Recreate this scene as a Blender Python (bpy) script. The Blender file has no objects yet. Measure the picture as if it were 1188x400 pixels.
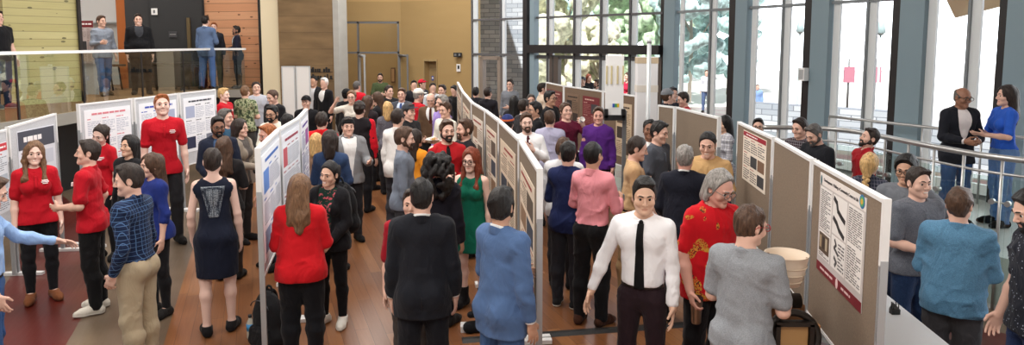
import bpy, bmesh, math, random
import numpy as np
from mathutils import Vector, Matrix, Euler
RNG = random.Random(7)
SC = bpy.context.scene
COL = SC.collection
R_ = math.radians
# ------------------------------------------------------------------ camera
CAM_H = 2.68; FOC = 800.0; HOR = 50.0; PPX, PPY = 594.0, 130.0
PITCH = math.atan((PPY - HOR) / FOC)
def ray(px, py):
    dx = (px - PPX) / FOC; dz = -(py - PPY) / FOC
    c, s = math.cos(PITCH), math.sin(PITCH)
    return (dx, c + dz * s, -s + dz * c)
def at_depth(px, py, Y):
    d = ray(px, py); t = Y / d[1]
    return Vector((d[0] * t, Y, CAM_H + d[2] * t))
def at_z(px, py, z):
    d = ray(px, py); t = (z - CAM_H) / d[2]
    return Vector((d[0] * t, d[1] * t, z))
def make_camera():
    cd = bpy.data.cameras.new('camera'); cd.sensor_width = 36.0; cd.lens = 36.0 * FOC / 1188.0
    cd.shift_y = -(200.0 - PPY) / 1188.0; cd.clip_start = 0.05; cd.clip_end = 500
    co = bpy.data.objects.new('camera', cd); COL.objects.link(co)
    co.location = (0, 0, CAM_H); co.rotation_euler = (math.pi / 2 - PITCH, 0, 0)
    SC.camera = co
# ------------------------------------------------------------------ colour / materials
def lin(c):
    c = c / 255.0
    return c / 12.92 if c <= 0.04045 else ((c + 0.055) / 1.055) ** 2.4
def rgb(r, g, b): return (lin(r), lin(g), lin(b), 1.0)
MATS = {}
def new_mat(name):
    m = bpy.data.materials.new(name); m.use_nodes = True
    nt = m.node_tree; b = nt.nodes.get('Principled BSDF')
    return m, nt, b
def node(nt, kind, **kw):
    n = nt.nodes.new(kind)
    for k, v in kw.items():
        if k.startswith('i_'): n.inputs[k[2:].replace('_', ' ')].default_value = v
        else: setattr(n, k, v)
    return n
def coords(nt, scale=(1, 1, 1), rot=(0, 0, 0)):
    tc = node(nt, 'ShaderNodeTexCoord'); mp = node(nt, 'ShaderNodeMapping')
    mp.inputs['Scale'].default_value = scale; mp.inputs['Rotation'].default_value = rot
    nt.links.new(tc.outputs['Object'], mp.inputs['Vector'])
    return mp.outputs['Vector']
def bump(nt, b, height, strength=0.3, dist=0.01):
    bn = node(nt, 'ShaderNodeBump'); bn.inputs['Strength'].default_value = strength; bn.inputs['Distance'].default_value = dist
    nt.links.new(height, bn.inputs['Height']); nt.links.new(bn.outputs['Normal'], b.inputs['Normal'])
def ramp(nt, fac, stops, interp='LINEAR'):
    r = node(nt, 'ShaderNodeValToRGB'); r.color_ramp.interpolation = interp
    els = r.color_ramp.elements
    while len(els) < len(stops): els.new(0.5)
    for e, (p, c) in zip(els, stops): e.position = p; e.color = c
    nt.links.new(fac, r.inputs['Fac'])
    return r.outputs['Color']
def mixc(nt, fac, a, b):
    m = node(nt, 'ShaderNodeMix', data_type='RGBA')
    if isinstance(fac, (int, float)): m.inputs[0].default_value = fac
    else: nt.links.new(fac, m.inputs[0])
    for k, v in ((6, a), (7, b)):
        if isinstance(v, tuple): m.inputs[k].default_value = v
        else: nt.links.new(v, m.inputs[k])
    return m.outputs[2]
def mathn(nt, op, a, b=None):
    m = node(nt, 'ShaderNodeMath', operation=op)
    for k, v in ((0, a), (1, b)):
        if v is None: continue
        if isinstance(v, (int, float)): m.inputs[k].default_value = v
        else: nt.links.new(v, m.inputs[k])
    return m.outputs[0]
def flat(name, c, rough=0.6, metal=0.0, spec=0.5):
    if name in MATS: return MATS[name]
    m, nt, b = new_mat(name); b.inputs['Base Color'].default_value = c; b.inputs['Roughness'].default_value = rough
    b.inputs['Metallic'].default_value = metal; b.inputs['Specular IOR Level'].default_value = spec
    MATS[name] = m; return m
def cloth(c, kind='plain', c2=None, rough=0.85):
    key = ('cloth', c, kind, c2)
    if key in MATS: return MATS[key]
    m, nt, b = new_mat('cloth_' + kind); b.inputs['Roughness'].default_value = rough
    b.inputs['Specular IOR Level'].default_value = 0.18
    if kind != 'satin':
        b.inputs['Sheen Weight'].default_value = 0.06; b.inputs['Sheen Roughness'].default_value = 0.5
    v = coords(nt); col = rgb(*c); out = None
    n1 = node(nt, 'ShaderNodeTexNoise'); n1.inputs['Scale'].default_value = 9; n1.inputs['Detail'].default_value = 3; n1.inputs['Distortion'].default_value = 0.8
    v2 = coords(nt, (1, 1, 0.55)); nt.links.new(v2, n1.inputs['Vector'])
    if kind == 'plaid':
        sx = node(nt, 'ShaderNodeSeparateXYZ'); nt.links.new(v, sx.inputs[0])
        ax = mathn(nt, 'ADD', sx.outputs[0], mathn(nt, 'MULTIPLY', sx.outputs[1], 0.6))
        fx = mathn(nt, 'FRACT', mathn(nt, 'MULTIPLY', ax, 34)); fz = mathn(nt, 'FRACT', mathn(nt, 'MULTIPLY', sx.outputs[2], 30))
        lx = mathn(nt, 'LESS_THAN', fx, 0.12); lz = mathn(nt, 'LESS_THAN', fz, 0.12)
        wx = mathn(nt, 'LESS_THAN', mathn(nt, 'FRACT', mathn(nt, 'MULTIPLY', ax, 17)), 0.5)
        wz = mathn(nt, 'LESS_THAN', mathn(nt, 'FRACT', mathn(nt, 'MULTIPLY', sx.outputs[2], 15)), 0.5)
        dark = tuple(x * 0.6 for x in col[:3]) + (1,)
        base = mixc(nt, mathn(nt, 'MULTIPLY', mathn(nt, 'ADD', wx, wz), 0.5), col, dark)
        out = mixc(nt, mathn(nt, 'MAXIMUM', lx, lz), base, rgb(*c2))
    elif kind == 'heather':
        n2 = node(nt, 'ShaderNodeTexNoise'); n2.inputs['Scale'].default_value = 170; n2.inputs['Detail'].default_value = 2
        nt.links.new(coords(nt, (1, 1, 2.5)), n2.inputs['Vector'])
        out = ramp(nt, n2.outputs['Fac'], [(0.35, col), (0.65, rgb(*c2))])
    elif kind == 'floral':
        n2 = node(nt, 'ShaderNodeTexNoise'); n2.inputs['Scale'].default_value = 22; n2.inputs['Detail'].default_value = 2; n2.inputs['Distortion'].default_value = 1.5
        nt.links.new(v, n2.inputs['Vector'])
        out = ramp(nt, n2.outputs['Fac'], [(0.0, col), (0.56, col), (0.60, rgb(*c2)), (1, rgb(*c2))])
    elif kind == 'dragon':
        n2 = node(nt, 'ShaderNodeTexNoise'); n2.inputs['Scale'].default_value = 38; n2.inputs['Detail'].default_value = 3; n2.inputs['Distortion'].default_value = 2.0
        n3 = node(nt, 'ShaderNodeTexNoise'); n3.inputs['Scale'].default_value = 6.5; n3.inputs['Detail'].default_value = 1
        nt.links.new(v, n2.inputs['Vector']); nt.links.new(v, n3.inputs['Vector'])
        f = mathn(nt, 'MULTIPLY', mathn(nt, 'GREATER_THAN', n2.outputs['Fac'], .5), mathn(nt, 'GREATER_THAN', n3.outputs['Fac'], .575))
        f2 = mathn(nt, 'MULTIPLY', mathn(nt, 'LESS_THAN', n2.outputs['Fac'], .42), mathn(nt, 'GREATER_THAN', n3.outputs['Fac'], .575))
        out = mixc(nt, f2, mixc(nt, f, col, rgb(*c2)), rgb(40, 60, 40))
    elif kind == 'camo':
        n2 = node(nt, 'ShaderNodeTexNoise'); n2.inputs['Scale'].default_value = 16; n2.inputs['Detail'].default_value = 1
        nt.links.new(v, n2.inputs['Vector'])
        out = ramp(nt, n2.outputs['Fac'], [(0.0, rgb(60, 72, 56)), (0.42, col), (0.52, rgb(*c2)), (0.62, rgb(92, 100, 74))], 'CONSTANT')
    elif kind == 'dots':
        n2 = node(nt, 'ShaderNodeTexVoronoi'); n2.inputs['Scale'].default_value = 42
        nt.links.new(v, n2.inputs['Vector'])
        out = ramp(nt, n2.outputs['Distance'], [(0, rgb(*c2)), (0.16, rgb(*c2)), (0.2, col), (1, col)])
    elif kind == 'sequin':
        n2 = node(nt, 'ShaderNodeTexVoronoi'); n2.inputs['Scale'].default_value = 95; n2.inputs['Randomness'].default_value = 0.25
        nt.links.new(v, n2.inputs['Vector'])
        out = ramp(nt, n2.outputs['Distance'], [(0.0, rgb(225, 230, 235)), (0.35, rgb(*c2)), (0.5, col), (1, col)])
        b.inputs['Metallic'].default_value = 0.25; b.inputs['Roughness'].default_value = 0.3
    elif kind == 'denim':
        n2 = node(nt, 'ShaderNodeTexNoise'); n2.inputs['Scale'].default_value = 130; n2.inputs['Detail'].default_value = 3
        nt.links.new(coords(nt, (1, 1, 3)), n2.inputs['Vector'])
        d = tuple(x * 0.6 for x in col[:3]) + (1,)
        out = ramp(nt, n2.outputs['Fac'], [(0.3, d), (0.7, tuple(min(1, x * 1.2) for x in col[:3]) + (1,))])
    if out is not None: nt.links.new(out, b.inputs['Base Color'])
    else: b.inputs['Base Color'].default_value = col
    bump(nt, b, n1.outputs['Fac'], 0.7, 0.035)
    MATS[key] = m; return m
SKIN = {'light': (222, 182, 164), 'pale': (230, 196, 182), 'tan': (200, 158, 134), 'asian': (218, 180, 156), 'brown': (146, 106, 86), 'dark': (104, 72, 58), 'ruddy': (216, 166, 150)}
def skin_mat(k):
    key = ('skin', k)
    if key in MATS: return MATS[key]
    m, nt, b = new_mat('skin'); c = rgb(*SKIN[k])
    b.inputs['Roughness'].default_value = 0.5; b.inputs['Specular IOR Level'].default_value = 0.35
    at = node(nt, 'ShaderNodeAttribute', attribute_name='lip')
    n = node(nt, 'ShaderNodeTexNoise'); n.inputs['Scale'].default_value = 14; nt.links.new(coords(nt), n.inputs['Vector'])
    warm = (c[0] * 0.96, c[1] * 0.82, c[2] * 0.78, 1)
    base = mixc(nt, mathn(nt, 'MULTIPLY', n.outputs['Fac'], 0.45), c, warm)
    lipc = (c[0] * 0.72, c[1] * 0.38, c[2] * 0.38, 1)
    tt = node(nt, 'ShaderNodeAttribute', attribute_name='teeth')
    nt.links.new(mixc(nt, tt.outputs['Fac'], mixc(nt, at.outputs['Fac'], base, lipc), rgb(236, 230, 222)), b.inputs['Base Color'])
    MATS[key] = m; return m
HAIR = {'black': (22, 19, 19), 'dark': (42, 31, 26), 'brown': (74, 52, 38), 'lightbrown': (112, 82, 58), 'blond': (196, 160, 108), 'ginger': (152, 88, 48), 'red': (118, 52, 30), 'grey': (140, 136, 132), 'saltpepper': (86, 82, 80), 'white': (214, 212, 208)}
def hair_mat(k):
    key = ('hair', k)
    if key in MATS: return MATS[key]
    m, nt, b = new_mat('hair'); c = rgb(*HAIR[k])
    b.inputs['Roughness'].default_value = 0.5; b.inputs['Specular IOR Level'].default_value = 0.35
    n = node(nt, 'ShaderNodeTexNoise'); n.inputs['Scale'].default_value = 75; n.inputs['Detail'].default_value = 4; n.inputs['Distortion'].default_value = .6
    nt.links.new(coords(nt, (1, 1, 0.22)), n.inputs['Vector'])
    lo = tuple(x * 0.55 for x in c[:3]) + (1,); hi = tuple(min(1, x * 1.5 + 0.004) for x in c[:3]) + (1,)
    nt.links.new(ramp(nt, n.outputs['Fac'], [(0.3, lo), (0.7, hi)]), b.inputs['Base Color'])
    bump(nt, b, n.outputs['Fac'], 0.7, 0.015)
    MATS[key] = m; return m
# ------------------------------------------------------------------ objects
def link(name, me, mat=None, parent=None, loc=None):
    o = bpy.data.objects.new(name, me); COL.objects.link(o)
    if mat is not None and me is not None:
        for mm in (mat if isinstance(mat, (list, tuple)) else [mat]): me.materials.append(mm)
    if parent is not None: o.parent = parent
    if loc is not None: o.location = loc
    return o
def tag(o, label=None, cat=None, group=None, kind=None):
    if label: o['label'] = label
    if cat: o['category'] = cat
    if group: o['group'] = group
    if kind: o['kind'] = kind
    return o
def empty(name, loc=(0, 0, 0), rz=0.0):
    o = bpy.data.objects.new(name, None); COL.objects.link(o); o.empty_display_size = 0.1
    o.location = loc; o.rotation_euler = (0, 0, rz); return o
def np_mesh(name, V, Q, smooth=True):
    me = bpy.data.meshes.new(name)
    n = len(V); q = len(Q)
    me.vertices.add(n); me.vertices.foreach_set('co', np.asarray(V, np.float32).ravel())
    me.loops.add(q * 4); me.loops.foreach_set('vertex_index', np.asarray(Q, np.int32).ravel())
    me.polygons.add(q); me.polygons.foreach_set('loop_start', np.arange(0, q * 4, 4, dtype=np.int32))
    me.polygons.foreach_set('loop_total', np.full(q, 4, np.int32))
    me.polygons.foreach_set('use_smooth', np.full(q, smooth, bool))
    me.update(calc_edges=True)
    return me
class MB:
    """collects simple shapes into one mesh"""
    def __init__(self): self.bm = bmesh.new()
    def box(self, c, s, rz=0.0, M=None, bev=0.0, mi=0):
        r = bmesh.ops.create_cube(self.bm, size=1.0)
        vs = r['verts']
        bmesh.ops.scale(self.bm, vec=s, verts=vs)
        if bev > 0:
            es = list({e for v in vs for e in v.link_edges})
            rb = bmesh.ops.bevel(self.bm, geom=es, offset=bev, segments=2, affect='EDGES', profile=0.5)
            vs = list({v for f in rb['faces'] for v in f.verts} | {v for v in vs if v.is_valid})
        T = Matrix.Translation(c) @ (M.to_4x4() if M is not None else Matrix.Rotation(rz, 4, 'Z'))
        bmesh.ops.transform(self.bm, matrix=T, verts=vs)
        if mi:
            for f in {f for v in vs for f in v.link_faces}: f.material_index = mi
        return self
    def quad(self, pts, mi=0):
        f = self.bm.faces.new([self.bm.verts.new(p) for p in pts]); f.material_index = mi; return self
    def prism(self, pts, d, mi=0):
        """closed solid: polygon pts swept along vector d"""
        d = Vector(d); a = [self.bm.verts.new(Vector(p)) for p in pts]; b = [self.bm.verts.new(Vector(p) + d) for p in pts]
        fs = [self.bm.faces.new(a[::-1]), self.bm.faces.new(b)]
        n = len(pts)
        for i in range(n): fs.append(self.bm.faces.new((a[i], a[(i + 1) % n], b[(i + 1) % n], b[i])))
        for f in fs: f.material_index = mi
        return self
    def tube(self, pts, r, seg=8, closed=False, mi=0):
        pts = [Vector(p) for p in pts]; n = len(pts); rings = []
        up = None
        for i, p in enumerate(pts):
            if closed: d = pts[(i + 1) % n] - pts[i - 1]
            else: d = pts[min(i + 1, n - 1)] - pts[max(i - 1, 0)]
            d.normalize()
            if up is None:
                up = Vector((0, 0, 1)) if abs(d.z) < 0.9 else Vector((1, 0, 0))
            a = d.cross(up)
            if a.length < 1e-5: a = d.orthogonal()
            a.normalize(); b = a.cross(d).normalized(); up = b
            rr = r[i] if isinstance(r, (list, tuple)) else r
            rings.append([self.bm.verts.new(p + a * rr * math.cos(2 * math.pi * k / seg) + b * rr * math.sin(2 * math.pi * k / seg)) for k in range(seg)])
        m = n if closed else n - 1
        for i in range(m):
            A, B = rings[i], rings[(i + 1) % n]
            for k in range(seg):
                f = self.bm.faces.new((A[k], A[(k + 1) % seg], B[(k + 1) % seg], B[k])); f.smooth = True; f.material_index = mi
        if not closed:
            f = self.bm.faces.new(rings[0][::-1]); f.material_index = mi
            f = self.bm.faces.new(rings[-1]); f.material_index = mi
        return self
    def lathe(self, prof, c=(0, 0, 0), seg=20, mi=0):
        c = Vector(c); rings = []
        for r, z in prof:
            rings.append([self.bm.verts.new(c + Vector((r * math.cos(2 * math.pi * k / seg), r * math.sin(2 * math.pi * k / seg), z))) for k in range(seg)])
        for A, B in zip(rings, rings[1:]):
            for k in range(seg):
                f = self.bm.faces.new((A[k], A[(k + 1) % seg], B[(k + 1) % seg], B[k])); f.smooth = True; f.material_index = mi
        if prof[0][0] > 1e-4: self.bm.faces.new(rings[0][::-1]).material_index = mi
        if prof[-1][0] > 1e-4: self.bm.faces.new(rings[-1]).material_index = mi
        return self
    def build(self, name, mat=None, parent=None, loc=None, rz=0.0):
        bmesh.ops.recalc_face_normals(self.bm, faces=self.bm.faces[:])
        me = bpy.data.meshes.new(name); self.bm.to_mesh(me); self.bm.free()
        o = link(name, me, mat, parent, loc); o.rotation_euler = (0, 0, rz); return o
# ------------------------------------------------------------------ implicit surfaces
def axis(lo, hi, cell, fine, fc):
    out = [lo]; x = lo
    while x < hi:
        st = cell
        for a, b in fine:
            if a - cell < x < b: st = fc
        x += st; out.append(x)
    return np.array(out, np.float32)
class Field:
    def __init__(s, lo, hi, cell, fine=None, fc=None):
        fine = fine or [(), (), ()]
        s.ax = [axis(lo[i], hi[i], cell, fine[i], fc or cell) for i in range(3)]
        s.cell = cell; s.F = np.full([len(a) for a in s.ax], 0.08, np.float32)
    def sub(s, lo, hi):
        sl = []; 
        for i in range(3):
            a = np.searchsorted(s.ax[i], lo[i]); b = np.searchsorted(s.ax[i], hi[i])
            if b <= a: return None
            sl.append(slice(int(a), int(b)))
        g = [s.ax[i][sl[i]].reshape([-1 if j == i else 1 for j in range(3)]) for i in range(3)]
        return tuple(sl), g
    def put(s, sl, d, k, op):
        A = s.F[sl]
        if op == 'u':
            if k <= 0: s.F[sl] = np.minimum(A, d)
            else:
                h = np.clip(0.5 + 0.5 * (A - d) / k, 0, 1); s.F[sl] = A * (1 - h) + d * h - k * h * (1 - h)
        else:                                   # subtract
            d = -d
            if k <= 0: s.F[sl] = np.maximum(A, d)
            else:
                h = np.clip(0.5 + 0.5 * (d - A) / k, 0, 1); s.F[sl] = A * (1 - h) + d * h + k * h * (1 - h)
    def cone(s, a, b, ra, rb, k=0.02, op='u', R=None, sy=1.0):
        a = np.asarray(a, float); b = np.asarray(b, float); rm = max(ra, rb); pad = rm + k + 2.2 * s.cell
        q = s.sub(np.minimum(a, b) - pad, np.maximum(a, b) + pad)
        if q is None: return
        sl, (x, y, z) = q
        if R is not None:
            Rt = np.asarray(R).T
            px, py, pz = x - a[0], y - a[1], z - a[2]
            u = Rt[0, 0] * px + Rt[0, 1] * py + Rt[0, 2] * pz
            v = (Rt[1, 0] * px + Rt[1, 1] * py + Rt[1, 2] * pz) / sy
            w = Rt[2, 0] * px + Rt[2, 1] * py + Rt[2, 2] * pz
            ba = Rt @ (b - a); ba[1] /= sy
        else:
            u, v, w = x - a[0], y - a[1], z - a[2]; ba = b - a
        L = float(ba @ ba) + 1e-12
        t = np.clip((u * ba[0] + v * ba[1] + w * ba[2]) / L, 0, 1)
        d = np.sqrt((u - t * ba[0]) ** 2 + (v - t * ba[1]) ** 2 + (w - t * ba[2]) ** 2) - (ra + (rb - ra) * t)
        if sy < 1: d = d * (0.5 + 0.5 * sy)
        s.put(sl, d.astype(np.float32), k, op)
    def ell(s, c, r, R=None, k=0.02, op='u'):
        c = np.asarray(c, float); pad = max(r) + k + 2.2 * s.cell
        q = s.sub(c - pad, c + pad)
        if q is None: return
        sl, (x, y, z) = q
        px, py, pz = x - c[0], y - c[1], z - c[2]
        if R is not None:
            Rt = np.asarray(R).T
            px, py, pz = [Rt[i, 0] * px + Rt[i, 1] * py + Rt[i, 2] * pz for i in range(3)]
        u, v, w = px / r[0], py / r[1], pz / r[2]
        k0 = np.sqrt(u * u + v * v + w * w) + 1e-9
        k1 = np.sqrt((u / r[0]) ** 2 + (v / r[1]) ** 2 + (w / r[2]) ** 2) + 1e-9
        s.put(sl, (k0 * (k0 - 1) / k1).astype(np.float32), k, op)
    def cut(s, p, n, k=0.0):                    # removes the side the normal points to
        x = s.ax[0].reshape(-1, 1, 1); y = s.ax[1].reshape(1, -1, 1); z = s.ax[2].reshape(1, 1, -1)
        n = np.asarray(n, float); n = n / np.linalg.norm(n)
        s.F = np.maximum(s.F, ((x - p[0]) * n[0] + (y - p[1]) * n[1] + (z - p[2]) * n[2]).astype(np.float32))
    def noise(s, amp, f, seed, st=(1, 1, 1)):
        I = np.nonzero(np.abs(s.F) < 0.035)
        r = np.random.RandomState(seed)
        P = np.stack([s.ax[i][I[i]] * st[i] for i in range(3)], 1)
        v = np.zeros(len(P), np.float32)
        for j in range(5):
            d = r.normal(size=3); d /= np.linalg.norm(d); ff = f * (0.7 + 0.9 * r.rand())
            v += np.sin(P @ (d * ff) + r.rand() * 6.28 + 1.3 * np.sin(P @ (r.normal(size=3) * ff * 0.4)))
        s.F[I] += amp * v / 2.5
    def folds(s, amp, f, seed, st=(1, 1, 1)):
        I = np.nonzero(np.abs(s.F) < 0.03); r = np.random.RandomState(seed)
        P = np.stack([s.ax[i][I[i]] * st[i] for i in range(3)], 1); v = np.zeros(len(P), np.float32)
        w = np.sin(P @ r.normal(size=3) * 9 + 1) + np.sin(P @ r.normal(size=3) * 11)
        for j in range(3):
            d = r.normal(size=3) * (.6, .6, 1.0); d /= np.linalg.norm(d)
            q = np.abs(np.sin(P @ (d * f * (.7 + .6 * r.rand())) + 1.2 * w * .5 + r.rand() * 6.28))
            v += (q ** .6 - .7)
        s.F[I] += amp * np.clip(v, -1.6, .3) * np.clip(.55 + .35 * w, .1, 1.2)
    def mesh(s, name):
        F = s.F; S = F < 0
        if not S.any(): return None
        ii = np.nonzero(S); a = [max(int(i.min()) - 2, 0) for i in ii]; b = [int(i.max()) + 3 for i in ii]
        sl = tuple(slice(p, q) for p, q in zip(a, b)); F = F[sl]; S = S[sl]; ax = [s.ax[i][sl[i]] for i in range(3)]
        # solid border so that the surface closes
        for i in range(3):
            for e in (0, -1):
                idx = [slice(None)] * 3; idx[i] = e
                F[tuple(idx)] = np.maximum(F[tuple(idx)], 1e-4)
        S = F < 0
        n = np.zeros([d - 1 for d in F.shape], np.int8)
        for dx in (0, 1):
            for dy in (0, 1):
                for dz in (0, 1):
                    n += S[dx:S.shape[0] - 1 + dx, dy:S.shape[1] - 1 + dy, dz:S.shape[2] - 1 + dz]
        C = np.argwhere((n > 0) & (n < 8))
        if len(C) == 0: return None
        acc = np.zeros((len(C), 3), np.float64); cnt = np.zeros(len(C))
        cor = [(i, j, k) for i in (0, 1) for j in (0, 1) for k in (0, 1)]
        val = {c: F[C[:, 0] + c[0], C[:, 1] + c[1], C[:, 2] + c[2]] for c in cor}
        P0 = np.stack([ax[i][C[:, i]] for i in range(3)], 1); P1 = np.stack([ax[i][C[:, i] + 1] for i in range(3)], 1)
        for c in cor:
            for d in range(3):
                if c[d]: continue
                e = list(c); e[d] = 1; e = tuple(e)
                va, vb = val[c], val[e]; m = (va < 0) != (vb < 0)
                t = np.where(m, va / np.where(m, va - vb, 1), 0)
                p = np.where(np.array(c)[None, :] == 1, P1, P0).astype(np.float64)
                p[:, d] = P0[:, d] + t * (P1[:, d] - P0[:, d])
                acc[m] += p[m]; cnt[m] += 1
        V = acc / cnt[:, None]
        vid = np.full(n.shape, -1, np.int32); vid[C[:, 0], C[:, 1], C[:, 2]] = np.arange(len(C))
        Q = []
        for d in range(3):
            e = [slice(0, None)] * 3; f = [slice(0, None)] * 3
            e[d] = slice(0, -1); f[d] = slice(1, None)
            m = S[tuple(e)] != S[tuple(f)]
            E = np.argwhere(m)
            o1, o2 = (d + 1) % 3, (d + 2) % 3
            ok = (E[:, o1] > 0) & (E[:, o2] > 0) & (E[:, o1] < n.shape[o1]) & (E[:, o2] < n.shape[o2])
            E = E[ok]
            def at(a1, a2):
                K = E.copy(); K[:, o1] += a1; K[:, o2] += a2
                return vid[K[:, 0], K[:, 1], K[:, 2]]
            q = np.stack([at(-1, -1), at(0, -1), at(0, 0), at(-1, 0)], 1)
            ins = S[E[:, 0], E[:, 1], E[:, 2]]
            q[~ins] = q[~ins][:, ::-1]
            Q.append(q)
        Q = np.concatenate(Q); Q = Q[(Q >= 0).all(1)]
        return V, Q
def A3(v): return np.array(v, float)
def Rm(axis_, deg):
    return np.array(Matrix.Rotation(R_(deg), 3, axis_))
# arm poses: upper arm and forearm directions (outward, forward, up), palm preference, finger curl
ARMS = {
 'down': ((.16, -.02, -1), (.06, .20, -1), (-1, .15, 0), 22),
 'relaxed': ((.2, -.06, -1), (.02, .34, -1), (-1, .3, 0), 34),
 'back': ((.25, -.32, -1), (-.55, -.3, -.75), (0, -1, 0), 30),
 'pocket': ((.32, -.28, -1), (-.12, .5, -1), (-1, 0, 0), 40),
 'front': ((.22, .10, -1), (-.62, .85, -.12), (-.4, -1, .2), 30),
 'frontlow': ((.2, .06, -1), (-.5, .7, -.75), (-.3, -1, 0), 30),
 'crossed': ((.22, .22, -1), (-1, .42, .05), (0, -1, -.1), 20),
 'gesture': ((.28, .2, -1), (-.12, 1, .10), (-.7, 0, .7), 18),
 'open': ((.35, .22, -1), (.45, .9, .05), (-.3, 0, 1), 14),
 'point': ((.3, .75, -.55), (.02, 1, .05), (-.5, 0, -1), 20),
 'mouth': ((.42, .62, -.62), (-.62, .30, .85), (-.4, -.9, 0), 48),
 'phone': ((.36, .42, -.85), (-.28, .30, 1), (-1, 0, 0), 55),
 'chest': ((.3, .15, -1), (-.9, .42, .65), (0, -1, 0), 15),
 'chin': ((.22, .5, -.8), (-.35, .25, 1), (-.6, -.6, 0), 70),
 'hip': ((.75, -.3, -.75), (-.72, .42, -.62), (-.8, -.4, 0), 30),
 'hold': ((.2, .12, -1), (-.3, 1, .12), (-1, 0, .1), 48),
 'holdlow': ((.2, -.02, -1), (-.02, .5, -1), (-1, .2, 0), 60),
 'raise': ((.7, .5, -.15), (-.55, .35, .85), (-.3, .8, .3), 30),
 'reach': ((.3, .6, -.75), (-.1, 1, -.25), (-.6, 0, -.8), 26),
}
class Fig:
    """one posed figure: all joints and frames in the figure's own space (it faces -Y)"""
    def __init__(s, h=1.75, sex='m', build=.94, arms=('down', 'down'), lean=0.0, side=0.0, twist=0.0, hy=0.0, hp=0.0, hr=0.0, step=0.0, stance=1.0, curl=None):
        s.k = k = h / 1.75; s.sex = sex; s.b = build; s.h = h
        f = sex == 'f'; s.f = f
        s.P = A3((0, 0, .95)) * k
        s.Rp = np.eye(3)
        s.Rt = Rm('Y', side) @ Rm('X', lean) @ Rm('Z', twist)
        s.N = s.tp((0, .0, 1.475))
        s.Rh = s.Rt @ Rm('X', -lean * 0.75) @ Rm('Z', hy) @ Rm('X', hp) @ Rm('Y', hr)
        sw = (.150 if f else .171) * (0.75 + .25 * build)
        s.sw = sw; s.sh = {}; s.el = {}; s.wr = {}; s.hd = {}; s.hn = {}; s.cu = {}
        for sd, a in zip((1, -1), arms):
            U, Fv, n, cu = ARMS[a] if isinstance(a, str) else a
            d = lambda v: s.Rt @ A3((v[0] * sd, -v[1], v[2])) / np.linalg.norm(v)
            s.sh[sd] = s.tp((sw * sd, -.012, 1.418)); s.el[sd] = s.sh[sd] + d(U) * .288 * k
            s.wr[sd] = s.el[sd] + d(Fv) * .252 * k
            dd = d(Fv); nn = s.Rt @ A3((n[0] * sd, -n[1], n[2])); nn = nn - dd * (nn @ dd); nn /= np.linalg.norm(nn) + 1e-9
            s.hd[sd] = dd; s.hn[sd] = nn; s.cu[sd] = cu
        s.hip = {}; s.kn = {}; s.an = {}; s.toe = {}
        for sd in (1, -1):
            fy = -step * sd
            s.hip[sd] = A3((.088 * sd, 0, .90)) * k
            s.an[sd] = A3((.105 * sd * stance, -fy * .5 + .02, .085)) * k
            mid = (s.hip[sd] + s.an[sd]) / 2 + A3((.008 * sd, -.018 - abs(step) * .08, .02)) * k
            s.kn[sd] = mid; s.toe[sd] = A3((math.sin(R_(14)) * sd, -math.cos(R_(14)), 0))
    def tp(s, c):                                # torso frame point
        return s.P + s.Rt @ (A3(c) * s.k - s.P)
    def hp_(s, c):                               # head frame point (canonical coordinates)
        return s.N + s.Rh @ ((A3(c) - A3((0, 0, 1.475))) * s.k)
    # -------------------------------------------------- shapes
    def torso(s, F, i=0.0, top=True, kk=0.04, loose=0.0):
        k, b, T = s.k, s.b, s.tp; C = F.cone; R = s.Rt
        c = lambda a, bb, ra, rb, sy, kk=kk: C(T(a), T(bb), ra * k + i, rb * k + i, kk, R=R, sy=sy)
        if s.f:
            c((0, 0, .93), (0, 0, 1.0), .162 * b, .148 * b, .66); c((0, 0, 1.02), (0, -.0, 1.12), .142 * b + loose, .122 * b + loose, .70)
            c((0, 0, 1.12), (0, 0, 1.30), .122 * b + loose, .138 * b, .68)
            for sd in (1, -1):
                F.ell(T((.068 * sd, -.085 * b, 1.285)), [(.062 * b) * k + i, .055 * k + i, .062 * k + i], R, .04)
                F.ell(T((.075 * sd, .06 * b, .93)), [.085 * b * k + i, .075 * k + i, .095 * k + i], R, .04)
        else:
            c((0, 0, .94), (0, 0, 1.04), .150 * b, .148 * b + loose, .66); c((0, -.005, 1.04), (0, -.005, 1.16), .148 * b + loose, .148 * b + loose, .70)
            c((0, -.005, 1.16), (0, -.005, 1.32), .148 * b + loose, .160 * b, .66)
            for sd in (1, -1):
                F.ell(T((.070 * sd, -.056, 1.325)), [.085 * k + i, .042 * k + i, .07 * k + i], R, .06)
                F.ell(T((.072 * sd, .055, .93)), [.082 * b * k + i, .07 * k + i, .09 * k + i], R, .05)
            if b > 1.12: F.ell(T((0, -.06, 1.08)), [.13 * b * k + i, (.10 + .2 * (b - 1.1)) * k + i, .13 * k + i], R, .05)
        w = s.sw
        c((-w * .72, -.0, 1.385), (w * .72, -.0, 1.385), .078, .078, .95)
        for sd in (1, -1):
            c((w * .3 * sd, .005, 1.432), (w * .93 * sd, -.005, 1.412), .046, .047, .9)
            if top: c((0, .014, 1.485), (w * .55 * sd, .008, 1.436), .036, .036, .9)
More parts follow.
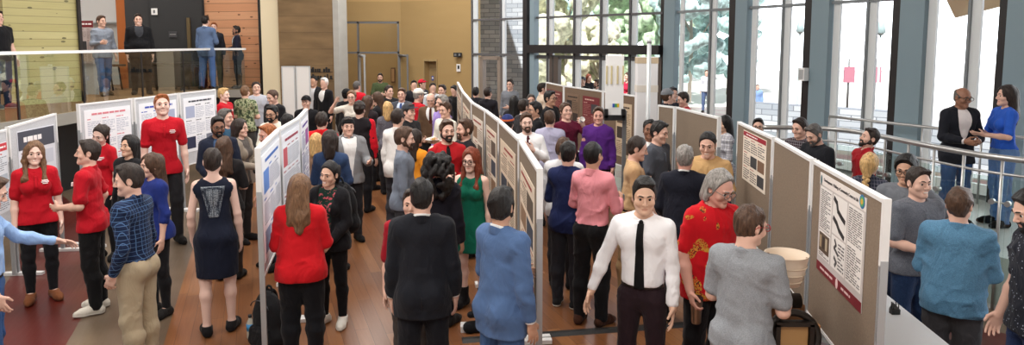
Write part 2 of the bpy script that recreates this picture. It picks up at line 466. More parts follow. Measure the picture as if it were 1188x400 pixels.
    def arm(s, F, sd, i=0.0, t=1.0, kk=0.018, cuff=None):
        """t: share of the arm covered, 1 = to the elbow, 2 = to the wrist"""
        k = s.k; g = (0.85 if s.f else 1.0) * (0.6 + .4 * s.b)
        a, e, w = s.sh[sd], s.el[sd], s.wr[sd]
        r0, r1, r2 = .051 * g * k, .041 * g * k, .028 * g * k
        t1 = min(t, 1)
        F.cone(a, a + (e - a) * t1, r0 + i, r0 + (r1 - r0) * t1 + i, kk)
        if t > 1:
            t2 = min(t - 1, 1); m = e + (w - e) * .35
            F.cone(e, m if t2 > .35 else e + (w - e) * t2, r1 + i, .043 * g * k + i, kk)
            if t2 > .35: F.cone(m, e + (w - e) * t2, .043 * g * k + i, r2 + (1 - t2) * .01 + i, kk)
    def hand(s, F, sd):
        k = s.k * (0.92 if s.f else 1.0); w, d, n = s.wr[sd], s.hd[sd], s.hn[sd]
        th = np.cross(d, n) * (-1 if sd == 1 else 1)
        R = np.stack([th, n, d], 1)
        F.cone(w - d * .02 * k, w + d * .03 * k, .027 * k, .026 * k, .012)
        F.ell(w + d * .058 * k, [.040 * k, .0155 * k, .052 * k], R, .012)
        cu = R_(s.cu[sd])
        for j, (o, L) in enumerate(((.030, .068), (.010, .077), (-.010, .072), (-.029, .056))):
            p = w + d * (.098 - .006 * abs(j - 1)) * k + th * o * k; c1 = cu * (0.7 + .12 * j)
            q = p; ang = c1 * .5; sp = o * 1.6
            for m, fr in enumerate((.42, .32, .26)):
                dv = d * math.cos(ang) + n * math.sin(ang) + th * sp; dv /= np.linalg.norm(dv)
                q2 = q + dv * L * fr * 1.12 * k
                F.cone(q, q2, (.0092 - .0008 * m) * k, (.0086 - .0008 * m) * k, .004); q = q2; ang += c1 * .85
        p = w + d * .028 * k + th * .026 * k
        d1 = d * .62 + th * .66 + n * .35; d1 /= np.linalg.norm(d1); p2 = p + d1 * .042 * k
        d2 = d * .85 + th * .25 + n * .45; d2 /= np.linalg.norm(d2)
        F.cone(p, p2, .0145 * k, .0115 * k, .01); F.cone(p2, p2 + d2 * .036 * k, .011 * k, .0088 * k, .004)
    def leg(s, F, sd, i=0.0, t0=0.0, end=.0, wide=1.0, kk=0.03):
        k = s.k; b = s.b; f = s.f
        hp, kn, an = s.hip[sd], s.kn[sd], s.an[sd]
        rt = (.094 if f else .090) * (.5 + .5 * b) * k
        F.cone(hp + A3((0, 0, -.01)), kn, rt + i, .058 * k * (.6 + .4 * b) + i * wide, kk)
        cm = kn + (an - kn) * .32 + A3((0, .014, 0)) * k
        F.cone(kn, cm, .055 * k + i * wide, .056 * k * (.6 + .4 * b) + i * wide, kk); F.cone(cm, an + A3((0, 0, end)) * k, .055 * k + i * wide, .036 * k + i * wide, kk)
    def foot(s, F, sd, i=0.0):
        k = s.k; an, t = s.an[sd], s.toe[sd]
        z = A3((0, 0, 1))
        hl = an - t * .035 * k - z * (an[2] - .04 * k - i * .4); bl = an + t * .115 * k - z * (an[2] - .034 * k - i * .4)
        tp = an + t * .17 * k - z * (an[2] - .026 * k - i * .4)
        F.cone(an, hl, .036 * k + i, .034 * k + i, .02); F.cone(hl, bl, .034 * k + i, .036 * k + i, .02)
        F.cone(an, bl, .034 * k + i, .03 * k + i, .03); F.cone(bl, tp, .036 * k + i, .024 * k + i, .02)
    def neck(s, F, i=0.0):
        g = .80 if s.f else 1.0
        F.cone(s.tp((0, .008, 1.44)), s.hp_((0, .012, 1.57)), .060 * g * s.k + i, .056 * g * s.k + i, .025)
    def head(s, F, det=True):
        k, H, R = s.k, s.hp_, s.Rh; f = s.f
        E = lambda c, r, kk=.02, op='u': F.ell(H(c), [x * k for x in r], R, kk, op)
        C = lambda a, b, ra, rb, kk=.01, op='u': F.cone(H(a), H(b), ra * k, rb * k, kk, op)
        E((0, .008, 1.662), (.076, .096, .090)); E((0, -.035, 1.618), (.060 if f else .063, .056, .088), .03)
        jw = .046 if f else .054
        C((-jw * .8, .0, 1.575), (-.012, -.072, 1.538), .026, .019, .03); C((jw * .8, .0, 1.575), (.012, -.072, 1.538), .026, .019, .03)
        E((0, -.080, 1.533), (.018, .015, .014), .018)
        if det:
            for sd in (1, -1):
                E((.047 * sd, -.063, 1.602), (.022, .022, .022), .02)
                E((.031 * sd, -.102, 1.635), (.017, .012, .0085), .010, 's')
                C((.012 * sd, -.094, 1.657), (.046 * sd, -.082, 1.657), .0085, .007, .012)
            C((0, -.088, 1.648), (0, -.113, 1.605), .008, .0115, .010)
            for sd in (1, -1): E((.011 * sd, -.101, 1.599), (.0085, .010, .008), .006)
            C((-.017, -.0895, 1.5690), (.017, -.0895, 1.5690), .0055, .0055, .005); C((-.014, -.0885, 1.5600), (.014, -.0885, 1.5600), .0062, .0062, .004)
        for sd in (1, -1):
            E((.076 * sd, .012, 1.628), (.009, .020, .031), .006)
            E((.083 * sd, .008, 1.630), (.005, .010, .018), .004, 's')
def fin(Fd, name, mat, parent, name2=None):
    r = Fd.mesh(name)
    if r is None: return None
    return link(name, np_mesh(name, *r), mat, parent)
# ------------------------------------------------------------------ dressing a figure
def bounds(fg, extra=0.05):
    pts = [fg.sh[1], fg.sh[-1], fg.el[1], fg.el[-1], fg.wr[1] + fg.hd[1] * .2, fg.wr[-1] + fg.hd[-1] * .2, fg.an[1], fg.an[-1],
           fg.an[1] + fg.toe[1] * .22, fg.an[-1] + fg.toe[-1] * .22, fg.hp_((0, .12, 1.77)), fg.hp_((0, -.13, 1.5)), fg.hp_((.1, 0, 1.6)), fg.hp_((-.1, 0, 1.6)), A3((.24, .2, .9)), A3((-.24, -.2, .9))]
    P = np.array(pts); lo = P.min(0) - .1 - extra; hi = P.max(0) + .1 + extra
    lo[2] = -.03
    return lo, hi
def fine_for(fg, hands=True):
    """intervals on each axis that need a fine grid: the head and both hands"""
    out = [[], [], []]
    boxes = [(fg.hp_((0, 0, 1.63)) - .125, fg.hp_((0, 0, 1.63)) + .125)]
    if hands:
        for sd in (1, -1):
            c = fg.wr[sd] + fg.hd[sd] * .1; boxes.append((c - .10, c + .10))
    for lo, hi in boxes:
        for i in range(3): out[i].append((lo[i], hi[i]))
    return out
CELL = {3: (.0115, .0048), 2: (.0135, .006), 1: (.016, .0088), 0: (.021, .0125)}
def garment(fg, name, mat, parent, det, i=.012, sleeve=1.97, hem=.86, v=False, tuck=False, neck=True, loose=0.0, seed=1, wr=.004, flare=None, torso=True, si=None, zip_open=False, low=0.0, notch=0.0, hole=True, bare=False):
    c = CELL[det][0] * .92; k = fg.k
    lo, hi = bounds(fg); F = Field(lo, hi, c)
    fg.torso(F, i, top=neck, loose=loose)
    if flare:
        z1, r1, sy = flare
        hr = .172 * fg.b * k + i
        F.cone(fg.tp((0, 0, 1.07)), fg.tp((0, .01, .92)), (.118 if fg.f else .14) * k * fg.b + i, hr, .02, R=fg.Rt, sy=.74)
        F.cone(fg.tp((0, .01, .92)), fg.tp((0, .01, z1 - .2)), hr, (r1 + (r1 - .172) * .6) * k, .02, R=fg.Rt, sy=sy)
        for sd in (1, -1): fg.leg(F, sd, i + .008)
    if hem < .955 and not flare and not tuck:
        hw = (.186 if fg.f else .182) * (.4 + .6 * fg.b) * k + i
        F.cone(fg.tp((0, .002, 1.06)), fg.tp((0, .004, hem - .02)), ((.128 if fg.f else .148) * fg.b) * k + i + loose, hw, .03, R=fg.Rt, sy=.72)
        if not tuck:
            for sd in (1, -1):
                F.ell(A3((.074 * sd, .055, .93)) * k, [.084 * fg.b * k + i + .012, .072 * k + i + .014, .095 * k + i + .012], None, .04); fg.leg(F, sd, i + .012)
    for sd in (1, -1):
        if sleeve > 0: fg.arm(F, sd, (i if si is None else si), sleeve)
    if wr and det > 0:
        F.noise(wr * .7, 20, seed, (1, 1, .7)); F.folds(wr * 1.9, 23, seed + 5, (1, 1, 1.0))
    hz = hem * k
    if 0 < sleeve <= 1:
        for sd in (1, -1):
            a, e = fg.sh[sd], fg.el[sd]; d = (e - a) / np.linalg.norm(e - a)
            # cut only the arm's end: subtract a short cone beyond the sleeve
            p = a + (e - a) * (sleeve + .0); F.cone(p + d * .012, p + d * .12, 0.0, 0.0, 0, 's') if False else None
    # hem: a plane across the body that spares the arms
    bx = fg.sw * 1.35 * k if sleeve > 0 else 9
    x = F.ax[0].reshape(-1, 1, 1); z = F.ax[2].reshape(1, 1, -1); y = F.ax[1].reshape(1, -1, 1)
    pl = (hz - z) + 0 * x + 0 * y
    if sleeve > 1:
        arm = np.full(F.F.shape, 9.0, np.float32)
        G = Field.__new__(Field); G.ax = F.ax; G.cell = F.cell; G.F = np.full(F.F.shape, .3, np.float32)
        for sd in (1, -1): fg.arm(G, sd, (i if si is None else si) + .012, sleeve, 0)
        F.F = np.where(G.F < 0, F.F, np.maximum(F.F, pl.astype(np.float32)))
    else:
        F.F = np.maximum(F.F, pl.astype(np.float32))
    if v:
        zb = 1.12 if v is True else v
        F.cone(fg.tp((0, -.26 * fg.b, zb)), fg.tp((0, -.11, 1.50)), .10 * k, .085 * k, .004, 's', R=fg.Rt, sy=1.0)
    if zip_open:
        xl = (x - fg.P[0]) * fg.Rt[0, 0] + (y - fg.P[1]) * fg.Rt[1, 0] + (z - fg.P[2]) * fg.Rt[2, 0]
        yl = (x - fg.P[0]) * fg.Rt[0, 1] + (y - fg.P[1]) * fg.Rt[1, 1] + (z - fg.P[2]) * fg.Rt[2, 1]
        zl = (x - fg.P[0]) * fg.Rt[0, 2] + (y - fg.P[1]) * fg.Rt[1, 2] + (z - fg.P[2]) * fg.Rt[2, 2]
        gap = zip_open * k * (1.0 + 1.1 * np.clip((zl - .15) / .35, -.25, 1))
        box = np.minimum(gap - np.abs(xl), -.02 - yl)
        if sleeve > 1: box = np.where(G.F < .0, -1, box)
        F.F = np.maximum(F.F, box.astype(np.float32))
    if hole and not low:                         # neckline
        F.ell(fg.tp((0, -.012, 1.512)), [.074 * k * (.88 if fg.f else 1), .066 * k, .044 * k], fg.Rt, .004, 's')
    if notch:
        F.cone(fg.tp((0, -.20, 1.475 - notch)), fg.tp((0, -.08, 1.53)), .004 * k, .036 * k, .003, 's')
    if bare:
        for sd in (1, -1): F.cone(fg.sh[sd] + fg.Rt @ A3((.018 * sd, 0, -.05)), fg.sh[sd] + fg.Rt @ A3((.03 * sd, 0, .09)), .060 * k, .066 * k, .006, 's')
    if low:                                      # open neckline / bare shoulders
        F.cone(fg.tp((0, -.10, 1.52)), fg.tp((0, .05, 1.54)), low * k, low * k, .006, 's')
    return fin(F, name, mat, parent)
def band(fg, name, mat, parent, det, i, cuts, torso=True, legs=False, arm=None, neck=None, c=None, head=None):
    """a thin piece that follows the body: the body inflated by i and cut by planes given in the torso frame"""
    lo, hi = bounds(fg)
    pts = [p for p, n in cuts]
    F = Field(lo, hi, c or CELL[det][0] * .7)
    if torso: fg.torso(F, i)
    if neck is not None: fg.neck(F, neck)
    if arm: fg.arm(F, arm, i, 1.97)
    for p, n in cuts: F.cut(fg.tp(p), fg.Rt @ A3(n))
    return fin(F, name, mat, parent)
def patch(fg, name, mat, parent, i, x0, x1, z0, z1, back=False, taper=0.0, c=.004):
    P = np.array([fg.tp((x, y, z)) for x in (x0 - .02, x1 + .02) for y in ((.0, .30) if back else (-.34, .0)) for z in (z0 - .02, z1 + .02)])
    F = Field(P.min(0), P.max(0), c); fg.torso(F, i)
    n = fg.Rt
    F.cut(fg.tp((x1, 0, z1)), n @ A3((1, 0, -taper))); F.cut(fg.tp((x0, 0, z1)), n @ A3((-1, 0, -taper)))
    F.cut(fg.tp((0, 0, z1)), n @ A3((0, 0, 1))); F.cut(fg.tp((0, 0, z0)), n @ A3((0, 0, -1))); F.cut(fg.tp((0, .03 if back else -.03, 1.2)), n @ A3((0, -1 if back else 1, 0)))
    return fin(F, name, mat, parent)
def trousers(fg, mat, parent, det, i=.012, end=-.05, seed=2, wide=1.0, name='trousers', waist=1.02, wr=.004):
    lo, hi = bounds(fg); hi[2] = 1.12 * fg.k; F = Field(lo, hi, CELL[det][0] * .92); k = fg.k; b = fg.b
    w = .158 if fg.f else .150
    F.cone(A3((0, 0, .93)) * k, A3((0, 0, 1.03)) * k, w * b * k + i, (.128 if fg.f else .142) * b * k + i, .03, R=np.eye(3), sy=.68)
    for sd in (1, -1):
        F.ell(A3((.073 * sd, .055, .925)) * k, [.085 * b * k + i, .072 * k + i, .092 * k + i], None, .04)
        fg.leg(F, sd, i, end=end, wide=wide)
    if wr and det > 0: F.noise(wr * .6, 22, seed, (1, 1, .8)); F.folds(wr * 1.7, 19, seed + 3, (.7, .7, 1.2))
    F.cut((0, 0, waist * k), (0, 0, 1))
    F.cut((0, 0, (.055 if end < 0 else .055 + end) * k), (0, 0, -1))
    return fin(F, name, mat, parent)
def shoes(fg, mat, parent, det, name='shoe', i=.008, sole=None, boot=0.0):
    for sd in (1, -1):
        c = fg.an[sd] + fg.toe[sd] * .08; F = Field(A3((c[0] - .17, c[1] - .19, -.02)), A3((c[0] + .17, c[1] + .19, .16 + boot)), CELL[det][0] * .7)
        fg.foot(F, sd, i)
        if boot: F.cone(fg.an[sd], fg.an[sd] + A3((0, 0, boot)), .038 * fg.k + i, .044 * fg.k + i, .02)
        F.cut((0, 0, .004), (0, 0, -1)); F.cut((0, 0, (.10 + boot) * fg.k), (0, 0, 1))
        o = fin(F, name, mat, parent)
        if sole is not None and det >= 2:
            G = Field(A3((c[0] - .17, c[1] - .19, -.02)), A3((c[0] + .17, c[1] + .19, .07)), CELL[det][0] * .6)
            fg.foot(G, sd, i + .004); G.cut((0, 0, .001), (0, 0, -1)); G.cut((0, 0, .026), (0, 0, 1))
            s_ = fin(G, 'sole', sole, o)
def hair(fg, style, mat, parent, det, seed=3):
    k, H, R = fg.k, fg.hp_, fg.Rh
    c = CELL[det][1] * .95
    lo = H((0, 0, 1.6)) - .3 * k; hi = H((0, 0, 1.6)) + .3 * k
    lo[2] -= .42 * k if style in ('long', 'longback', 'ponytail', 'braid', 'curlylong') else 0
    F = Field(lo, hi, c)
    E = lambda c_, r, kk=.02, op='u': F.ell(H(c_), [x * k for x in r], R, kk, op)
    C = lambda a, b, ra, rb, kk=.02, op='u': F.cone(H(a), H(b), ra * k, rb * k, kk, op)
    cutp = lambda p, n: F.cut(H(p), R @ A3(n))
    th = {'buzz': .0075, 'bald': .006, 'short': .008, 'neat': .008, 'crop': .006, 'wavy': .013, 'curly': .022}.get(style, .010)
    def cap(th, top=.0):
        E((0, .008, 1.664 + top * .4), (.076 + th, .096 + th, .090 + th + top)); E((0, -.020 + .028, 1.625), (.068 + th * .8, .083 + th, .085), .02)
    if style in ('buzz', 'short', 'neat', 'crop', 'wavy', 'curly', 'bald'):
        top = {'short': .007, 'neat': .010, 'crop': .004, 'wavy': .006, 'curly': .010}.get(style, 0)
        cap(th, top)
        if style == 'neat': E((.015, -.050, 1.735), (.055, .042, .020), .02)
        if style == 'short': E((0, -.052, 1.738), (.058, .042, .022), .02)
        if style in ('wavy', 'curly'):
            r = np.random.RandomState(seed)
            for q in range(26):
                v = r.normal(size=3); v /= np.linalg.norm(v)
                if v[2] < -.2: continue
                E((v[0] * .078, .012 + v[1] * .094, 1.662 + v[2] * .092), (.024,) * 3, .012)
        if style == 'bald':
            cutp((0, 0, 1.672), (0, -.45, 1)); 
        if det > 0: F.noise(.004, 75, seed, (1, .7, .45)); F.folds(.0065, 62, seed, (1, .8, .5)); F.F -= .0015
        # hairline: slanted plane from the forehead to the front of the ear, then the nape
        cutp((0, -.074, 1.724), (0, -.90, -.42)); 
        F.F = np.maximum(F.F, -1e3 * 0 - 1)     # (no-op keeps dtype)
        cutp((0, .10, 1.555 if style != 'curly' else 1.545), (0, .12, -1))
        for sd in (1, -1): E((.080 * sd, .006, 1.622), (.020, .024, .036), .004, 's')
    else:
        cap(.012, .008)
        if style in ('long', 'longback'):
            C((0, .055, 1.66), (0, .085, 1.40), .078, .074, .03)
            C((.045, .05, 1.62), (.062, .075, 1.36), .045, .040, .03); C((-.045, .05, 1.62), (-.062, .075, 1.36), .045, .040, .03)
            C((0, .09, 1.42), (0, .105, 1.30), .06, .035, .03)
            if style == 'long':
                for sd in (1, -1):
                    C((.066 * sd, -.005, 1.67), (.083 * sd, -.018, 1.54), .030, .024, .02); C((.083 * sd, -.018, 1.54), (.088 * sd, -.085, 1.36), .026, .026, .02)
                    C((.088 * sd, -.085, 1.36), (.080 * sd, -.105, 1.25), .026, .010, .02)
        elif style == 'curlylong':
            r = np.random.RandomState(seed)
            for q in range(150):
                a = r.rand() * 6.28; z = 1.36 + .40 * r.rand(); rr = .098 + .018 * r.rand() + .035 * math.sin((z - 1.36) / .40 * 3.14)
                x, y = math.sin(a) * rr, .03 + math.cos(a) * rr
                if y < -.02 and z < 1.70: continue
                rq = .020 + .014 * r.rand(); E((x, y, z), (rq, rq, rq * 1.15), .022)
        elif style == 'bob':
            C((0, .04, 1.66), (0, .055, 1.54), .082, .078, .02)
            for sd in (1, -1): C((.066 * sd, .0, 1.67), (.078 * sd, -.005, 1.53), .032, .026, .02)
        elif style == 'medium':
            C((0, .045, 1.66), (0, .07, 1.47), .080, .066, .02)
            for sd in (1, -1): C((.066 * sd, .0, 1.67), (.078 * sd, .015, 1.49), .030, .022, .02)
        elif style == 'ponytail':
            E((0, .105, 1.68), (.032, .03, .032)); C((0, .125, 1.67), (0, .13, 1.42), .032, .016, .02)
        elif style == 'bun':
            E((0, .115, 1.69), (.042, .038, .042))
        elif style == 'braid':
            C((0, .06, 1.66), (0, .085, 1.54), .07, .035, .03)
            for q in range(9):
                z = 1.53 - q * .026; E((.010 * (1 if q % 2 else -1), .098 + .004 * q, z), (.024, .020, .020), .004)
        elif style == 'greylong':
            C((0, .045, 1.66), (0, .075, 1.53), .080, .060, .02)
            for sd in (1, -1): C((.064 * sd, .01, 1.66), (.075 * sd, .025, 1.54), .030, .022, .02)
        if det > 0: F.noise(.0045, 55, seed, (1, 1, .3 if style != 'curlylong' else 1)); F.folds(.0075, 50, seed, (1, 1, .28)); F.F -= .0015
        # face opening
        if style in ('greylong', 'ponytail', 'bun', 'braid'):
            cutp((0, -.072, 1.726 if style != 'greylong' else 1.765), (0, -.90, -.42 if style != 'greylong' else -.30))
            if style in ('ponytail', 'bun'):
                F.F = np.where((F.ax[2].reshape(1, 1, -1) < H((0, 0, 1.57))[2]) & (F.ax[1].reshape(1, -1, 1) < H((0, .095, 1.5))[1]), np.maximum(F.F, .004), F.F)
            for sd in (1, -1): E((.080 * sd, .006, 1.622), (.018, .022, .034), .004, 's')
        else:
            E((0, -.105, 1.618), (.064, .066, .104), .006, 's'); C((0, -.10, 1.60), (0, -.10, 1.45), .050, .045, .006, 's')
            E((.010, -.112, 1.705), (.044, .044, .034), .01, 's')
    return fin(F, 'hair', mat, parent)
def beard(fg, mat, parent, det, full=True, seed=4):
    k, H, R = fg.k, fg.hp_, fg.Rh; c = CELL[det][1]
    F = Field(H((0, 0, 1.57)) - .16 * k, H((0, 0, 1.57)) + .16 * k, c)
    E = lambda c_, r, kk=.02, op='u': F.ell(H(c_), [x * k for x in r], R, kk, op)
    C = lambda a, b, ra, rb, kk=.02, op='u': F.cone(H(a), H(b), ra * k, rb * k, kk, op)
    for sd in (1, -1): C((.050 * sd, -.008, 1.585), (.012 * sd, -.072, 1.540), .030, .025, .02)
    E((0, -.080, 1.530), (.026, .022, .024))
    for sd in (1, -1): C((.060 * sd, -.012, 1.61), (.055 * sd, -.012, 1.58), .016, .02)
    C((-.026, -.088, 1.582), (.026, -.088, 1.582), .0105, .0105, .008)
    for sd in (1, -1): C((.026 * sd, -.086, 1.582), (.028 * sd, -.082, 1.55), .010, .012, .008)
    F.noise(.002, 90, seed)
    E((0, -.100, 1.565), (.019, .016, .0085), .003, 's')
    return fin(F, 'beard', mat, parent)
def eyes(fg, parent, brow=True, hairm=None):
    k, H, R = fg.k, fg.hp_, fg.Rh
    mats = [flat('eye_white', rgb(225, 220, 214), .3), flat('eye_iris', rgb(52, 36, 26), .25)]
    for sd in (1, -1):
        V, Q, mi = [], [], []; nr, ns = 9, 12; cc = A3((.031 * sd, -.0800, 1.6355))
        for a in range(nr + 1):
            th = math.pi * a / nr
            for b in range(ns):
                ph = 2 * math.pi * b / ns
                V.append(H(cc + .0122 * A3((math.sin(th) * math.cos(ph), -math.cos(th), math.sin(th) * math.sin(ph)))))
        for a in range(nr):
            for b in range(ns): Q.append((a * ns + b, a * ns + (b + 1) % ns, (a + 1) * ns + (b + 1) % ns, (a + 1) * ns + b)); mi.append(1 if a < 3 else 0)
        me = np_mesh('eye', V, Q); me.polygons.foreach_set('material_index', np.array(mi, np.int32)); link('eye', me, mats, parent)
        if brow:
            m = MB(); m.tube([H((x * sd, y, z)) for x, y, z in ((.012, -.1015, 1.657), (.026, -.0995, 1.6625), (.040, -.0905, 1.662), (.050, -.0795, 1.656))], [.0035 * k, .0048 * k, .0042 * k, .002 * k], 6)
            m.build('eyebrow', hairm, parent)
def glasses(fg, parent, mat, sun=False, r=.0235, th=.0022, lens=None):
    H = fg.hp_; m = MB(); k = fg.k
    for sd in (1, -1):
        m.tube([H((.033 * sd + r * 1.12 * math.cos(t), -.1125 + .10 * abs(.033 + r * math.cos(t) * sd * sd - .033) * .3, 1.634 + r * .86 * math.sin(t))) for t in np.linspace(0, 2 * math.pi, 16, endpoint=False)], th * k, 6, closed=True)
        m.tube([H((.058 * sd, -.110, 1.640)), H((.078 * sd, -.06, 1.643)), H((.083 * sd, .015, 1.640)), H((.080 * sd, .035, 1.625))], th * .9 * k, 6)
    m.tube([H((-.012, -.115, 1.638)), H((0, -.117, 1.642)), H((.012, -.115, 1.638))], th * k, 6)
    o = m.build('glasses', mat, parent)
    if lens is not None:
        for sd in (1, -1):
            q = MB(); n = 14
            q.prism([H((.033 * sd + r * 1.05 * math.cos(t), -.1135, 1.634 + r * .8 * math.sin(t))) for t in np.linspace(0, 2 * math.pi, n, endpoint=False)], Vector(fg.Rh @ A3((0, .0015, 0))))
            q.build('lens', lens, o)
    return o
def ballcap(fg, parent, mat, det, brim=True, seed=1):
    H, R, k = fg.hp_, fg.Rh, fg.k; F = Field(H((0, 0, 1.7)) - .28 * k, H((0, 0, 1.7)) + .28 * k, CELL[det][1])
    F.ell(H((0, .008, 1.680)), [.094 * k, .114 * k, .098 * k], R, .01); F.cut(H((0, -.09, 1.690)), R @ A3((0, -.12, -1)))
    if brim:
        G = Field(H((0, 0, 1.7)) - .28 * k, H((0, 0, 1.7)) + .28 * k, CELL[det][1])
        G.ell(H((0, -.105, 1.690)), [.078 * k, .085 * k, .030 * k], R, .01); G.cut(H((0, -.10, 1.694)), R @ A3((0, -.15, -1))); G.cut(H((0, -.10, 1.706)), R @ A3((0, .25, 1)))
        F.F = np.minimum(F.F, G.F)
    return fin(F, 'cap', mat, parent)
PEOPLE = []
def person(name='person', px=0, top=0, s=None, h=1.75, face=0, det=1, z=None, skin='light', hairs=('short', 'brown'), beards=None, outfit=('polo', (190, 28, 40)), legs=('trousers', (28, 28, 32)),
           shoe=(24, 22, 22), label='', group=None, floor=0.0, pose=None, specs=None, smile=False, caps=None, extra=None, head_x=True, seed=None, xy=None):
    """px, top: where the head's top stands in the photograph, used with the height to find the spot on the floor"""
    seed = seed if seed is not None else len(PEOPLE) + 11
    pose = dict(pose or {}); fg = Fig(h=h, **pose)
    if s is not None:
        p = at_depth(px, top, FOC / s); h = h * (p.z - floor) / fg.hp_((0, .0, 1.765))[2]; fg = Fig(h=h, **pose)
    else:
        p = at_z(px, top, floor + fg.hp_((0, .0, 1.765))[2])
    tx = fg.hp_((0, .0, 1.765)); face = face + math.degrees(math.atan((PPX - px) / FOC)); rz = R_(face)
    off = Matrix.Rotation(rz, 3, 'Z') @ Vector(tx)
    loc = Vector((p.x - off.x, p.y - off.y, floor))
    F = Field(*bounds(fg), CELL[det][0], fine_for(fg, det >= 2), CELL[det][1])
    fg.torso(F, -.004); fg.neck(F); fg.head(F, det >= 1)
    for sd in (1, -1):
        fg.arm(F, sd, 0.0, 2); fg.leg(F, sd, -.004); fg.foot(F, sd, -.004)
        if det >= 2: fg.hand(F, sd)
        else:
            kk = fg.k * (.92 if fg.f else 1); w, d, n = fg.wr[sd], fg.hd[sd], fg.hn[sd]; fg.hand(F, sd)
    V, Q = F.mesh('person'); me = np_mesh('person', V, Q)
    # lips
    hl = (V - fg.N) @ fg.Rh / fg.k + A3((0, 0, 1.475))
    lip = ((np.abs(hl[:, 0]) < .023) & (hl[:, 1] < -.078) & (np.abs(hl[:, 2] - 1.5648) < .0085 - .0028 * np.abs(hl[:, 0]) / .023)).astype(np.float32)
    at = me.attributes.new('lip', 'FLOAT', 'POINT'); at.data.foreach_set('value', lip * (.9 if fg.f else .45))
    if smile:
        th = ((np.abs(hl[:, 0]) < .019) & (hl[:, 1] < -.074) & (np.abs(hl[:, 2] - (1.5655 + 6 * hl[:, 0] ** 2)) < .0042)).astype(np.float32)
        at = me.attributes.new('teeth', 'FLOAT', 'POINT'); at.data.foreach_set('value', th)
    o = link('person', me, skin_mat(skin)); o.location = loc; o.rotation_euler = (0, 0, rz)
    tag(o, label, 'person', group)
    hm = hair_mat(hairs[1]) if hairs else None
    if hairs and hairs[0]: hair(fg, hairs[0], hm, o, det, seed)
    elif det >= 1 and hairs is None: hm = hair_mat('grey')
    if beards: beard(fg, hair_mat(beards), o, det, seed=seed)
    vis = abs(((face - math.degrees(math.atan((PPX - px) / FOC)) + (pose.get('hy', 0)) + pose.get('twist', 0) + 180) % 360) - 180) < 112
    if det >= 1 and vis: eyes(fg, o, True, hm)
    if legs: dress_legs(fg, legs, o, det, seed)
    if shoe: shoes(fg, cloth(shoe[:3]) if len(shoe) < 4 or shoe[3] != 'sandal' else cloth(shoe[:3]), o, det, 'shoe', sole=flat('sole_pale', rgb(215, 210, 200)) if len(shoe) > 3 and shoe[3] == 'sole' else None, boot=.12 if len(shoe) > 3 and shoe[3] == 'boot' else 0)
    dress_top(fg, outfit, o, det, seed)
    if caps: ballcap(fg, o, cloth(caps[0]), det, caps[1])
    if specs: glasses(fg, o, flat('spectacle_frame_' + specs, {'black': rgb(18, 18, 20), 'metal': rgb(120, 118, 115), 'red': rgb(170, 30, 40)}[specs], .35), lens=None, th=.0028)
    if extra: extra(fg, o, det)
    PEOPLE.append((o, fg)); return o, fg
def dress_legs(fg, legs, o, det, seed):
    kind, c = legs[0], legs[1]; mk = legs[2] if len(legs) > 2 else 'plain'
    m = cloth(c, mk, tuple(legs[3]) if len(legs) > 3 else None)
    if kind == 'trousers': trousers(fg, m, o, det, .014, seed=seed, wide=1.4, wr=.0045)
    elif kind == 'jeans': trousers(fg, cloth(c, 'denim'), o, det, .012, seed=seed, wide=1.1, name='jeans', wr=.005)
    elif kind == 'leggings': trousers(fg, m, o, det, .006, end=.02, seed=seed, name='leggings', wr=.002)
    elif kind == 'slim': trousers(fg, m, o, det, .009, seed=seed, name='trousers', wr=.003)
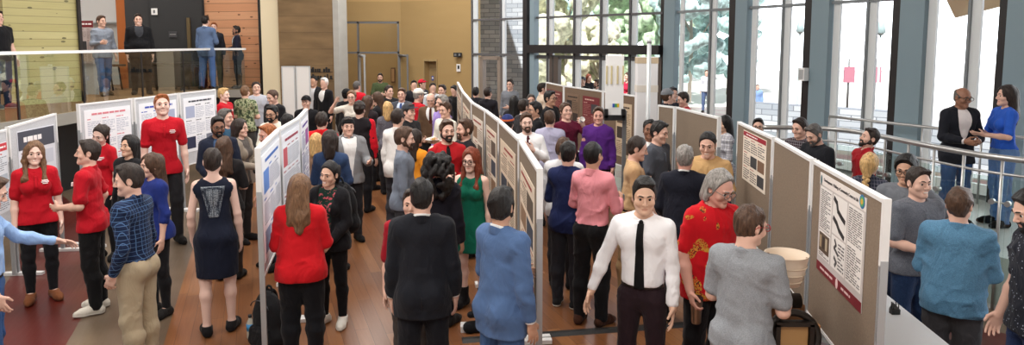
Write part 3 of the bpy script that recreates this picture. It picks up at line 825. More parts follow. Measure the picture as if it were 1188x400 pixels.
def dress_top(fg, outfit, o, det, seed):
    kind, c = outfit[0], outfit[1]; op = outfit[2] if len(outfit) > 2 else {}
    m = cloth(c, op.get('mat', 'plain'), op.get('c2'))
    T = lambda *a: a
    def collar(mat, i=.011, z0=1.435, z1=1.500, open_=.024):
        if det < 1: return
        lo, hi = fg.tp((-.16, 0, 1.40)), fg.tp((.16, 0, 1.56)); lo = np.minimum(lo, hi) - .17; hi = np.maximum(lo + .34, hi + .17)
        F = Field(lo, hi, CELL[det][1] * 1.1); fg.neck(F, i)
        F.ell(fg.tp((0, .0, 1.452)), [.080 * fg.k, .074 * fg.k, .030 * fg.k], fg.Rt, .015)
        F.cut(fg.tp((0, 0, z0)), fg.Rt @ A3((0, .25, -1))); F.cut(fg.tp((0, .03, z1)), fg.Rt @ A3((0, -.42, 1)))
        if open_: F.cone(fg.tp((0, -.20, 1.42)), fg.tp((0, -.065, 1.52)), open_ * .8 * fg.k, open_ * fg.k, .002, 's')
        fin(F, 'collar', mat, o)
    def tie(c_, zb=1.0, i=.024, knot=True):
        if det < 1: return
        mt = cloth(c_, 'satin')
        patch(fg, 'tie', mt, o, i, -.021, .021, zb, 1.445, taper=-.035)
        F = Field(fg.tp((0, -.07, 1.46)) - .08, fg.tp((0, -.07, 1.46)) + .08, .006); F.ell(fg.tp((0, -.078, 1.452)), [.017 * fg.k, .014 * fg.k, .020 * fg.k], fg.Rt)
        fin(F, 'tie_knot', mt, o)
    def belt(c_=(30, 22, 18)):
        if det < 2: return
        F = Field(*bounds(fg), CELL[det][0] * .8); k = fg.k; w = .158 if fg.f else .150; b = fg.b
        F.cone(A3((0, 0, .93)) * k, A3((0, 0, 1.03)) * k, w * b * k + .021, (.128 if fg.f else .142) * b * k + .021, .03, R=np.eye(3), sy=.68)
        F.cut((0, 0, 1.015 * k), (0, 0, 1)); F.cut((0, 0, .978 * k), (0, 0, -1)); fin(F, 'belt', flat('belt_leather', rgb(*c_), .45), o)
    lo_ = op.get('loose', 0.0); hem = op.get('hem', .86)
    if kind == 'polo':
        garment(fg, 'polo_shirt', m, o, det, .012, op.get('sleeve', .78), hem, loose=lo_ + .004, seed=seed, si=.020, wr=.005, notch=.10); collar(m, .013, 1.43, 1.492, .034)
        if det >= 1 and op.get('logo'):
            w = flat('polo_print', rgb(240, 225, 225))
            for zz, x0, x1 in ((1.352, .052, .108), (1.337, .046, .116), (1.322, .056, .106)): patch(fg, 'chest_print', w, o, .031, x0, x1, zz - .0035, zz + .0035)
        if det >= 2: patch(fg, 'placket', m, o, .0245, -.013, .013, 1.28, 1.40)
    elif kind == 'tee': garment(fg, 't_shirt', m, o, det, .012, op.get('sleeve', .68), hem, loose=lo_ + .006, seed=seed, si=.020, wr=.005)
    elif kind == 'shirt':
        tk = op.get('tuck', True)
        garment(fg, 'shirt', m, o, det, .010 if tk else .014, op.get('sleeve', 1.93), .995 if tk else hem, loose=lo_ + (.0 if tk else .006), seed=seed, si=.009, wr=.0065, notch=0 if op.get('tie') else .07); collar(m, .013, 1.43, 1.50, .026)
        if tk: belt()
        if det >= 2: patch(fg, 'placket', m, o, .0165, -.014, .014, 1.0 if tk else .95, 1.42)
        if op.get('tie'): tie(op['tie'], zb=op.get('tz', .985))
    elif kind == 'sweater': garment(fg, op.get('name', 'sweater'), m, o, det, .018, op.get('sleeve', 1.95), hem, loose=lo_ + .006, seed=seed, si=.018, wr=.005)
    elif kind == 'jacket':
        ms = cloth(op.get('shirt', (235, 235, 235)))
        garment(fg, 'shirt', ms, o, det, .009, 0, .995, seed=seed, wr=0, loose=lo_); collar(ms, .011, 1.44, 1.512)
        garment(fg, 'suit_jacket', m, o, det, .018, 1.86, op.get('hem', .80), v=op.get('v', 1.12), loose=lo_ + .008, seed=seed, si=.017, wr=.0045, flare=None)
        if op.get('tie'): tie(op['tie'], zb=1.02, i=.022)
        if det >= 1:
            F = Field(fg.tp((0, 0, 1.46)) - .2, fg.tp((0, 0, 1.46)) + .2, CELL[det][1] * 1.2); fg.neck(F, .018)
            F.cut(fg.tp((0, 0, 1.45)), fg.Rt @ A3((0, .1, -1))); F.cut(fg.tp((0, .05, 1.50)), fg.Rt @ A3((0, -.55, 1))); F.cut(fg.tp((0, -.035, 1.46)), fg.Rt @ A3((0, -1, 0)))
            fin(F, 'jacket_collar', m, o)
        if det >= 2:
            for sd in (1, -1):
                F = Field(fg.wr[sd] - .08, fg.wr[sd] + .08, .007); a = fg.wr[sd] - fg.hd[sd] * .03; F.cone(a, fg.wr[sd] + fg.hd[sd] * .004, .040 * fg.k, .038 * fg.k, 0); F.cut(fg.wr[sd] + fg.hd[sd] * .004, fg.hd[sd]); fin(F, 'shirt_cuff', ms, o)
    elif kind == 'open':                          # open hoodie / cardigan / blazer over a tee
        garment(fg, 'top', cloth(op.get('under', (230, 230, 230)), op.get('umat', 'plain'), op.get('uc2')), o, det, .009, 0, op.get('uhem', .88), seed=seed, wr=0, low=op.get('ulow', 0))
        garment(fg, op.get('name', 'jacket'), m, o, det, .024, 1.94, op.get('hem', .84), seed=seed, si=.022, wr=.006, loose=lo_ + .006, zip_open=op.get('gap', .045))
        if op.get('hood') and det >= 1:
            F = Field(fg.tp((0, .06, 1.46)) - .2, fg.tp((0, .06, 1.46)) + .2, CELL[det][1] * 1.3); F.ell(fg.tp((0, .085, 1.455)), [.105 * fg.k, .055 * fg.k, .07 * fg.k], fg.Rt); fg.neck(F, .022); F.cut(fg.tp((0, 0, 1.40)), (0, 0, -1)); F.cut(fg.tp((0, 0, 1.51)), fg.Rt @ A3((0, -.3, 1))); F.cut(fg.tp((0, -.05, 1.46)), fg.Rt @ A3((0, -1, 0)))
            fin(F, 'hood', m, o)
    elif kind == 'dress':
        garment(fg, 'dress', m, o, det, .008, op.get('sleeve', 0), op.get('hem', .58), seed=seed, wr=op.get('wr', .0015), flare=op.get('flare'), neck=False, low=op.get('low', .085), bare=True)
    elif kind == 'cardigan': garment(fg, 'cardigan', m, o, det, .018, 1.95, hem, seed=seed, si=.018, wr=.006, v=1.15, loose=lo_)
def garment_sleeve(fg, o, det, sd):
    F = Field(*bounds(fg), CELL[det][0]); fg.arm(F, sd, .021, 1.95); F.noise(.004, 30, 3); fin(F, 'sleeve', cloth((204, 22, 40)), o)
def hat_band(fg, o, c):
    H, k = fg.hp_, fg.k; F = Field(H((0, 0, 1.7)) - .2, H((0, 0, 1.7)) + .2, .009)
    F.ell(H((0, .008, 1.680)), [.098 * k, .118 * k, .102 * k], fg.Rh); F.cut(H((0, -.08, 1.692)), fg.Rh @ A3((0, -.1, -1))); F.cut(H((0, -.08, 1.725)), fg.Rh @ A3((0, .1, 1))); fin(F, 'hat_band', cloth(c), o)
def dragons(fg, o):
    m = cloth((196, 22, 34), 'floral', (190, 140, 48))
    for x0, x1, z0, z1 in ((-.15, -.03, 1.12, 1.38), (.03, .15, 1.12, 1.38)):
        patch(fg, 'dragon_print', m, o, .0325, x0, x1, z0, z1, c=.006)
    for x0, x1, z0, z1 in ((-.13, -.02, 1.05, 1.32), (.03, .13, 1.0, 1.3)): patch(fg, 'dragon_print', m, o, .0325, x0, x1, z0, z1, back=True, c=.006)
SKY_LOW, SKY_HIGH, FILL_POWER, SUN, EXPO = .25, 4.5, 0.64, 8.0, 0.0
make_camera()
# ------------------------------------------------------------------ the setting
def onl(px, A, B):
    """the point of the floor line A-B that the picture column px meets"""
    r = (px - PPX) / FOC; k = r / math.cos(PITCH) * math.cos(PITCH)
    dx, dy = B[0] - A[0], B[1] - A[1]
    t = (A[0] - r * A[1]) / (r * dy - dx)
    return Vector((A[0] + t * dx, A[1] + t * dy, 0))
def fl(px, Y, z=0.0): return Vector(((px - PPX) / FOC * Y, Y, z))
def zz(py, Y): return CAM_H - (py - HOR) / FOC * Y
UP = Vector((0, 0, 1))
def wall_prism(m, a, b, z0, z1, th, mi=0):
    """a slab standing on the line a-b; th > 0 grows to the side away from the viewer"""
    a = Vector((a[0], a[1], z0)); b = Vector((b[0], b[1], z0)); d = (b - a).normalized(); n = Vector((-d.y, d.x, 0))
    if n.dot(Vector((a.x, a.y, 0))) < 0: n = -n
    m.prism([a, b, b + n * th, a + n * th], (0, 0, z1 - z0), mi)
    return m
def struct(m, name, mat): return tag(m.build(name, mat), kind='structure')
# ---- materials
def floor_mat():
    m, nt, b = new_mat('hall_floor'); L = nt.links
    tc = node(nt, 'ShaderNodeTexCoord'); sx = node(nt, 'ShaderNodeSeparateXYZ'); L.new(tc.outputs['Object'], sx.inputs[0])
    X, Y = sx.outputs[0], sx.outputs[1]
    ca, sa = math.cos(math.atan(.37)), math.sin(math.atan(.37))      # planks run toward (-.37, 1)
    u = mathn(nt, 'ADD', mathn(nt, 'MULTIPLY', X, ca), mathn(nt, 'MULTIPLY', Y, sa))
    v = mathn(nt, 'SUBTRACT', mathn(nt, 'MULTIPLY', Y, ca), mathn(nt, 'MULTIPLY', X, sa))
    pw = .13; row = mathn(nt, 'FLOOR', mathn(nt, 'DIVIDE', u, pw))
    wn = node(nt, 'ShaderNodeTexWhiteNoise', noise_dimensions='1D'); L.new(row, wn.inputs['W'])
    vv = mathn(nt, 'ADD', mathn(nt, 'DIVIDE', v, 1.8), mathn(nt, 'MULTIPLY', wn.outputs['Value'], 7.0))
    cv = node(nt, 'ShaderNodeCombineXYZ'); L.new(row, cv.inputs[0]); L.new(mathn(nt, 'FLOOR', vv), cv.inputs[1])
    wn2 = node(nt, 'ShaderNodeTexWhiteNoise', noise_dimensions='2D'); L.new(cv.outputs[0], wn2.inputs['Vector'])
    base = ramp(nt, wn2.outputs['Value'], [(0, rgb(118, 75, 46)), (.5, rgb(140, 92, 57)), (1, rgb(158, 108, 68))])
    g = node(nt, 'ShaderNodeCombineXYZ'); L.new(mathn(nt, 'MULTIPLY', u, 40), g.inputs[0]); L.new(mathn(nt, 'MULTIPLY', v, 2.2), g.inputs[1]); L.new(wn2.outputs['Value'], g.inputs[2])
    gn = node(nt, 'ShaderNodeTexNoise'); gn.inputs['Scale'].default_value = 1; gn.inputs['Detail'].default_value = 5; gn.inputs['Distortion'].default_value = .6; L.new(g.outputs[0], gn.inputs['Vector'])
    wood = mixc(nt, mathn(nt, 'MULTIPLY', gn.outputs['Fac'], .55), base, rgb(92, 55, 32))
    e1 = mathn(nt, 'LESS_THAN', mathn(nt, 'FRACT', mathn(nt, 'DIVIDE', u, pw)), .035); e2 = mathn(nt, 'LESS_THAN', mathn(nt, 'FRACT', vv), .003)
    seam = mathn(nt, 'MAXIMUM', e1, e2)
    wood = mixc(nt, mathn(nt, 'MULTIPLY', seam, .7), wood, rgb(60, 36, 22))
    # polished concrete with a red band beside the boards (distance from the planks' edge)
    e0 = (-3.19 * ca + 6.13 * sa)
    d = mathn(nt, 'SUBTRACT', e0, u)
    cn = node(nt, 'ShaderNodeTexNoise'); cn.inputs['Scale'].default_value = 1.1; cn.inputs['Detail'].default_value = 6; L.new(tc.outputs['Object'], cn.inputs['Vector'])
    conc = ramp(nt, cn.outputs['Fac'], [(.3, rgb(88, 75, 62)), (.7, rgb(116, 98, 80))])
    redc = ramp(nt, cn.outputs['Fac'], [(.3, rgb(78, 24, 18)), (.7, rgb(96, 34, 26))])
    bend = mathn(nt, 'MULTIPLY', mathn(nt, 'POWER', mathn(nt, 'SUBTRACT', Y, 6.0), 2), .045)
    dd = mathn(nt, 'SUBTRACT', d, bend)
    band = mathn(nt, 'MULTIPLY', mathn(nt, 'GREATER_THAN', dd, .82), mathn(nt, 'LESS_THAN', dd, 1.75))
    conc = mixc(nt, band, conc, redc)
    # second patch beyond the tall board on the window side
    rr = mathn(nt, 'SUBTRACT', mathn(nt, 'ADD', X, mathn(nt, 'MULTIPLY', Y, .12)), 3.0)
    onr = mathn(nt, 'GREATER_THAN', rr, 0.0)
    band2 = mathn(nt, 'GREATER_THAN', mathn(nt, 'SINE', mathn(nt, 'MULTIPLY', mathn(nt, 'ADD', X, Y), 3.2)), .2)
    conc2 = mixc(nt, band2, conc, redc)
    col = mixc(nt, mathn(nt, 'GREATER_THAN', d, 0.0), wood, conc); col = mixc(nt, onr, col, conc2)
    L.new(col, b.inputs['Base Color']); b.inputs['Roughness'].default_value = .30; b.inputs['Specular IOR Level'].default_value = .5
    L.new(mathn(nt, 'ADD', .24, mathn(nt, 'MULTIPLY', gn.outputs['Fac'], .16)), b.inputs['Roughness'])
    bump(nt, b, mathn(nt, 'MULTIPLY', seam, -1.0), .25, .003)
    return m
def plank_wall_mat(c1, c2, pitch, knots=True):
    m, nt, b = new_mat('plank_wall'); L = nt.links
    tc = node(nt, 'ShaderNodeTexCoord'); sx = node(nt, 'ShaderNodeSeparateXYZ'); L.new(tc.outputs['Object'], sx.inputs[0])
    q = mathn(nt, 'DIVIDE', sx.outputs[2], pitch); row = mathn(nt, 'FLOOR', q)
    wn = node(nt, 'ShaderNodeTexWhiteNoise', noise_dimensions='1D'); L.new(row, wn.inputs['W'])
    h = mathn(nt, 'ADD', sx.outputs[0], sx.outputs[1])
    cv = node(nt, 'ShaderNodeCombineXYZ'); L.new(mathn(nt, 'ADD', mathn(nt, 'MULTIPLY', h, 1.2), mathn(nt, 'MULTIPLY', wn.outputs['Value'], 20)), cv.inputs[0]); L.new(mathn(nt, 'MULTIPLY', sx.outputs[2], 22), cv.inputs[1])
    n = node(nt, 'ShaderNodeTexNoise'); n.inputs['Scale'].default_value = 1; n.inputs['Detail'].default_value = 4; n.inputs['Distortion'].default_value = 1.2; L.new(cv.outputs[0], n.inputs['Vector'])
    base = mixc(nt, wn.outputs['Value'], c1, c2)
    d = tuple(x * .62 for x in c1[:3]) + (1,)
    col = mixc(nt, mathn(nt, 'MULTIPLY', n.outputs['Fac'], .55), base, d)
    if knots:
        vo = node(nt, 'ShaderNodeTexVoronoi'); vo.inputs['Scale'].default_value = 1.0; L.new(coords(nt, (3.2, 3.2, 7.0)), vo.inputs['Vector'])
        col = mixc(nt, mathn(nt, 'LESS_THAN', vo.outputs['Distance'], .14), col, tuple(x * .3 for x in c1[:3]) + (1,))
    seam = mathn(nt, 'LESS_THAN', mathn(nt, 'FRACT', q), .06)
    col = mixc(nt, mathn(nt, 'MULTIPLY', seam, .75), col, tuple(x * .25 for x in c1[:3]) + (1,))
    L.new(col, b.inputs['Base Color']); b.inputs['Roughness'].default_value = .6
    return m
def concrete_mat(c1, c2, lines=.35, sc=2.0):
    m, nt, b = new_mat('concrete'); L = nt.links
    tc = node(nt, 'ShaderNodeTexCoord'); sx = node(nt, 'ShaderNodeSeparateXYZ'); L.new(tc.outputs['Object'], sx.inputs[0])
    n = node(nt, 'ShaderNodeTexNoise'); n.inputs['Scale'].default_value = sc; n.inputs['Detail'].default_value = 6; L.new(coords(nt, (.6, .6, 2.4)), n.inputs['Vector'])
    col = mixc(nt, n.outputs['Fac'], c1, c2)
    seam = mathn(nt, 'LESS_THAN', mathn(nt, 'FRACT', mathn(nt, 'DIVIDE', sx.outputs[2], lines)), .04)
    col = mixc(nt, mathn(nt, 'MULTIPLY', seam, .35), col, tuple(x * .4 for x in c1[:3]) + (1,))
    L.new(col, b.inputs['Base Color']); b.inputs['Roughness'].default_value = .8
    return m
def stone_mat():
    m, nt, b = new_mat('stone_blocks'); L = nt.links
    tc = node(nt, 'ShaderNodeTexCoord'); sx = node(nt, 'ShaderNodeSeparateXYZ'); L.new(tc.outputs['Object'], sx.inputs[0])
    cv = node(nt, 'ShaderNodeCombineXYZ'); L.new(sx.outputs[0], cv.inputs[0]); L.new(sx.outputs[2], cv.inputs[1])
    br = node(nt, 'ShaderNodeTexBrick'); br.inputs['Scale'].default_value = 1.0; br.inputs['Brick Width'].default_value = .40; br.inputs['Row Height'].default_value = .15; br.inputs['Mortar Size'].default_value = .010
    br.inputs['Color1'].default_value = rgb(150, 160, 172); br.inputs['Color2'].default_value = rgb(200, 206, 212); br.inputs['Mortar'].default_value = rgb(126, 132, 142); br.inputs['Bias'].default_value = .1
    L.new(cv.outputs[0], br.inputs['Vector']); L.new(br.outputs['Color'], b.inputs['Base Color']); b.inputs['Roughness'].default_value = .9
    return m
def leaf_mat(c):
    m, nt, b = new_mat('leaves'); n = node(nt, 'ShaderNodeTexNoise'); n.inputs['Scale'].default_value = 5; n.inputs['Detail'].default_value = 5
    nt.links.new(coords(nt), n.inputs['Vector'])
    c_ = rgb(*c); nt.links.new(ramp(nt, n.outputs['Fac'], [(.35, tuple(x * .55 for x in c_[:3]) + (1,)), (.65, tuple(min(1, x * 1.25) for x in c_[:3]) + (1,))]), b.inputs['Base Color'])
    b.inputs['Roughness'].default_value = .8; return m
def glass_mat(name, tint, refl=.08, rough=0.0):
    m = bpy.data.materials.new(name); m.use_nodes = True; nt = m.node_tree; nt.nodes.clear()
    out = node(nt, 'ShaderNodeOutputMaterial'); tr = node(nt, 'ShaderNodeBsdfTransparent'); tr.inputs[0].default_value = tint
    gl = node(nt, 'ShaderNodeBsdfGlossy'); gl.inputs['Roughness'].default_value = rough; mx = node(nt, 'ShaderNodeMixShader')
    lw = node(nt, 'ShaderNodeLayerWeight'); lw.inputs[0].default_value = .5; ge = node(nt, 'ShaderNodeNewGeometry')
    fa = mathn(nt, 'ADD', refl, mathn(nt, 'MULTIPLY', mathn(nt, 'POWER', lw.outputs['Facing'], 4.0), .5))
    fa = mathn(nt, 'MULTIPLY', fa, mathn(nt, 'SUBTRACT', 1.0, ge.outputs['Backfacing']))
    nt.links.new(fa, mx.inputs[0]); nt.links.new(tr.outputs[0], mx.inputs[1]); nt.links.new(gl.outputs[0], mx.inputs[2]); nt.links.new(mx.outputs[0], out.inputs[0])
    return m
GLASS = glass_mat('window_glass', (.985, .993, 1, 1), .03)
RGLASS = glass_mat('railing_glass', (.90, .95, .93, 1), .10, .02)
BGLASS = glass_mat('balcony_glass', (.90, .95, .93, 1), .24, .01)
M_STEEL = flat('brushed_steel', rgb(184, 184, 184), .35, .7)
M_DARK = flat('dark_bronze_frame', rgb(36, 32, 33), .45)
M_BLUEGREY = flat('blue_grey_column', rgb(128, 148, 158), .5)
M_ALU = flat('pale_aluminium', rgb(196, 200, 203), .4, .2)
M_GREYFR = flat('grey_frame', rgb(120, 122, 124), .45, .3)
M_WHITE = flat('white_paint', rgb(236, 236, 236), .5)
M_BLACK = flat('black_paint', rgb(22, 22, 24), .5)
M_YEL = concrete_mat(rgb(184, 154, 102), rgb(194, 164, 112), 99)
# ---- floor, walls
m = MB(); m.box((0, 14, -.05), (34, 30, .1)); struct(m, 'floor', floor_mat())
GD_ = (8.1, 5.9); A_ = (-1.16, 20.2); B_ = (3.42, 15.3); D_ = (8.1, 5.9)
ya0, ya1 = fl(398, 21.6), fl(466, 21.6)
m = MB(); x0, x1 = ya0.x, ya1.x
dL, dR = fl(400, 21.6).x, fl(464, 21.6).x; zt = zz(25, 21.6)
m.box(((dL + dR) / 2, 21.75, (zt + 6.4) / 2), (dR - dL, .3, 6.4 - zt)); m.box(((dR + x1) / 2, 21.75, 3.2), (x1 - dR, .3, 6.4)); m.box((dL - .5, 21.75, 3.2), (1.0, .3, 6.4))
struct(m, 'wall_doorway', M_YEL)
m = MB(); 
a, b = fl(466, 21.6), fl(551, 20.15); dA, dB = onl(493, a, b), onl(507, a, b); dz = zz(71, 20.9)
wall_prism(m, a, dA, 0, 6.4, .3); wall_prism(m, dB, b, 0, 6.4, .3); wall_prism(m, dA, dB, dz, 6.4, .3); struct(m, 'wall_back', M_YEL)
m = MB(); n_ = Vector((.06, .3, 0)); wall_prism(m, dA + n_ * .7, dB + n_ * .7, 0, dz, .05); struct(m, 'door_1', flat('door_tan', rgb(150, 128, 92), .5))
m = MB(); wall_prism(m, dA - (dB - dA) * .06, dA, 0, dz + .06, -.03); wall_prism(m, dB, dB + (dB - dA) * .06, 0, dz + .06, -.03); wall_prism(m, dA, dB, dz, dz + .06, -.03); struct(m, 'trim_1', flat('door_trim', rgb(168, 146, 104), .5))
m = MB(); m.box((fl(430, 25.5).x, 25.5, 2.2), (6.5, .2, 4.6)); m.box((fl(400, 24).x - 1.4, 24, 2.2), (.2, 3.6, 4.6)); struct(m, 'wall_corridor', M_YEL)
# glazed entrance of the corridor
def bar(m, p, q, w, d): 
    c = (Vector(p) + Vector(q)) / 2; v = Vector(q) - Vector(p); m.box(c, (max(abs(v.x), w), max(abs(v.y), d), max(abs(v.z), w))); return m
Yg = 21.62; gx = lambda px: fl(px, Yg).x; gz = lambda py: zz(py, Yg)
m = MB()
for px in (400, 416.5, 463): bar(m, (gx(px), Yg, 0), (gx(px), Yg, zt), .055, .08)
for py in (26.5, 61): bar(m, (gx(399), Yg, gz(py)), (gx(464), Yg, gz(py)), .06, .08)
struct(m, 'window_1', M_GREYFR)
m = MB(); m.box((gx(408), Yg, (gz(61) + zt) / 2), (gx(416) - gx(400), .012, zt - gz(61))); m.box((gx(440), Yg, (gz(61) + zt) / 2), (gx(463) - gx(417), .012, zt - gz(61))); m.box((gx(408), Yg, gz(61) / 2), (gx(416) - gx(400), .012, gz(61))); struct(m, 'window_2', GLASS)
def glass_door(name, hx, ex, ey):
    a = Vector((hx, Yg - .03, 0)); b = Vector((ex, ey, 0)); m = MB(); h = gz(62.5); d = (b - a).normalized()
    for p in (a, b): m.box(p + UP * h / 2, (.05, .05, h))
    for z in (.12, h - .05): m.tube([a + UP * z, b + UP * z], .045, 6)
    o = struct(m, name, M_GREYFR if name == 'door_3' else M_ALU); g = MB(); wall_prism(g, a, b, .12, h - .05, .012); g.build('pane', GLASS, o)
    hd = MB(); q = a.lerp(b, .85); hd.tube([q + Vector((.05, -.06, .9)), q + Vector((.05, -.06, 1.3))], .015, 6); hd.build('door_handle', M_STEEL, o)
glass_door('door_2', gx(418), gx(430.5), 20.7); glass_door('door_3', gx(464), gx(476.5), 21.0)
# concrete wall, pale pier
cx0, cx1 = fl(325, 17.8).x, fl(388, 17.8).x
m = MB(); m.box(((cx0 + cx1) / 2, 18.25, 3.2), (cx1 - cx0, .9, 6.4)); struct(m, 'wall_concrete', concrete_mat(rgb(66, 50, 30), rgb(156, 126, 88), .42, 1.6))
m = MB(); m.box((cx1 + .07, 18.25, 3.2), (.14, .94, 6.4)); struct(m, 'trim_2', concrete_mat(rgb(150, 148, 142), rgb(176, 174, 168), 9))
m = MB(); px0, px1 = fl(305, 17.9).x, fl(325, 17.9).x; m.box(((px0 + px1) / 2, 18.1, 3.2), (px1 - px0, .4, 6.4)); struct(m, 'wall_pier', flat('pier_cream', rgb(226, 212, 180), .6))
# ceiling
m = MB(); m.prism([(-17, -2.5, 6.4), (9.5, -2.5, 6.4), (GD_[0] + .1, GD_[1], 6.4), (B_[0] + .1, B_[1] + .1, 6.4), (A_[0], A_[1] + .2, 6.4), (-1.2, 27, 6.4), (-17, 27, 6.4)], (0, 0, .25)); struct(m, 'ceiling', flat('ceiling_pale', rgb(226, 220, 208), .8))
# balcony deck
m = MB(); m.prism([(-7.6, 8.5, 1.32), (-7.6, 17.6, 1.32), (-6.75, 17.6, 1.32), (-6.75, 18.6, 1.32), (-12.5, 21, 1.32), (-16, 21, 1.32), (-16, 8.5, 1.32)], (0, 0, .18)); struct(m, 'floor_balcony', plank_wall_mat(rgb(150, 112, 76), rgb(164, 124, 86), 9, False))
m = MB(); m.box((-7.585, 13.05, 1.40), (.03, 9.1, .20)); m.box((-7.19, 17.58, 1.40), (.84, .03, .2)); struct(m, 'trim_3', flat('fascia_grey', rgb(150, 146, 138), .5))
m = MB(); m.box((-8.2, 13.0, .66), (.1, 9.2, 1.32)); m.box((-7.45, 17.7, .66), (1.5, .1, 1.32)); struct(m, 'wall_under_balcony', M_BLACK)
# balcony walls
m = MB(); a, b = fl(-60, 16), fl(12, 16.0); wall_prism(m, a, b, 1.5, 6.4, .1); struct(m, 'wall_dark_edge', M_BLACK)
m = MB(); a, b = fl(9, 12.9), fl(95, 14.1); wall_prism(m, a, b, 1.5, 6.4, .12); struct(m, 'wall_pale_planks', plank_wall_mat(rgb(190, 180, 122), rgb(206, 198, 144), .145))
m = MB(); a, b = fl(93.5, 14.05), fl(97, 14.15); wall_prism(m, a, b, 1.5, 6.4, -.03); struct(m, 'trim_4', M_DARK)
m = MB(); a, b = fl(60, 19.6), fl(152, 19.6); wall_prism(m, a, b, 1.5, 6.4, .1); struct(m, 'wall_recess', flat('recess_white', rgb(222, 222, 220), .6))
m = MB(); a, b = fl(139, 18.2), fl(150, 18.2); wall_prism(m, a, b, 1.5, 6.4, .12); struct(m, 'trim_5', flat('orange_jamb', rgb(176, 98, 46), .5))
m = MB(); a, b = fl(149, 18.15), fl(241, 19.0); wall_prism(m, a, b, 1.5, 6.4, .1); struct(m, 'wall_black', flat('black_wall', rgb(34, 33, 35), .55))
m = MB(); a, b = fl(178, 18.35), fl(238, 18.9); wall_prism(m, a, b, 1.5, 3.9, -.03); o = struct(m, 'door_4', flat('black_door', rgb(28, 28, 30), .5))
m = MB(); a = onl(220, fl(178, 18.3), fl(238, 18.85)); wall_prism(m, a, a + Vector((.09, 0, 0)), zz(57, 18.7), zz(21, 18.7), -.04); m.build('door_pull', flat('brass_dull', rgb(120, 104, 76), .4, .6), o)
m = MB(); a, b = fl(240, 19.0), fl(304, 18.6); wall_prism(m, a, b, 1.5, 6.4, .1); struct(m, 'wall_wood', plank_wall_mat(rgb(218, 152, 110), rgb(236, 180, 140), .22))
m = MB(); a, b = fl(302.5, 18.58), fl(305.5, 18.58); wall_prism(m, a, b, 0, 6.4, -.04); struct(m, 'trim_6', M_DARK)
# glass walls -------------------------------------------------------------------
GA, GB = Vector((A_[0], A_[1], 0)), Vector((B_[0], B_[1], 0)); GD = Vector((D_[0], D_[1], 0))
fdir = (GB - GA).normalized(); fn = Vector((fdir.y, -fdir.x, 0)); fn = -fn if fn.y > 0 else fn
sdir = (GD - GB).normalized(); sn = Vector((-sdir.y, sdir.x, 0)); sn = -sn if sn.x > 0 else sn
def fp(px): return onl(px, GA, GB)
def sp_(px): return onl(px, GB, GD)
ZM = 3.34; TOP = 6.4
def post(m, p, w, d, z0=0, z1=TOP, dr=fdir, nn=fn, mi=0):
    p = Vector((p.x, p.y, z0)); m.prism([p - dr * w / 2, p + dr * w / 2, p + dr * w / 2 + nn * d, p - dr * w / 2 + nn * d], (0, 0, z1 - z0), mi); return m
def rail(m, p, q, z, h, d, nn, mi=0):
    p = Vector((p.x, p.y, z - h / 2)); q = Vector((q.x, q.y, z - h / 2)); m.prism([p, q, q + nn * d, p + nn * d], (0, 0, h), mi); return m
m = MB()
for px, w in ((553, .16), (586, .12), (640.5, .15), (671.5, .16), (702, .15), (736, .16)): post(m, fp(px), w, .06)
struct(m, 'window_3', flat('window_frame_pale', rgb(212, 218, 222), .45))
m = MB()
for px in (550.5, 583.5, 637.5, 668, 698.8, 732.5): post(m, fp(px), .055, .10)
rail(m, fp(551), fp(770), ZM, .05, .1, fn); rail(m, fp(551), fp(614), zz(63, 19.5), .06, .1, fn); rail(m, fp(622), fp(770), zz(66.5, 17.3), .09, .08, fn)
struct(m, 'window_7', flat('window_frame_grey', rgb(92, 92, 94), .45))
m = MB(); rail(m, fp(619), fp(771), 2.53, .21, .26, fn); struct(m, 'trim_7', M_DARK)
m = MB(); post(m, fp(615.5), .16, .22); struct(m, 'trim_8', M_DARK)
m = MB(); post(m, fp(622.5), .16, .18); struct(m, 'trim_9', M_BLUEGREY)
m = MB(); g0, g1 = fp(551), fp(640); wall_prism(m, g0, g1, 0, TOP, .015); g0, g1 = fp(640), fp(771); wall_prism(m, g0, g1, zz(66.5, 17.3), TOP, .015); struct(m, 'window_4', GLASS)
# entrance opening frame and the framed glass door
m = MB()
for px, w, mt in ((642.5, .10, 0), (648.5, .16, 0), (768, .12, 0)): post(m, fp(px), w, .12, 0, zz(66.5, 17.3))
struct(m, 'door_5', flat('brown_frame', rgb(84, 74, 68), .5))
m = MB()
for px in (562.5, 583): post(m, fp(px), .13, .14, 0, zz(66, 19.6))
rail(m, fp(562), fp(584), zz(67, 19.6), .1, .14, fn); struct(m, 'door_6', flat('door_frame_taupe', rgb(136, 124, 114), .5))
# the long window wall
cols = [(769, 774.5, 787), (848, 857, 870.5), (935, 945, 965), (1036.5, 1047, 1075), (1159, 1170, 1200)]
for i, (d0, d1, g1) in enumerate(cols):
    m = MB(); a, b, c = sp_(d0), sp_(d1), sp_(g1)
    m.prism([a, b, b + sn * .10, a + sn * .10], (0, 0, TOP)); struct(m, 'trim_%d' % (10 + 2 * i), M_DARK)
    m = MB(); m.prism([b, c, c + sn * .14, b + sn * .14], (0, 0, TOP)); struct(m, 'trim_%d' % (11 + 2 * i), M_BLUEGREY)
m = MB()
for px, w in ((791.5, .10), (828.5, .10), (875, .11), (913, .12), (970, .12), (1011.5, .13), (1080, .12), (1130, .14)): post(m, sp_(px), w, .05, 0, TOP, sdir, sn)
for p0, p1 in ((787, 849), (870, 936), (965, 1037), (1075, 1160)): rail(m, sp_(p0), sp_(p1), .70, .14, .08, sn)
struct(m, 'window_5', flat('window_frame_white', rgb(222, 226, 228), .45))
m = MB()
for px in (825.5, 909, 1006.5, 1124): post(m, sp_(px), .035, .09, 0, TOP, sdir, sn)
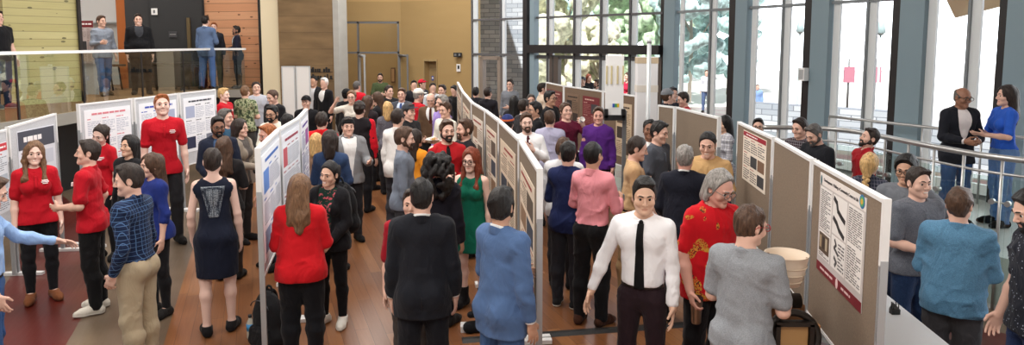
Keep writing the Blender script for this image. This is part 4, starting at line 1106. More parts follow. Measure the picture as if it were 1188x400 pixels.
for p0, p1 in ((787, 849), (870, 936), (965, 1037), (1075, 1160)): rail(m, sp_(p0), sp_(p1), ZM, .05, .08, sn)
struct(m, 'window_8', flat('window_frame_mid', rgb(128, 134, 138), .45))
m = MB(); a, b = sp_(772), sp_(1230); wall_prism(m, a, b, .6, TOP, .015); struct(m, 'window_6', GLASS)
m = MB(); wall_prism(m, sp_(772), sp_(1230), 0, .63, .06); struct(m, 'wall_sill', flat('sill_grey', rgb(150, 152, 152), .6))
# raised walkway
WZ = .55
rp = [at_z(px, py, WZ + 1.0) for px, py in ((1235, 190), (1188, 186), (1140, 180), (1100, 173), (1070, 167.5), (1040, 161.5), (1015, 156.5), (985, 151.5), (955, 149), (920, 148), (885, 147.5))]
rp = [Vector((p.x, p.y, 0)) for p in rp]
m = MB(); far = [onl(1260, GB, GD), sp_(860)]
m.prism([p for p in rp] + [far[1] + sn * .02, far[0] + sn * .02], (0, 0, WZ)); struct(m, 'floor_walkway', flat('walkway_pale', rgb(188, 190, 190), .35))
# railing of the walkway
rl = empty('walkway_railing', rp[3]); tag(rl, 'curved steel and glass railing along the raised walkway by the windows', 'railing')
def loc_(o, pts): return [Vector(p) - o.location for p in pts]
def smooth_line(pts, n=6):
    out = []; P_ = [pts[0] * 2 - pts[1]] + list(pts) + [pts[-1] * 2 - pts[-2]]
    for i in range(1, len(P_) - 2):
        for k in range(n):
            t = k / n; a, b, c, d = P_[i - 1:i + 3]
            out.append(.5 * ((2 * b) + (c - a) * t + (2 * a - 5 * b + 4 * c - d) * t * t + (3 * b - 3 * c + d - a) * t ** 3))
    return out + [pts[-1]]
rs = smooth_line(rp)
nn_ = [Vector((-(rs[min(i + 1, len(rs) - 1)] - rs[max(i - 1, 0)]).y, (rs[min(i + 1, len(rs) - 1)] - rs[max(i - 1, 0)]).x, 0)).normalized() for i in range(len(rs))]
m = MB(); m.tube(loc_(rl, [p + UP * (WZ + 1.0) for p in rs]), .032, 10); m.build('handrail', M_STEEL, rl)
m = MB(); m.tube(loc_(rl, [p + UP * (WZ + .84) for p in rs]), .014, 8); m.build('lower_rail', M_STEEL, rl)
for i in range(0, len(rs) - 6, 6):
    m = MB(); q = [rs[j] for j in range(i, i + 7)]
    for a, b in zip(q[:-1], q[1:]): wall_prism(m, a - rl.location, b - rl.location, .06, WZ + .80, .012)
    m.build('glass_panel', RGLASS, rl)
    p = rs[i + 3] - rl.location
    m = MB(); m.tube([p, p + UP * (WZ + 1.0)], .016, 8); po = m.build('post', M_STEEL, rl)
    for sgn in (-1, 1):
        d = (rs[i + 4] - rs[i + 2]).normalized(); m = MB(); c = p + d * .07 * sgn + UP * (WZ + .55); m.tube([p + UP * (WZ + .55), c], .010, 6); m.tube([c - nn_[i] * .03, c + nn_[i] * .03], .028, 10); m.build('glass_clamp', M_STEEL, po)
r2 = empty('wall_side_railing', sp_(1100)); tag(r2, 'thin second steel handrail in front of the tall windows', 'railing')
m = MB(); q = [sp_(px) + sn * .32 for px in (1230, 1160, 1090, 1030, 980)]; m.tube(loc_(r2, [p + UP * (WZ + .95) for p in q]), .022, 8); m.build('handrail', M_STEEL, r2)
for p in q[1:]:
    m = MB(); m.tube(loc_(r2, [p + UP * WZ, p + UP * (WZ + .95)]), .014, 8); m.build('post', M_STEEL, r2)
# balcony railing
br = empty('balcony_railing', (-7.62, 13, 1.5)); tag(br, 'glass balustrade with white top rail along the balcony edge', 'railing')
RZ = 1.03
m = MB(); m.box((0, -.1, RZ), (.07, 9.3, .05)); m.box((.43, 4.56, RZ), (.86, .06, .05)); m.build('top_rail', M_WHITE, br)
ys = [-4.6, -2.4, -.75, 1.2, 3.0, 4.55]
for y0, y1 in zip(ys[:-1], ys[1:]):
    m = MB(); m.box((0, (y0 + y1) / 2, .50), (.014, y1 - y0 - .03, 1.0)); m.build('glass_panel', BGLASS, br)
    m = MB(); m.box((0, y1, .5), (.03, .03, 1.0)); m.build('post', M_DARK, br)
m = MB(); m.box((.42, 4.56, .5), (.80, .014, 1.0)); m.build('glass_panel', BGLASS, br)
def top_line(z, *pts): return [Vector((p.x, p.y, 0)) for p in (at_z(px, py, z) for px, py in pts)]
pR = top_line(1.84, (857, 141), (899.5, 160), (945, 185.5), (1032, 233))
pG = top_line(1.84, (763, 121.5), (785, 124), (836, 136.5))
pL = top_line(1.87, (298, 173), (322, 150.5), (346, 136.5), (355.5, 126))
pM = top_line(1.84, (627, 197), (604, 162), (580, 140), (564, 128), (548, 118.5), (537, 106), (531, 95))
pE = [fl(634, 14.4), fl(655, 13.2), fl(701, 11.7), fl(741, 10.6)]
h0 = [fl(-40, 7.0), fl(2, 7.75), fl(62, 8.75)]
h1 = top_line(1.88, (88, 122), (153, 115), (206, 109), (250, 104))
BOARD_LINES = [(A3((q[i].x, q[i].y)), A3((q[i + 1].x, q[i + 1].y))) for q in (pR, pG, pL, pM, pE, h0, h1) for i in range(len(q) - 1)]
# ------------------------------------------------------------------ the crowd
RED = (184, 20, 36); BLK = (26, 26, 30); WHT = (238, 238, 240); NAVY = (26, 32, 52)
def W(px, top, s, face, label, det=None, floor=0.0, **kw):
    """the height follows from the size in the photograph (s pixels per metre)"""
    if det is None: det = 3 if s >= 112 else 2 if s >= 74 else 1 if s >= 50 else 0
    h = Handle(); QUEUE.append((h, dict(px=px, top=top, s=s, h=1.75, face=face, label=label, det=det, floor=floor, **kw))); return h
class Handle(list): pass
QUEUE = []
def settle():
    """gives neighbours elbow room: small steps along the line of sight and sideways"""
    n = len(QUEUE); pp = np.array([[d['px'], FOC / d['s']] for _, d in QUEUE], float); p0 = pp.copy()
    br = np.array([d.get('pose', {}).get('build', 1.0) for _, d in QUEUE]); fz = np.array([d['floor'] for _, d in QUEUE])
    wlim = np.minimum(7, 3 + 400 / FOC * 3); segs = BOARD_LINES
    def xy(q): return np.stack([(q[:, 0] - PPX) / FOC * q[:, 1], q[:, 1]], 1)
    for it in range(260):
        X = xy(pp); mv = np.zeros((n, 2))
        for i in range(n):
            d = X - X[i]; r = np.hypot(d[:, 0], d[:, 1]); need = .245 * (br + br[i])
            for j in np.nonzero((r < need) & (np.abs(fz - fz[i]) < .4))[0]:
                if j == i: continue
                push = (need[j] - r[j]) * .5; u = -d[j] / (r[j] + 1e-6); mv[i] += u * push
            for a, b in segs:
                if fz[i] > 1: continue
                t = np.clip(((X[i] - a) @ (b - a)) / ((b - a) @ (b - a)), 0, 1); c = a + t * (b - a); e = X[i] - c; l = np.hypot(*e)
                if l < .27 * br[i]: mv[i] += e / (l + 1e-6) * (.27 * br[i] - l)
        Y = X + mv * .5; k = Y[:, 1]; pp = np.stack([Y[:, 0] / k * FOC + PPX, k], 1)
        lim = np.clip(500 / p0[:, 1] * .06, 3, 7)
        pp[:, 0] = np.clip(pp[:, 0], p0[:, 0] - lim, p0[:, 0] + lim); pp[:, 1] = np.clip(pp[:, 1], p0[:, 1] * .88, p0[:, 1] * 1.13)
    for (h, d), q in zip(QUEUE, pp):
        d['px'] = float(q[0]); d['s'] = float(FOC / q[1]); h.extend(person(**d))
def world_pt(of, v): o, f = of; return Matrix.Translation(o.location) @ Matrix.Rotation(o.rotation_euler.z, 4, 'Z') @ Vector(v)
def grip(of, sd, out=.085, n=.035): o, f = of; return world_pt(of, f.wr[sd] + f.hd[sd] * out + f.hn[sd] * n)
F_ = dict(sex='f')
def polo(**k): return ('polo', RED, dict(logo=1, **k))
# --- the red-shirt hosts and visitors by the white boards
host_sleeve = W(-4, 204, 160, 84, 'person in light blue long sleeves reaching out an open hand at the picture edge', hairs=('short', 'brown'), outfit=('shirt', (150, 182, 228)), legs=('jeans', (52, 92, 150)), pose=dict(arms=('reach', 'relaxed'), hp=22))
host_smile = W(40, 164, 114, 4, 'person in red polo, black leggings and brown shoes before the bottle poster, arms hanging', skin='pale', hairs=('long', 'lightbrown'), outfit=polo(hem=.88), legs=('leggings', BLK), shoe=(120, 72, 44), pose=dict(sex='f', hr=4), smile=True)
W(103, 162, 119, -104, 'person in red polo, black trousers and white sneakers, in profile with one arm forward', hairs=('short', 'dark'), outfit=polo(hem=.86), legs=('trousers', (20, 20, 22)), shoe=(214, 208, 196, 'sole'), pose=dict(arms=('front', 'pocket'), hy=8, hp=-4))
W(117, 146, 96, -38, 'person in red polo with head tilted down, beyond the one in white sneakers', skin='pale', hairs=('ponytail', 'dark'), outfit=polo(), legs=('slim', BLK), pose=dict(sex='f', hp=14, hr=14))
W(151, 157, 104, -48, 'person in black top looking up, between two red polos under the pink-titled poster', skin='asian', hairs=('medium', 'black'), outfit=('sweater', (22, 22, 26)), legs=('leggings', BLK), pose=dict(sex='f', hp=-6))
W(187, 109, 88, 6, 'tallest person in red polo, standing against the white boards below the balcony', skin='pale', hairs=('short', 'ginger'), outfit=polo(hem=.84), legs=('trousers', (40, 40, 44)), pose=dict(arms=('down', 'down'), hp=-8, build=.72))
W(147, 190, 150, -122, 'person in navy plaid shirt and khaki trousers, one hand in pocket', skin='light', hairs=('short', 'dark'), outfit=('shirt', (24, 38, 70), dict(mat='plaid', c2=(76, 106, 146), tuck=True)), legs=('trousers', (176, 160, 134)), shoe=(28, 26, 28), pose=dict(arms=('pocket', 'down'), hy=24, hp=6))
blue_woman = W(175, 178, 121, -58, 'person in royal blue blouse and black leggings holding a red phone', skin='light', hairs=('longback', 'brown'), outfit=('sweater', (32, 48, 118), dict(sleeve=1.25)), legs=('leggings', BLK), shoe=(30, 28, 28), pose=dict(sex='f', arms=('down', 'front'), hy=-12))
# --- woman in the sequinned dress
def dress_back(fg, o, det):
    patch(fg, 'sequin_panel', cloth((40, 46, 60), 'sequin', (130, 140, 150)), o, .0165, -.105, .105, 1.13, 1.415, back=True, taper=.22)
    patch(fg, 'zip', flat('zip_dark', rgb(16, 16, 20)), o, .0185, -.003, .003, 1.13, 1.40, back=True)
W(246, 171, 129, 174, 'person in sleeveless navy dress with silver sequin back panel, back turned', skin='pale', hairs=('crop', 'dark'), outfit=('dress', (22, 27, 44), dict(hem=.55, flare=(.55, .168, .72), low=.07)), legs=None, shoe=(24, 22, 24), pose=dict(sex='f', arms=('relaxed', 'down'), hp=0, step=.08), extra=dress_back)
# --- group behind her
W(255, 135, 92, 12, 'person in glasses and navy suit behind the sequinned dress', skin='brown', hairs=('short', 'black'), beards='black', specs='black', outfit=('jacket', (28, 34, 52), dict(shirt=(60, 80, 110), v=1.2)), pose=dict(arms=('frontlow', 'frontlow'), hp=8))
W(261, 126, 82, 60, 'person in teal shirt looking sideways behind the navy suit and glasses', hairs=('short', 'saltpepper'), outfit=('shirt', (40, 78, 104), dict(tuck=False)), legs=('trousers', (40, 42, 50)))
W(259, 102, 60, 62, 'person in red polo at the far end of the white boards under the balcony', skin='pale', hairs=('short', 'blond'), outfit=polo(), legs=('trousers', BLK))
W(284, 99, 57, 152, 'person in green camouflage-print shirt, back turned, below the balcony corner', hairs=('crop', 'lightbrown'), outfit=('shirt', (120, 132, 96), dict(mat='camo', c2=(168, 172, 140), tuck=False, sleeve=.75)), legs=('trousers', (60, 60, 58)), pose=dict(arms=('front', 'front')))
W(297, 95, 54, 6, 'person in light grey shirt beside the green camouflage-print shirt', hairs=('wavy', 'dark'), beards=None, outfit=('shirt', (176, 178, 188), dict(tuck=False)), legs=('trousers', (50, 52, 60)), pose=dict(hp=-8))
W(314, 104, 64, -52, 'person in black polo looking down behind the white blue-poster boards', hairs=('buzz', 'brown'), outfit=('polo', (24, 24, 28)), legs=('trousers', BLK), pose=dict(build=1.12, hp=16))
W(317, 122, 78, -34, 'person in glasses and cream shirt behind the blue-poster boards', skin='tan', hairs=('short', 'black'), beards='black', specs='black', outfit=('shirt', (226, 222, 208), dict(tuck=False)), legs=('trousers', (60, 56, 50)), pose=dict(arms=('front', 'front'), hp=10))
W(276, 138, 88, 58, 'person in beige cardigan turned sideways behind the sequinned dress', hairs=('medium', 'dark'), outfit=('open', (150, 138, 124), dict(under=(90, 84, 80), name='cardigan')), legs=('slim', (44, 40, 40)), pose=dict(sex='f', arms=('front', 'front')))
W(263, 159, 104, 168, 'person in black t-shirt, back turned, next to the beige cardigan', hairs=('longback', 'brown'), outfit=('tee', (28, 26, 28), dict(sleeve=.9)), legs=('slim', (46, 36, 30)), pose=dict(sex='f', arms=('front', 'front')))
W(306, 144, 100, -66, 'person in taupe shirt peering past the edge of the blue-poster board', skin='ruddy', hairs=('short', 'ginger'), beards='ginger', outfit=('shirt', (168, 156, 140), dict(tuck=False)), legs=('jeans', (60, 64, 80)), pose=dict(hp=10))
W(331, 132, 80, 160, 'person in dark top mostly hidden behind the blue-poster boards', hairs=('medium', 'black'), outfit=('sweater', (24, 22, 26)), pose=dict(sex='f'))
W(364, 88, 46, -30, 'person in black vest over pale top by the concrete wall lettering', skin='tan', hairs=('short', 'black'), outfit=('open', (26, 26, 32), dict(under=(200, 200, 205), gap=.03)))
W(376, 90, 48, -40, 'person in black jacket and white shirt beside the concrete wall lettering', hairs=('short', 'white'), outfit=('jacket', (22, 22, 26)))
W(355, 111, 62, -18, 'person in black cap and black top near the white folding screens', hairs=('short', 'black'), outfit=('sweater', (20, 20, 24)), caps=((18, 18, 20), True))
# --- around the blue-poster boards
W(343, 202, 146, 172, 'person in red sweater and black trousers, back turned, by the blue-poster board', hairs=('longback', 'lightbrown'), outfit=('sweater', (200, 24, 34), dict(loose=.01, hem=.84)), legs=('trousers', (18, 19, 24)), pose=dict(sex='f', arms=('front', 'front'), build=1.14, hp=4))
def floral_top(fg, o, det): pass
smiling_girl = W(383, 188, 126, -26, 'person in black jacket, floral top and white sneakers facing the red sweater', skin='asian', hairs=('ponytail', 'black'), outfit=('open', (24, 24, 28), dict(under=(24, 52, 44), umat='floral', uc2=(190, 90, 100), gap=.05, uhem=.9)), legs=('leggings', (20, 20, 23)), shoe=(222, 218, 210, 'sole'), pose=dict(sex='f', arms=('frontlow', 'frontlow'), hy=-10, hr=6, hp=4), smile=True)
W(379, 151, 100, 168, 'person in blue denim jacket, back turned, by the blue-poster boards', hairs=('medium', 'dark'), outfit=('sweater', (52, 72, 108), dict(mat='denim', name='denim_jacket', hem=.92)), legs=('slim', BLK), pose=dict(sex='f', arms=('front', 'front')))
W(366, 155, 97, 150, 'person in tan top half hidden behind the blue denim jacket', hairs=('medium', 'blond'), outfit=('sweater', (150, 120, 100)), pose=dict(sex='f'))
W(373, 130, 84, 165, 'person in bright red sweater, back turned, beyond the blue denim jacket', hairs=('short', 'dark'), outfit=('sweater', (204, 20, 30)), legs=('trousers', BLK))
W(400, 136, 94, 10, 'person in grey hooded sweatshirt, white t-shirt and black cap, gesturing', hairs=('short', 'dark'), outfit=('open', (134, 136, 140), dict(hood=1, under=(232, 232, 232), gap=.05)), legs=('trousers', (38, 38, 42)), caps=((20, 20, 22), False), pose=dict(arms=('gesture', 'open')))
# --- crowd toward the doorway
W(409, 105, 60, -12, 'person in glasses and pale tee raising one bare arm beside the head', hairs=('ponytail', 'lightbrown'), specs='metal', outfit=('tee', (206, 200, 190)), legs=('trousers', (60, 56, 54)), pose=dict(sex='f', arms=('down', 'raise')))
W(402, 103, 56, 150, 'person in black cap and dark top standing close to the concrete column', hairs=('short', 'black'), outfit=('sweater', (30, 28, 30)), caps=((18, 18, 20), False))
W(414, 94, 48, 140, 'person in red t-shirt, back turned, before the dark lectern', hairs=('short', 'saltpepper'), outfit=('tee', (208, 28, 48)))
W(417, 117, 74, 160, 'person in black vest over red sleeves, back turned', hairs=('wavy', 'dark'), outfit=('sweater', (30, 26, 30)), legs=('trousers', BLK), extra=lambda fg, o, det: [garment_sleeve(fg, o, det, sd) for sd in (1, -1)])
W(427, 111, 64, 130, 'person in dark plum top turned away beside the black suit in profile', hairs=('longback', 'brown'), outfit=('sweater', (38, 30, 34)), pose=dict(sex='f'))
W(436, 107, 60, -96, 'person in black suit in profile, hands joined, near the doorway', hairs=('longback', 'brown'), outfit=('jacket', (24, 24, 28)), pose=dict(sex='f', arms=('front', 'front')))
W(441, 85, 39, -4, 'person in green shirt with crossed arms standing in the glass doorway', hairs=('short', 'dark'), beards='dark', outfit=('tee', (78, 92, 62), dict(sleeve=.9)), legs=('trousers', (50, 50, 44)), det=1, pose=dict(arms=('crossed', 'crossed')))
W(451, 99, 54, 36, 'person in black collared shirt just in front of the glass doorway', hairs=('neat', 'dark'), outfit=('shirt', (26, 26, 30), dict(tuck=False)))
W(466, 102, 58, -14, 'person in grey suit with blue tie near the glass doorway', hairs=('neat', 'brown'), outfit=('jacket', (66, 70, 80), dict(tie=(60, 80, 130), shirt=(200, 214, 235))))
W(481, 93, 46, 8, 'person in dark jacket close beside the red cap', hairs=('short', 'black'), outfit=('sweater', (28, 28, 34)))
W(489, 92, 45, 60, 'person in red baseball cap deep in the crowd', hairs=('short', 'brown'), outfit=('tee', (60, 60, 70)), caps=((190, 24, 50), True))
W(487, 103, 60, 118, 'person in white cap and red polo, back turned', hairs=('short', 'grey'), outfit=('polo', (186, 26, 40)), legs=('trousers', (60, 56, 52)), caps=((226, 222, 214), True), pose=dict(build=1.12, hp=10))
W(502, 96, 49, 10, 'person in pale grey shirt standing before the yellow wall', hairs=('short', 'dark'), outfit=('shirt', (206, 212, 220), dict(tuck=False)))
W(499, 108, 62, -8, 'person in brown blazer with dark tie looking down', hairs=('bald', 'grey'), outfit=('jacket', (96, 74, 56), dict(tie=(80, 40, 30))), pose=dict(hp=18))
W(513, 98, 53, -30, 'person in dark shirt standing under the door sign of the yellow wall', hairs=('short', 'dark'), outfit=('shirt', (40, 36, 40), dict(tuck=False)))
W(526, 99, 49.5, -40, 'person in black shirt looking down at the end of the tan boards', hairs=('short', 'black'), outfit=('shirt', (20, 20, 22), dict(tuck=False)), pose=dict(hp=16))
W(513, 110, 70, -60, 'person in lavender shirt behind the one with a paper plate', hairs=('short', 'grey'), outfit=('shirt', (150, 128, 196), dict(tuck=False)))
plate_man = W(516, 118, 74, -48, 'person in cream shirt holding a paper plate', hairs=('short', 'brown'), outfit=('shirt', (228, 224, 214)), legs=('trousers', (50, 48, 48)), pose=dict(arms=('hold', 'hold'), hp=6))
W(474, 120, 76, 52, 'person in dark grey baseball cap and black top, in profile', hairs=('short', 'dark'), outfit=('sweater', (30, 30, 34)), caps=((62, 64, 70), True))
W(450, 118, 66, 172, 'person in dotted grey top, back turned, in the central aisle', hairs=('medium', 'blond'), outfit=('tee', (96, 94, 104), dict(mat='dots', c2=(150, 150, 158), sleeve=1.3)), pose=dict(sex='f'))
W(461, 126, 84, 150, 'person in white untucked shirt, back turned, in the central aisle', hairs=('short', 'dark'), outfit=('shirt', (232, 230, 228), dict(tuck=False, hem=.82)), legs=('trousers', (52, 52, 58)), pose=dict(arms=('down', 'front'), step=.06))
W(470, 147, 106, 88, 'person in slate blue shirt in profile in the central aisle', hairs=('short', 'brown'), beards='brown', outfit=('shirt', (112, 120, 134), dict(tuck=False)), legs=('trousers', (56, 56, 60)), pose=dict(hp=6))
W(482, 150, 92, 130, 'person in orange shirt behind the slate blue shirt', hairs=('longback', 'dark'), outfit=('tee', (226, 146, 40)), pose=dict(sex='f'))
W(522, 139, 97, 8, 'person in red shirt with black tie facing the hall', hairs=('short', 'brown'), beards='dark', outfit=('shirt', (170, 24, 32), dict(tie=(24, 22, 24))), legs=('trousers', BLK), pose=dict(arms=('front', 'front'), hy=10))
W(543, 138, 95, -62, 'person in black shirt turned toward the red shirt and black tie', hairs=('neat', 'brown'), beards='brown', outfit=('shirt', (30, 28, 34), dict(tuck=False)), legs=('trousers', BLK), pose=dict(arms=('down', 'frontlow'), hy=-6), smile=True)
W(511, 179, 125, 160, 'person in dark navy top, back turned, facing the green dress', skin='tan', hairs=('curlylong', 'black'), outfit=('sweater', (24, 24, 34)), legs=('slim', BLK), pose=dict(sex='f', arms=('front', 'down')))
phone_woman = W(545, 172, 118, -20, 'person in glasses, sleeveless green dress and black boots holding a phone', skin='pale', hairs=('long', 'red'), specs='black', outfit=('dress', (16, 104, 82), dict(hem=.64, flare=(.64, .215, .80), low=.085)), legs=None, shoe=(20, 18, 20, 'boot'), pose=dict(sex='f', arms=('down', 'phone'), hy=-4, hp=4))
W(478, 219, 152, -8, 'person in dark red shirt hidden behind the black suit', hairs=('short', 'dark'), outfit=('tee', (150, 20, 36), dict(sleeve=.9)), legs=('trousers', (66, 62, 60)), pose=dict(build=1.1))
def suit_vent(fg, o, det): patch(fg, 'jacket_vent', flat('vent_dark', rgb(12, 14, 20)), o, .050, -.003, .003, .80, .95, back=True)
W(489, 207, 168, 176, 'person in black suit with white collar, back turned, in the wood aisle', skin='light', hairs=('crop', 'black'), outfit=('jacket', (27, 29, 36), dict(hem=.77)), legs=('trousers', (24, 25, 31)), shoe=(20, 18, 18), pose=dict(arms=('down', 'down')), extra=suit_vent)
W(588, 217, 178, 132, 'person in blue suit with white collar, back turned, by the end tan board', skin='tan', hairs=('short', 'black'), beards='black', outfit=('jacket', (80, 106, 148), dict(hem=.77)), legs=('trousers', (66, 96, 142)), shoe=(40, 28, 22), pose=dict(arms=('front', 'down'), hy=28))
# --- middle, behind the tan poster boards
W(552, 101, 50, 170, 'person in charcoal sweater behind the far end of the tan boards', hairs=('short', 'black'), outfit=('sweater', (40, 40, 46)))
W(566, 101, 54, 150, 'person in black shirt, back turned, near the framed glass door', hairs=('short', 'dark'), outfit=('shirt', (32, 30, 36), dict(tuck=False)))
W(592, 92, 47, -24, 'person in grey shirt facing the crowd before the stone building', hairs=('short', 'dark'), outfit=('shirt', (118, 122, 130), dict(tuck=False)), pose=dict(arms=('front', 'down')), det=1)
W(597, 111, 64, 170, 'person in black sweater, back turned, below the grey shirt at the glass', hairs=('longback', 'black'), outfit=('sweater', (30, 28, 32)), pose=dict(sex='f'))
W(589, 133, 84, 165, 'person in navy cap with orange band behind the tan boards', hairs=('short', 'dark'), outfit=('sweater', (36, 44, 70)), caps=((40, 52, 104), False), pose=dict(arms=('front', 'front')), extra=lambda fg, o, det: hat_band(fg, o, (190, 92, 50)))
W(608, 115, 70, 130, 'person in dark grey suit turning away beside the navy cap', hairs=('short', 'dark'), outfit=('jacket', (52, 50, 54)))
W(616, 109, 60, 4, 'person in charcoal suit looking out, next to the dark grey suit', hairs=('short', 'saltpepper'), outfit=('jacket', (44, 44, 50)))
W(629, 96, 52, 110, 'person in cream shirt turned toward the entrance opening', hairs=('short', 'dark'), outfit=('shirt', (214, 196, 176), dict(tuck=False)))
W(638, 105, 67, 60, 'person in glasses and black sweater before the maroon posters', skin='tan', hairs=('short', 'black'), specs='black', outfit=('sweater', (26, 26, 30)))
W(641, 128, 78, 172, 'person in lavender grey shirt, back turned, beside the burgundy shirt', hairs=('short', 'brown'), outfit=('shirt', (176, 174, 200), dict(tuck=False)))
W(624, 118, 76, -70, 'person in glasses, black suit and white shirt, in profile', skin='tan', hairs=('short', 'black'), specs='black', outfit=('jacket', (24, 24, 28), dict(hem=.8)), pose=dict(arms=('front', 'front')))
W(610, 131, 88, 8, 'person in white shirt and dark tie, one hand on the chest', skin='pale', hairs=('neat', 'brown'), beards='brown', outfit=('shirt', (240, 240, 242), dict(tie=(70, 20, 30))), legs=('trousers', (40, 40, 48)), pose=dict(arms=('chest', 'down'), hr=-4))
drink_man = W(653, 119, 78, 26, 'person in burgundy shirt drinking from a white cup', skin='light', hairs=('wavy', 'brown'), outfit=('shirt', (92, 20, 46)), legs=('trousers', (30, 28, 34)), pose=dict(arms=('mouth', 'down'), build=1.1, hp=-6))
W(663, 105, 58, 8, 'person in maroon shirt in front of the maroon poster', hairs=('short', 'brown'), outfit=('shirt', (120, 26, 40), dict(tuck=False)))
W(676, 110, 64, 160, 'person in charcoal sweater, back turned, at the maroon poster with crest', hairs=('short', 'black'), outfit=('sweater', (58, 54, 58)))
W(694, 124, 80, -14, 'person in purple shirt before the tall white display panel', skin='ruddy', hairs=('short', 'brown'), outfit=('shirt', (82, 36, 120), dict(tuck=False)), legs=('trousers', BLK), pose=dict(hy=12, build=1.08))
W(700, 112, 68, 165, 'person in light blue shirt behind the purple shirt', hairs=('short', 'dark'), outfit=('shirt', (120, 156, 210), dict(tuck=False)))
W(663, 164, 118, 158, 'person in navy shirt, back turned, hands joined, next to the pink shirt', hairs=('short', 'black'), outfit=('shirt', (30, 40, 82), dict(tuck=False, hem=.82)), legs=('trousers', (44, 44, 50)), shoe=(28, 28, 30, 'sole'), pose=dict(arms=('front', 'front'), hy=10))
W(654, 160, 108, 165, 'person in white jacket half hidden by the navy shirt', hairs=('wavy', 'brown'), outfit=('sweater', (222, 222, 226)), legs=('trousers', (40, 40, 44)))
pink_man = W(684, 164, 124, 152, 'person in pink shirt and black trousers, back turned', skin='tan', hairs=('crop', 'black'), outfit=('shirt', (232, 150, 160), dict(tuck=True)), legs=('trousers', (22, 22, 25)), shoe=(66, 38, 26), pose=dict(arms=('front', 'hold'), hy=0, step=.05))
W(748, 206, 170, -12, 'person in white shirt and narrow black tie, facing the camera, arms hanging', skin='asian', hairs=('neat', 'black'), outfit=('shirt', (242, 242, 246), dict(tie=(18, 18, 20))), legs=('slim', (38, 24, 30)), shoe=(22, 20, 20), pose=dict(arms=('down', ((.42, -.02, -1), (.32, .22, -1), (-1, .2, 0), 22)), hp=8, hy=16, build=.9))
W(743, 158, 114, 52, 'person in khaki uniform shirt seen from behind, facing the charcoal polo', skin='light', hairs=('buzz', 'dark'), outfit=('shirt', (192, 158, 118), dict(sleeve=.85)), legs=('trousers', (176, 144, 104)), pose=dict(arms=('frontlow', 'frontlow'), twist=40, hp=14))
W(767, 141, 100, 62, 'person in charcoal polo in profile between two khaki uniforms', skin='light', hairs=('neat', 'black'), outfit=('polo', (78, 82, 92)), legs=('trousers', (40, 42, 50)), pose=dict(hp=10))
W(754, 138, 94, 4, 'person in navy jacket behind the charcoal polo', skin='brown', hairs=('buzz', 'black'), outfit=('jacket', (28, 32, 48)))
W(795, 167, 124, 172, 'person in dark navy suit, back turned, facing the tan uniform', skin='ruddy', hairs=('buzz', 'grey'), outfit=('jacket', (25, 28, 40), dict(hem=.78)), legs=('trousers', (24, 26, 34)), pose=dict(arms=('frontlow', 'frontlow'), build=1.06))
def ribbons(fg, o, det):
    patch(fg, 'ribbon_bar', cloth((150, 60, 50), 'dots', (220, 190, 90)), o, .031, .05, .105, 1.325, 1.345)
    patch(fg, 'name_tape', flat('name_tape', rgb(60, 48, 36)), o, .031, -.105, -.05, 1.325, 1.340)
W(821, 153, 116, -8, 'person in tan uniform shirt with ribbons facing the navy suit', skin='light', hairs=('buzz', 'black'), outfit=('shirt', (196, 160, 112), dict(sleeve=.85)), legs=('trousers', (170, 136, 96)), pose=dict(arms=('front', 'front'), build=1.08, hp=14), extra=ribbons, smile=True)
W(844, 134, 82, -58, 'person in white plaid shirt at the end of the brown-grey boards', skin='asian', hairs=('longback', 'black'), outfit=('shirt', (226, 226, 232), dict(mat='plaid', c2=(120, 124, 150), tuck=False)), legs=('slim', (60, 66, 90)), pose=dict(sex='f', arms=('frontlow', 'frontlow')))
dragon_man = W(841, 200, 164, 36, 'person in glasses and red dragon-pattern shirt holding a steel tumbler', skin='ruddy', hairs=('greylong', 'grey'), beards=None, specs='metal', outfit=('shirt', (200, 22, 34), dict(mat='dragon', c2=(196, 150, 60), tuck=False, sleeve=.82, hem=.80, loose=.012)), legs=('trousers', (22, 22, 26)), shoe=(24, 22, 22), pose=dict(arms=('holdlow', 'holdlow'), hp=20, hy=12, lean=4, build=1.12))
grey_polo = W(874, 237, 198, 158, 'person in heather grey polo and red glasses, back turned, holding a bowl', skin='light', hairs=('crop', 'brown'), specs='red', outfit=('polo', (128, 132, 138), dict(mat='heather', c2=(154, 158, 164), hem=.84)), legs=('trousers', (120, 108, 74)), pose=dict(arms=('hold', 'hold'), hp=10, hy=-24))
W(877, 137, 84, -4, 'person in glasses peering over the board with the red-headed poster', hairs=('short', 'black'), specs='black', outfit=('sweater', (40, 40, 46)))
W(927, 137, 92, -40, 'person in dark plaid shirt behind the bare tan board', hairs=('short', 'dark'), outfit=('shirt', (60, 44, 52), dict(mat='plaid', c2=(150, 150, 156), tuck=False)), pose=dict(hp=10))
W(941, 145, 98, -46, 'person in black t-shirt looking down behind the bare tan board', hairs=('short', 'saltpepper'), beards='saltpepper', outfit=('tee', (28, 30, 36)), legs=('jeans', (52, 66, 90)), pose=dict(hp=26, build=1.08))
W(1013, 149, 98, -64, 'person in red shirt gazing upward by the glass railing', skin='light', hairs=('neat', 'dark'), beards='dark', outfit=('shirt', (158, 24, 34), dict(tuck=False, sleeve=.85)), legs=('trousers', BLK), pose=dict(hp=-16), extra=lambda fg, o, det: None)
W(1010, 178, 118, 164, 'person in dark plaid shirt, back turned, behind the pipe-drawing poster board', hairs=('braid', 'blond'), outfit=('shirt', (52, 56, 74), dict(mat='plaid', c2=(110, 110, 124), tuck=False)), legs=('jeans', (56, 70, 100)), pose=dict(sex='f'))
W(1052, 181, 134, -14, 'person in glasses and grey t-shirt, hand on hip, by the railing', skin='tan', hairs=('curly', 'black'), specs='black', outfit=('tee', (112, 116, 124)), legs=('jeans', (44, 60, 92)), pose=dict(arms=('hip', 'down'), side=0, hp=6))
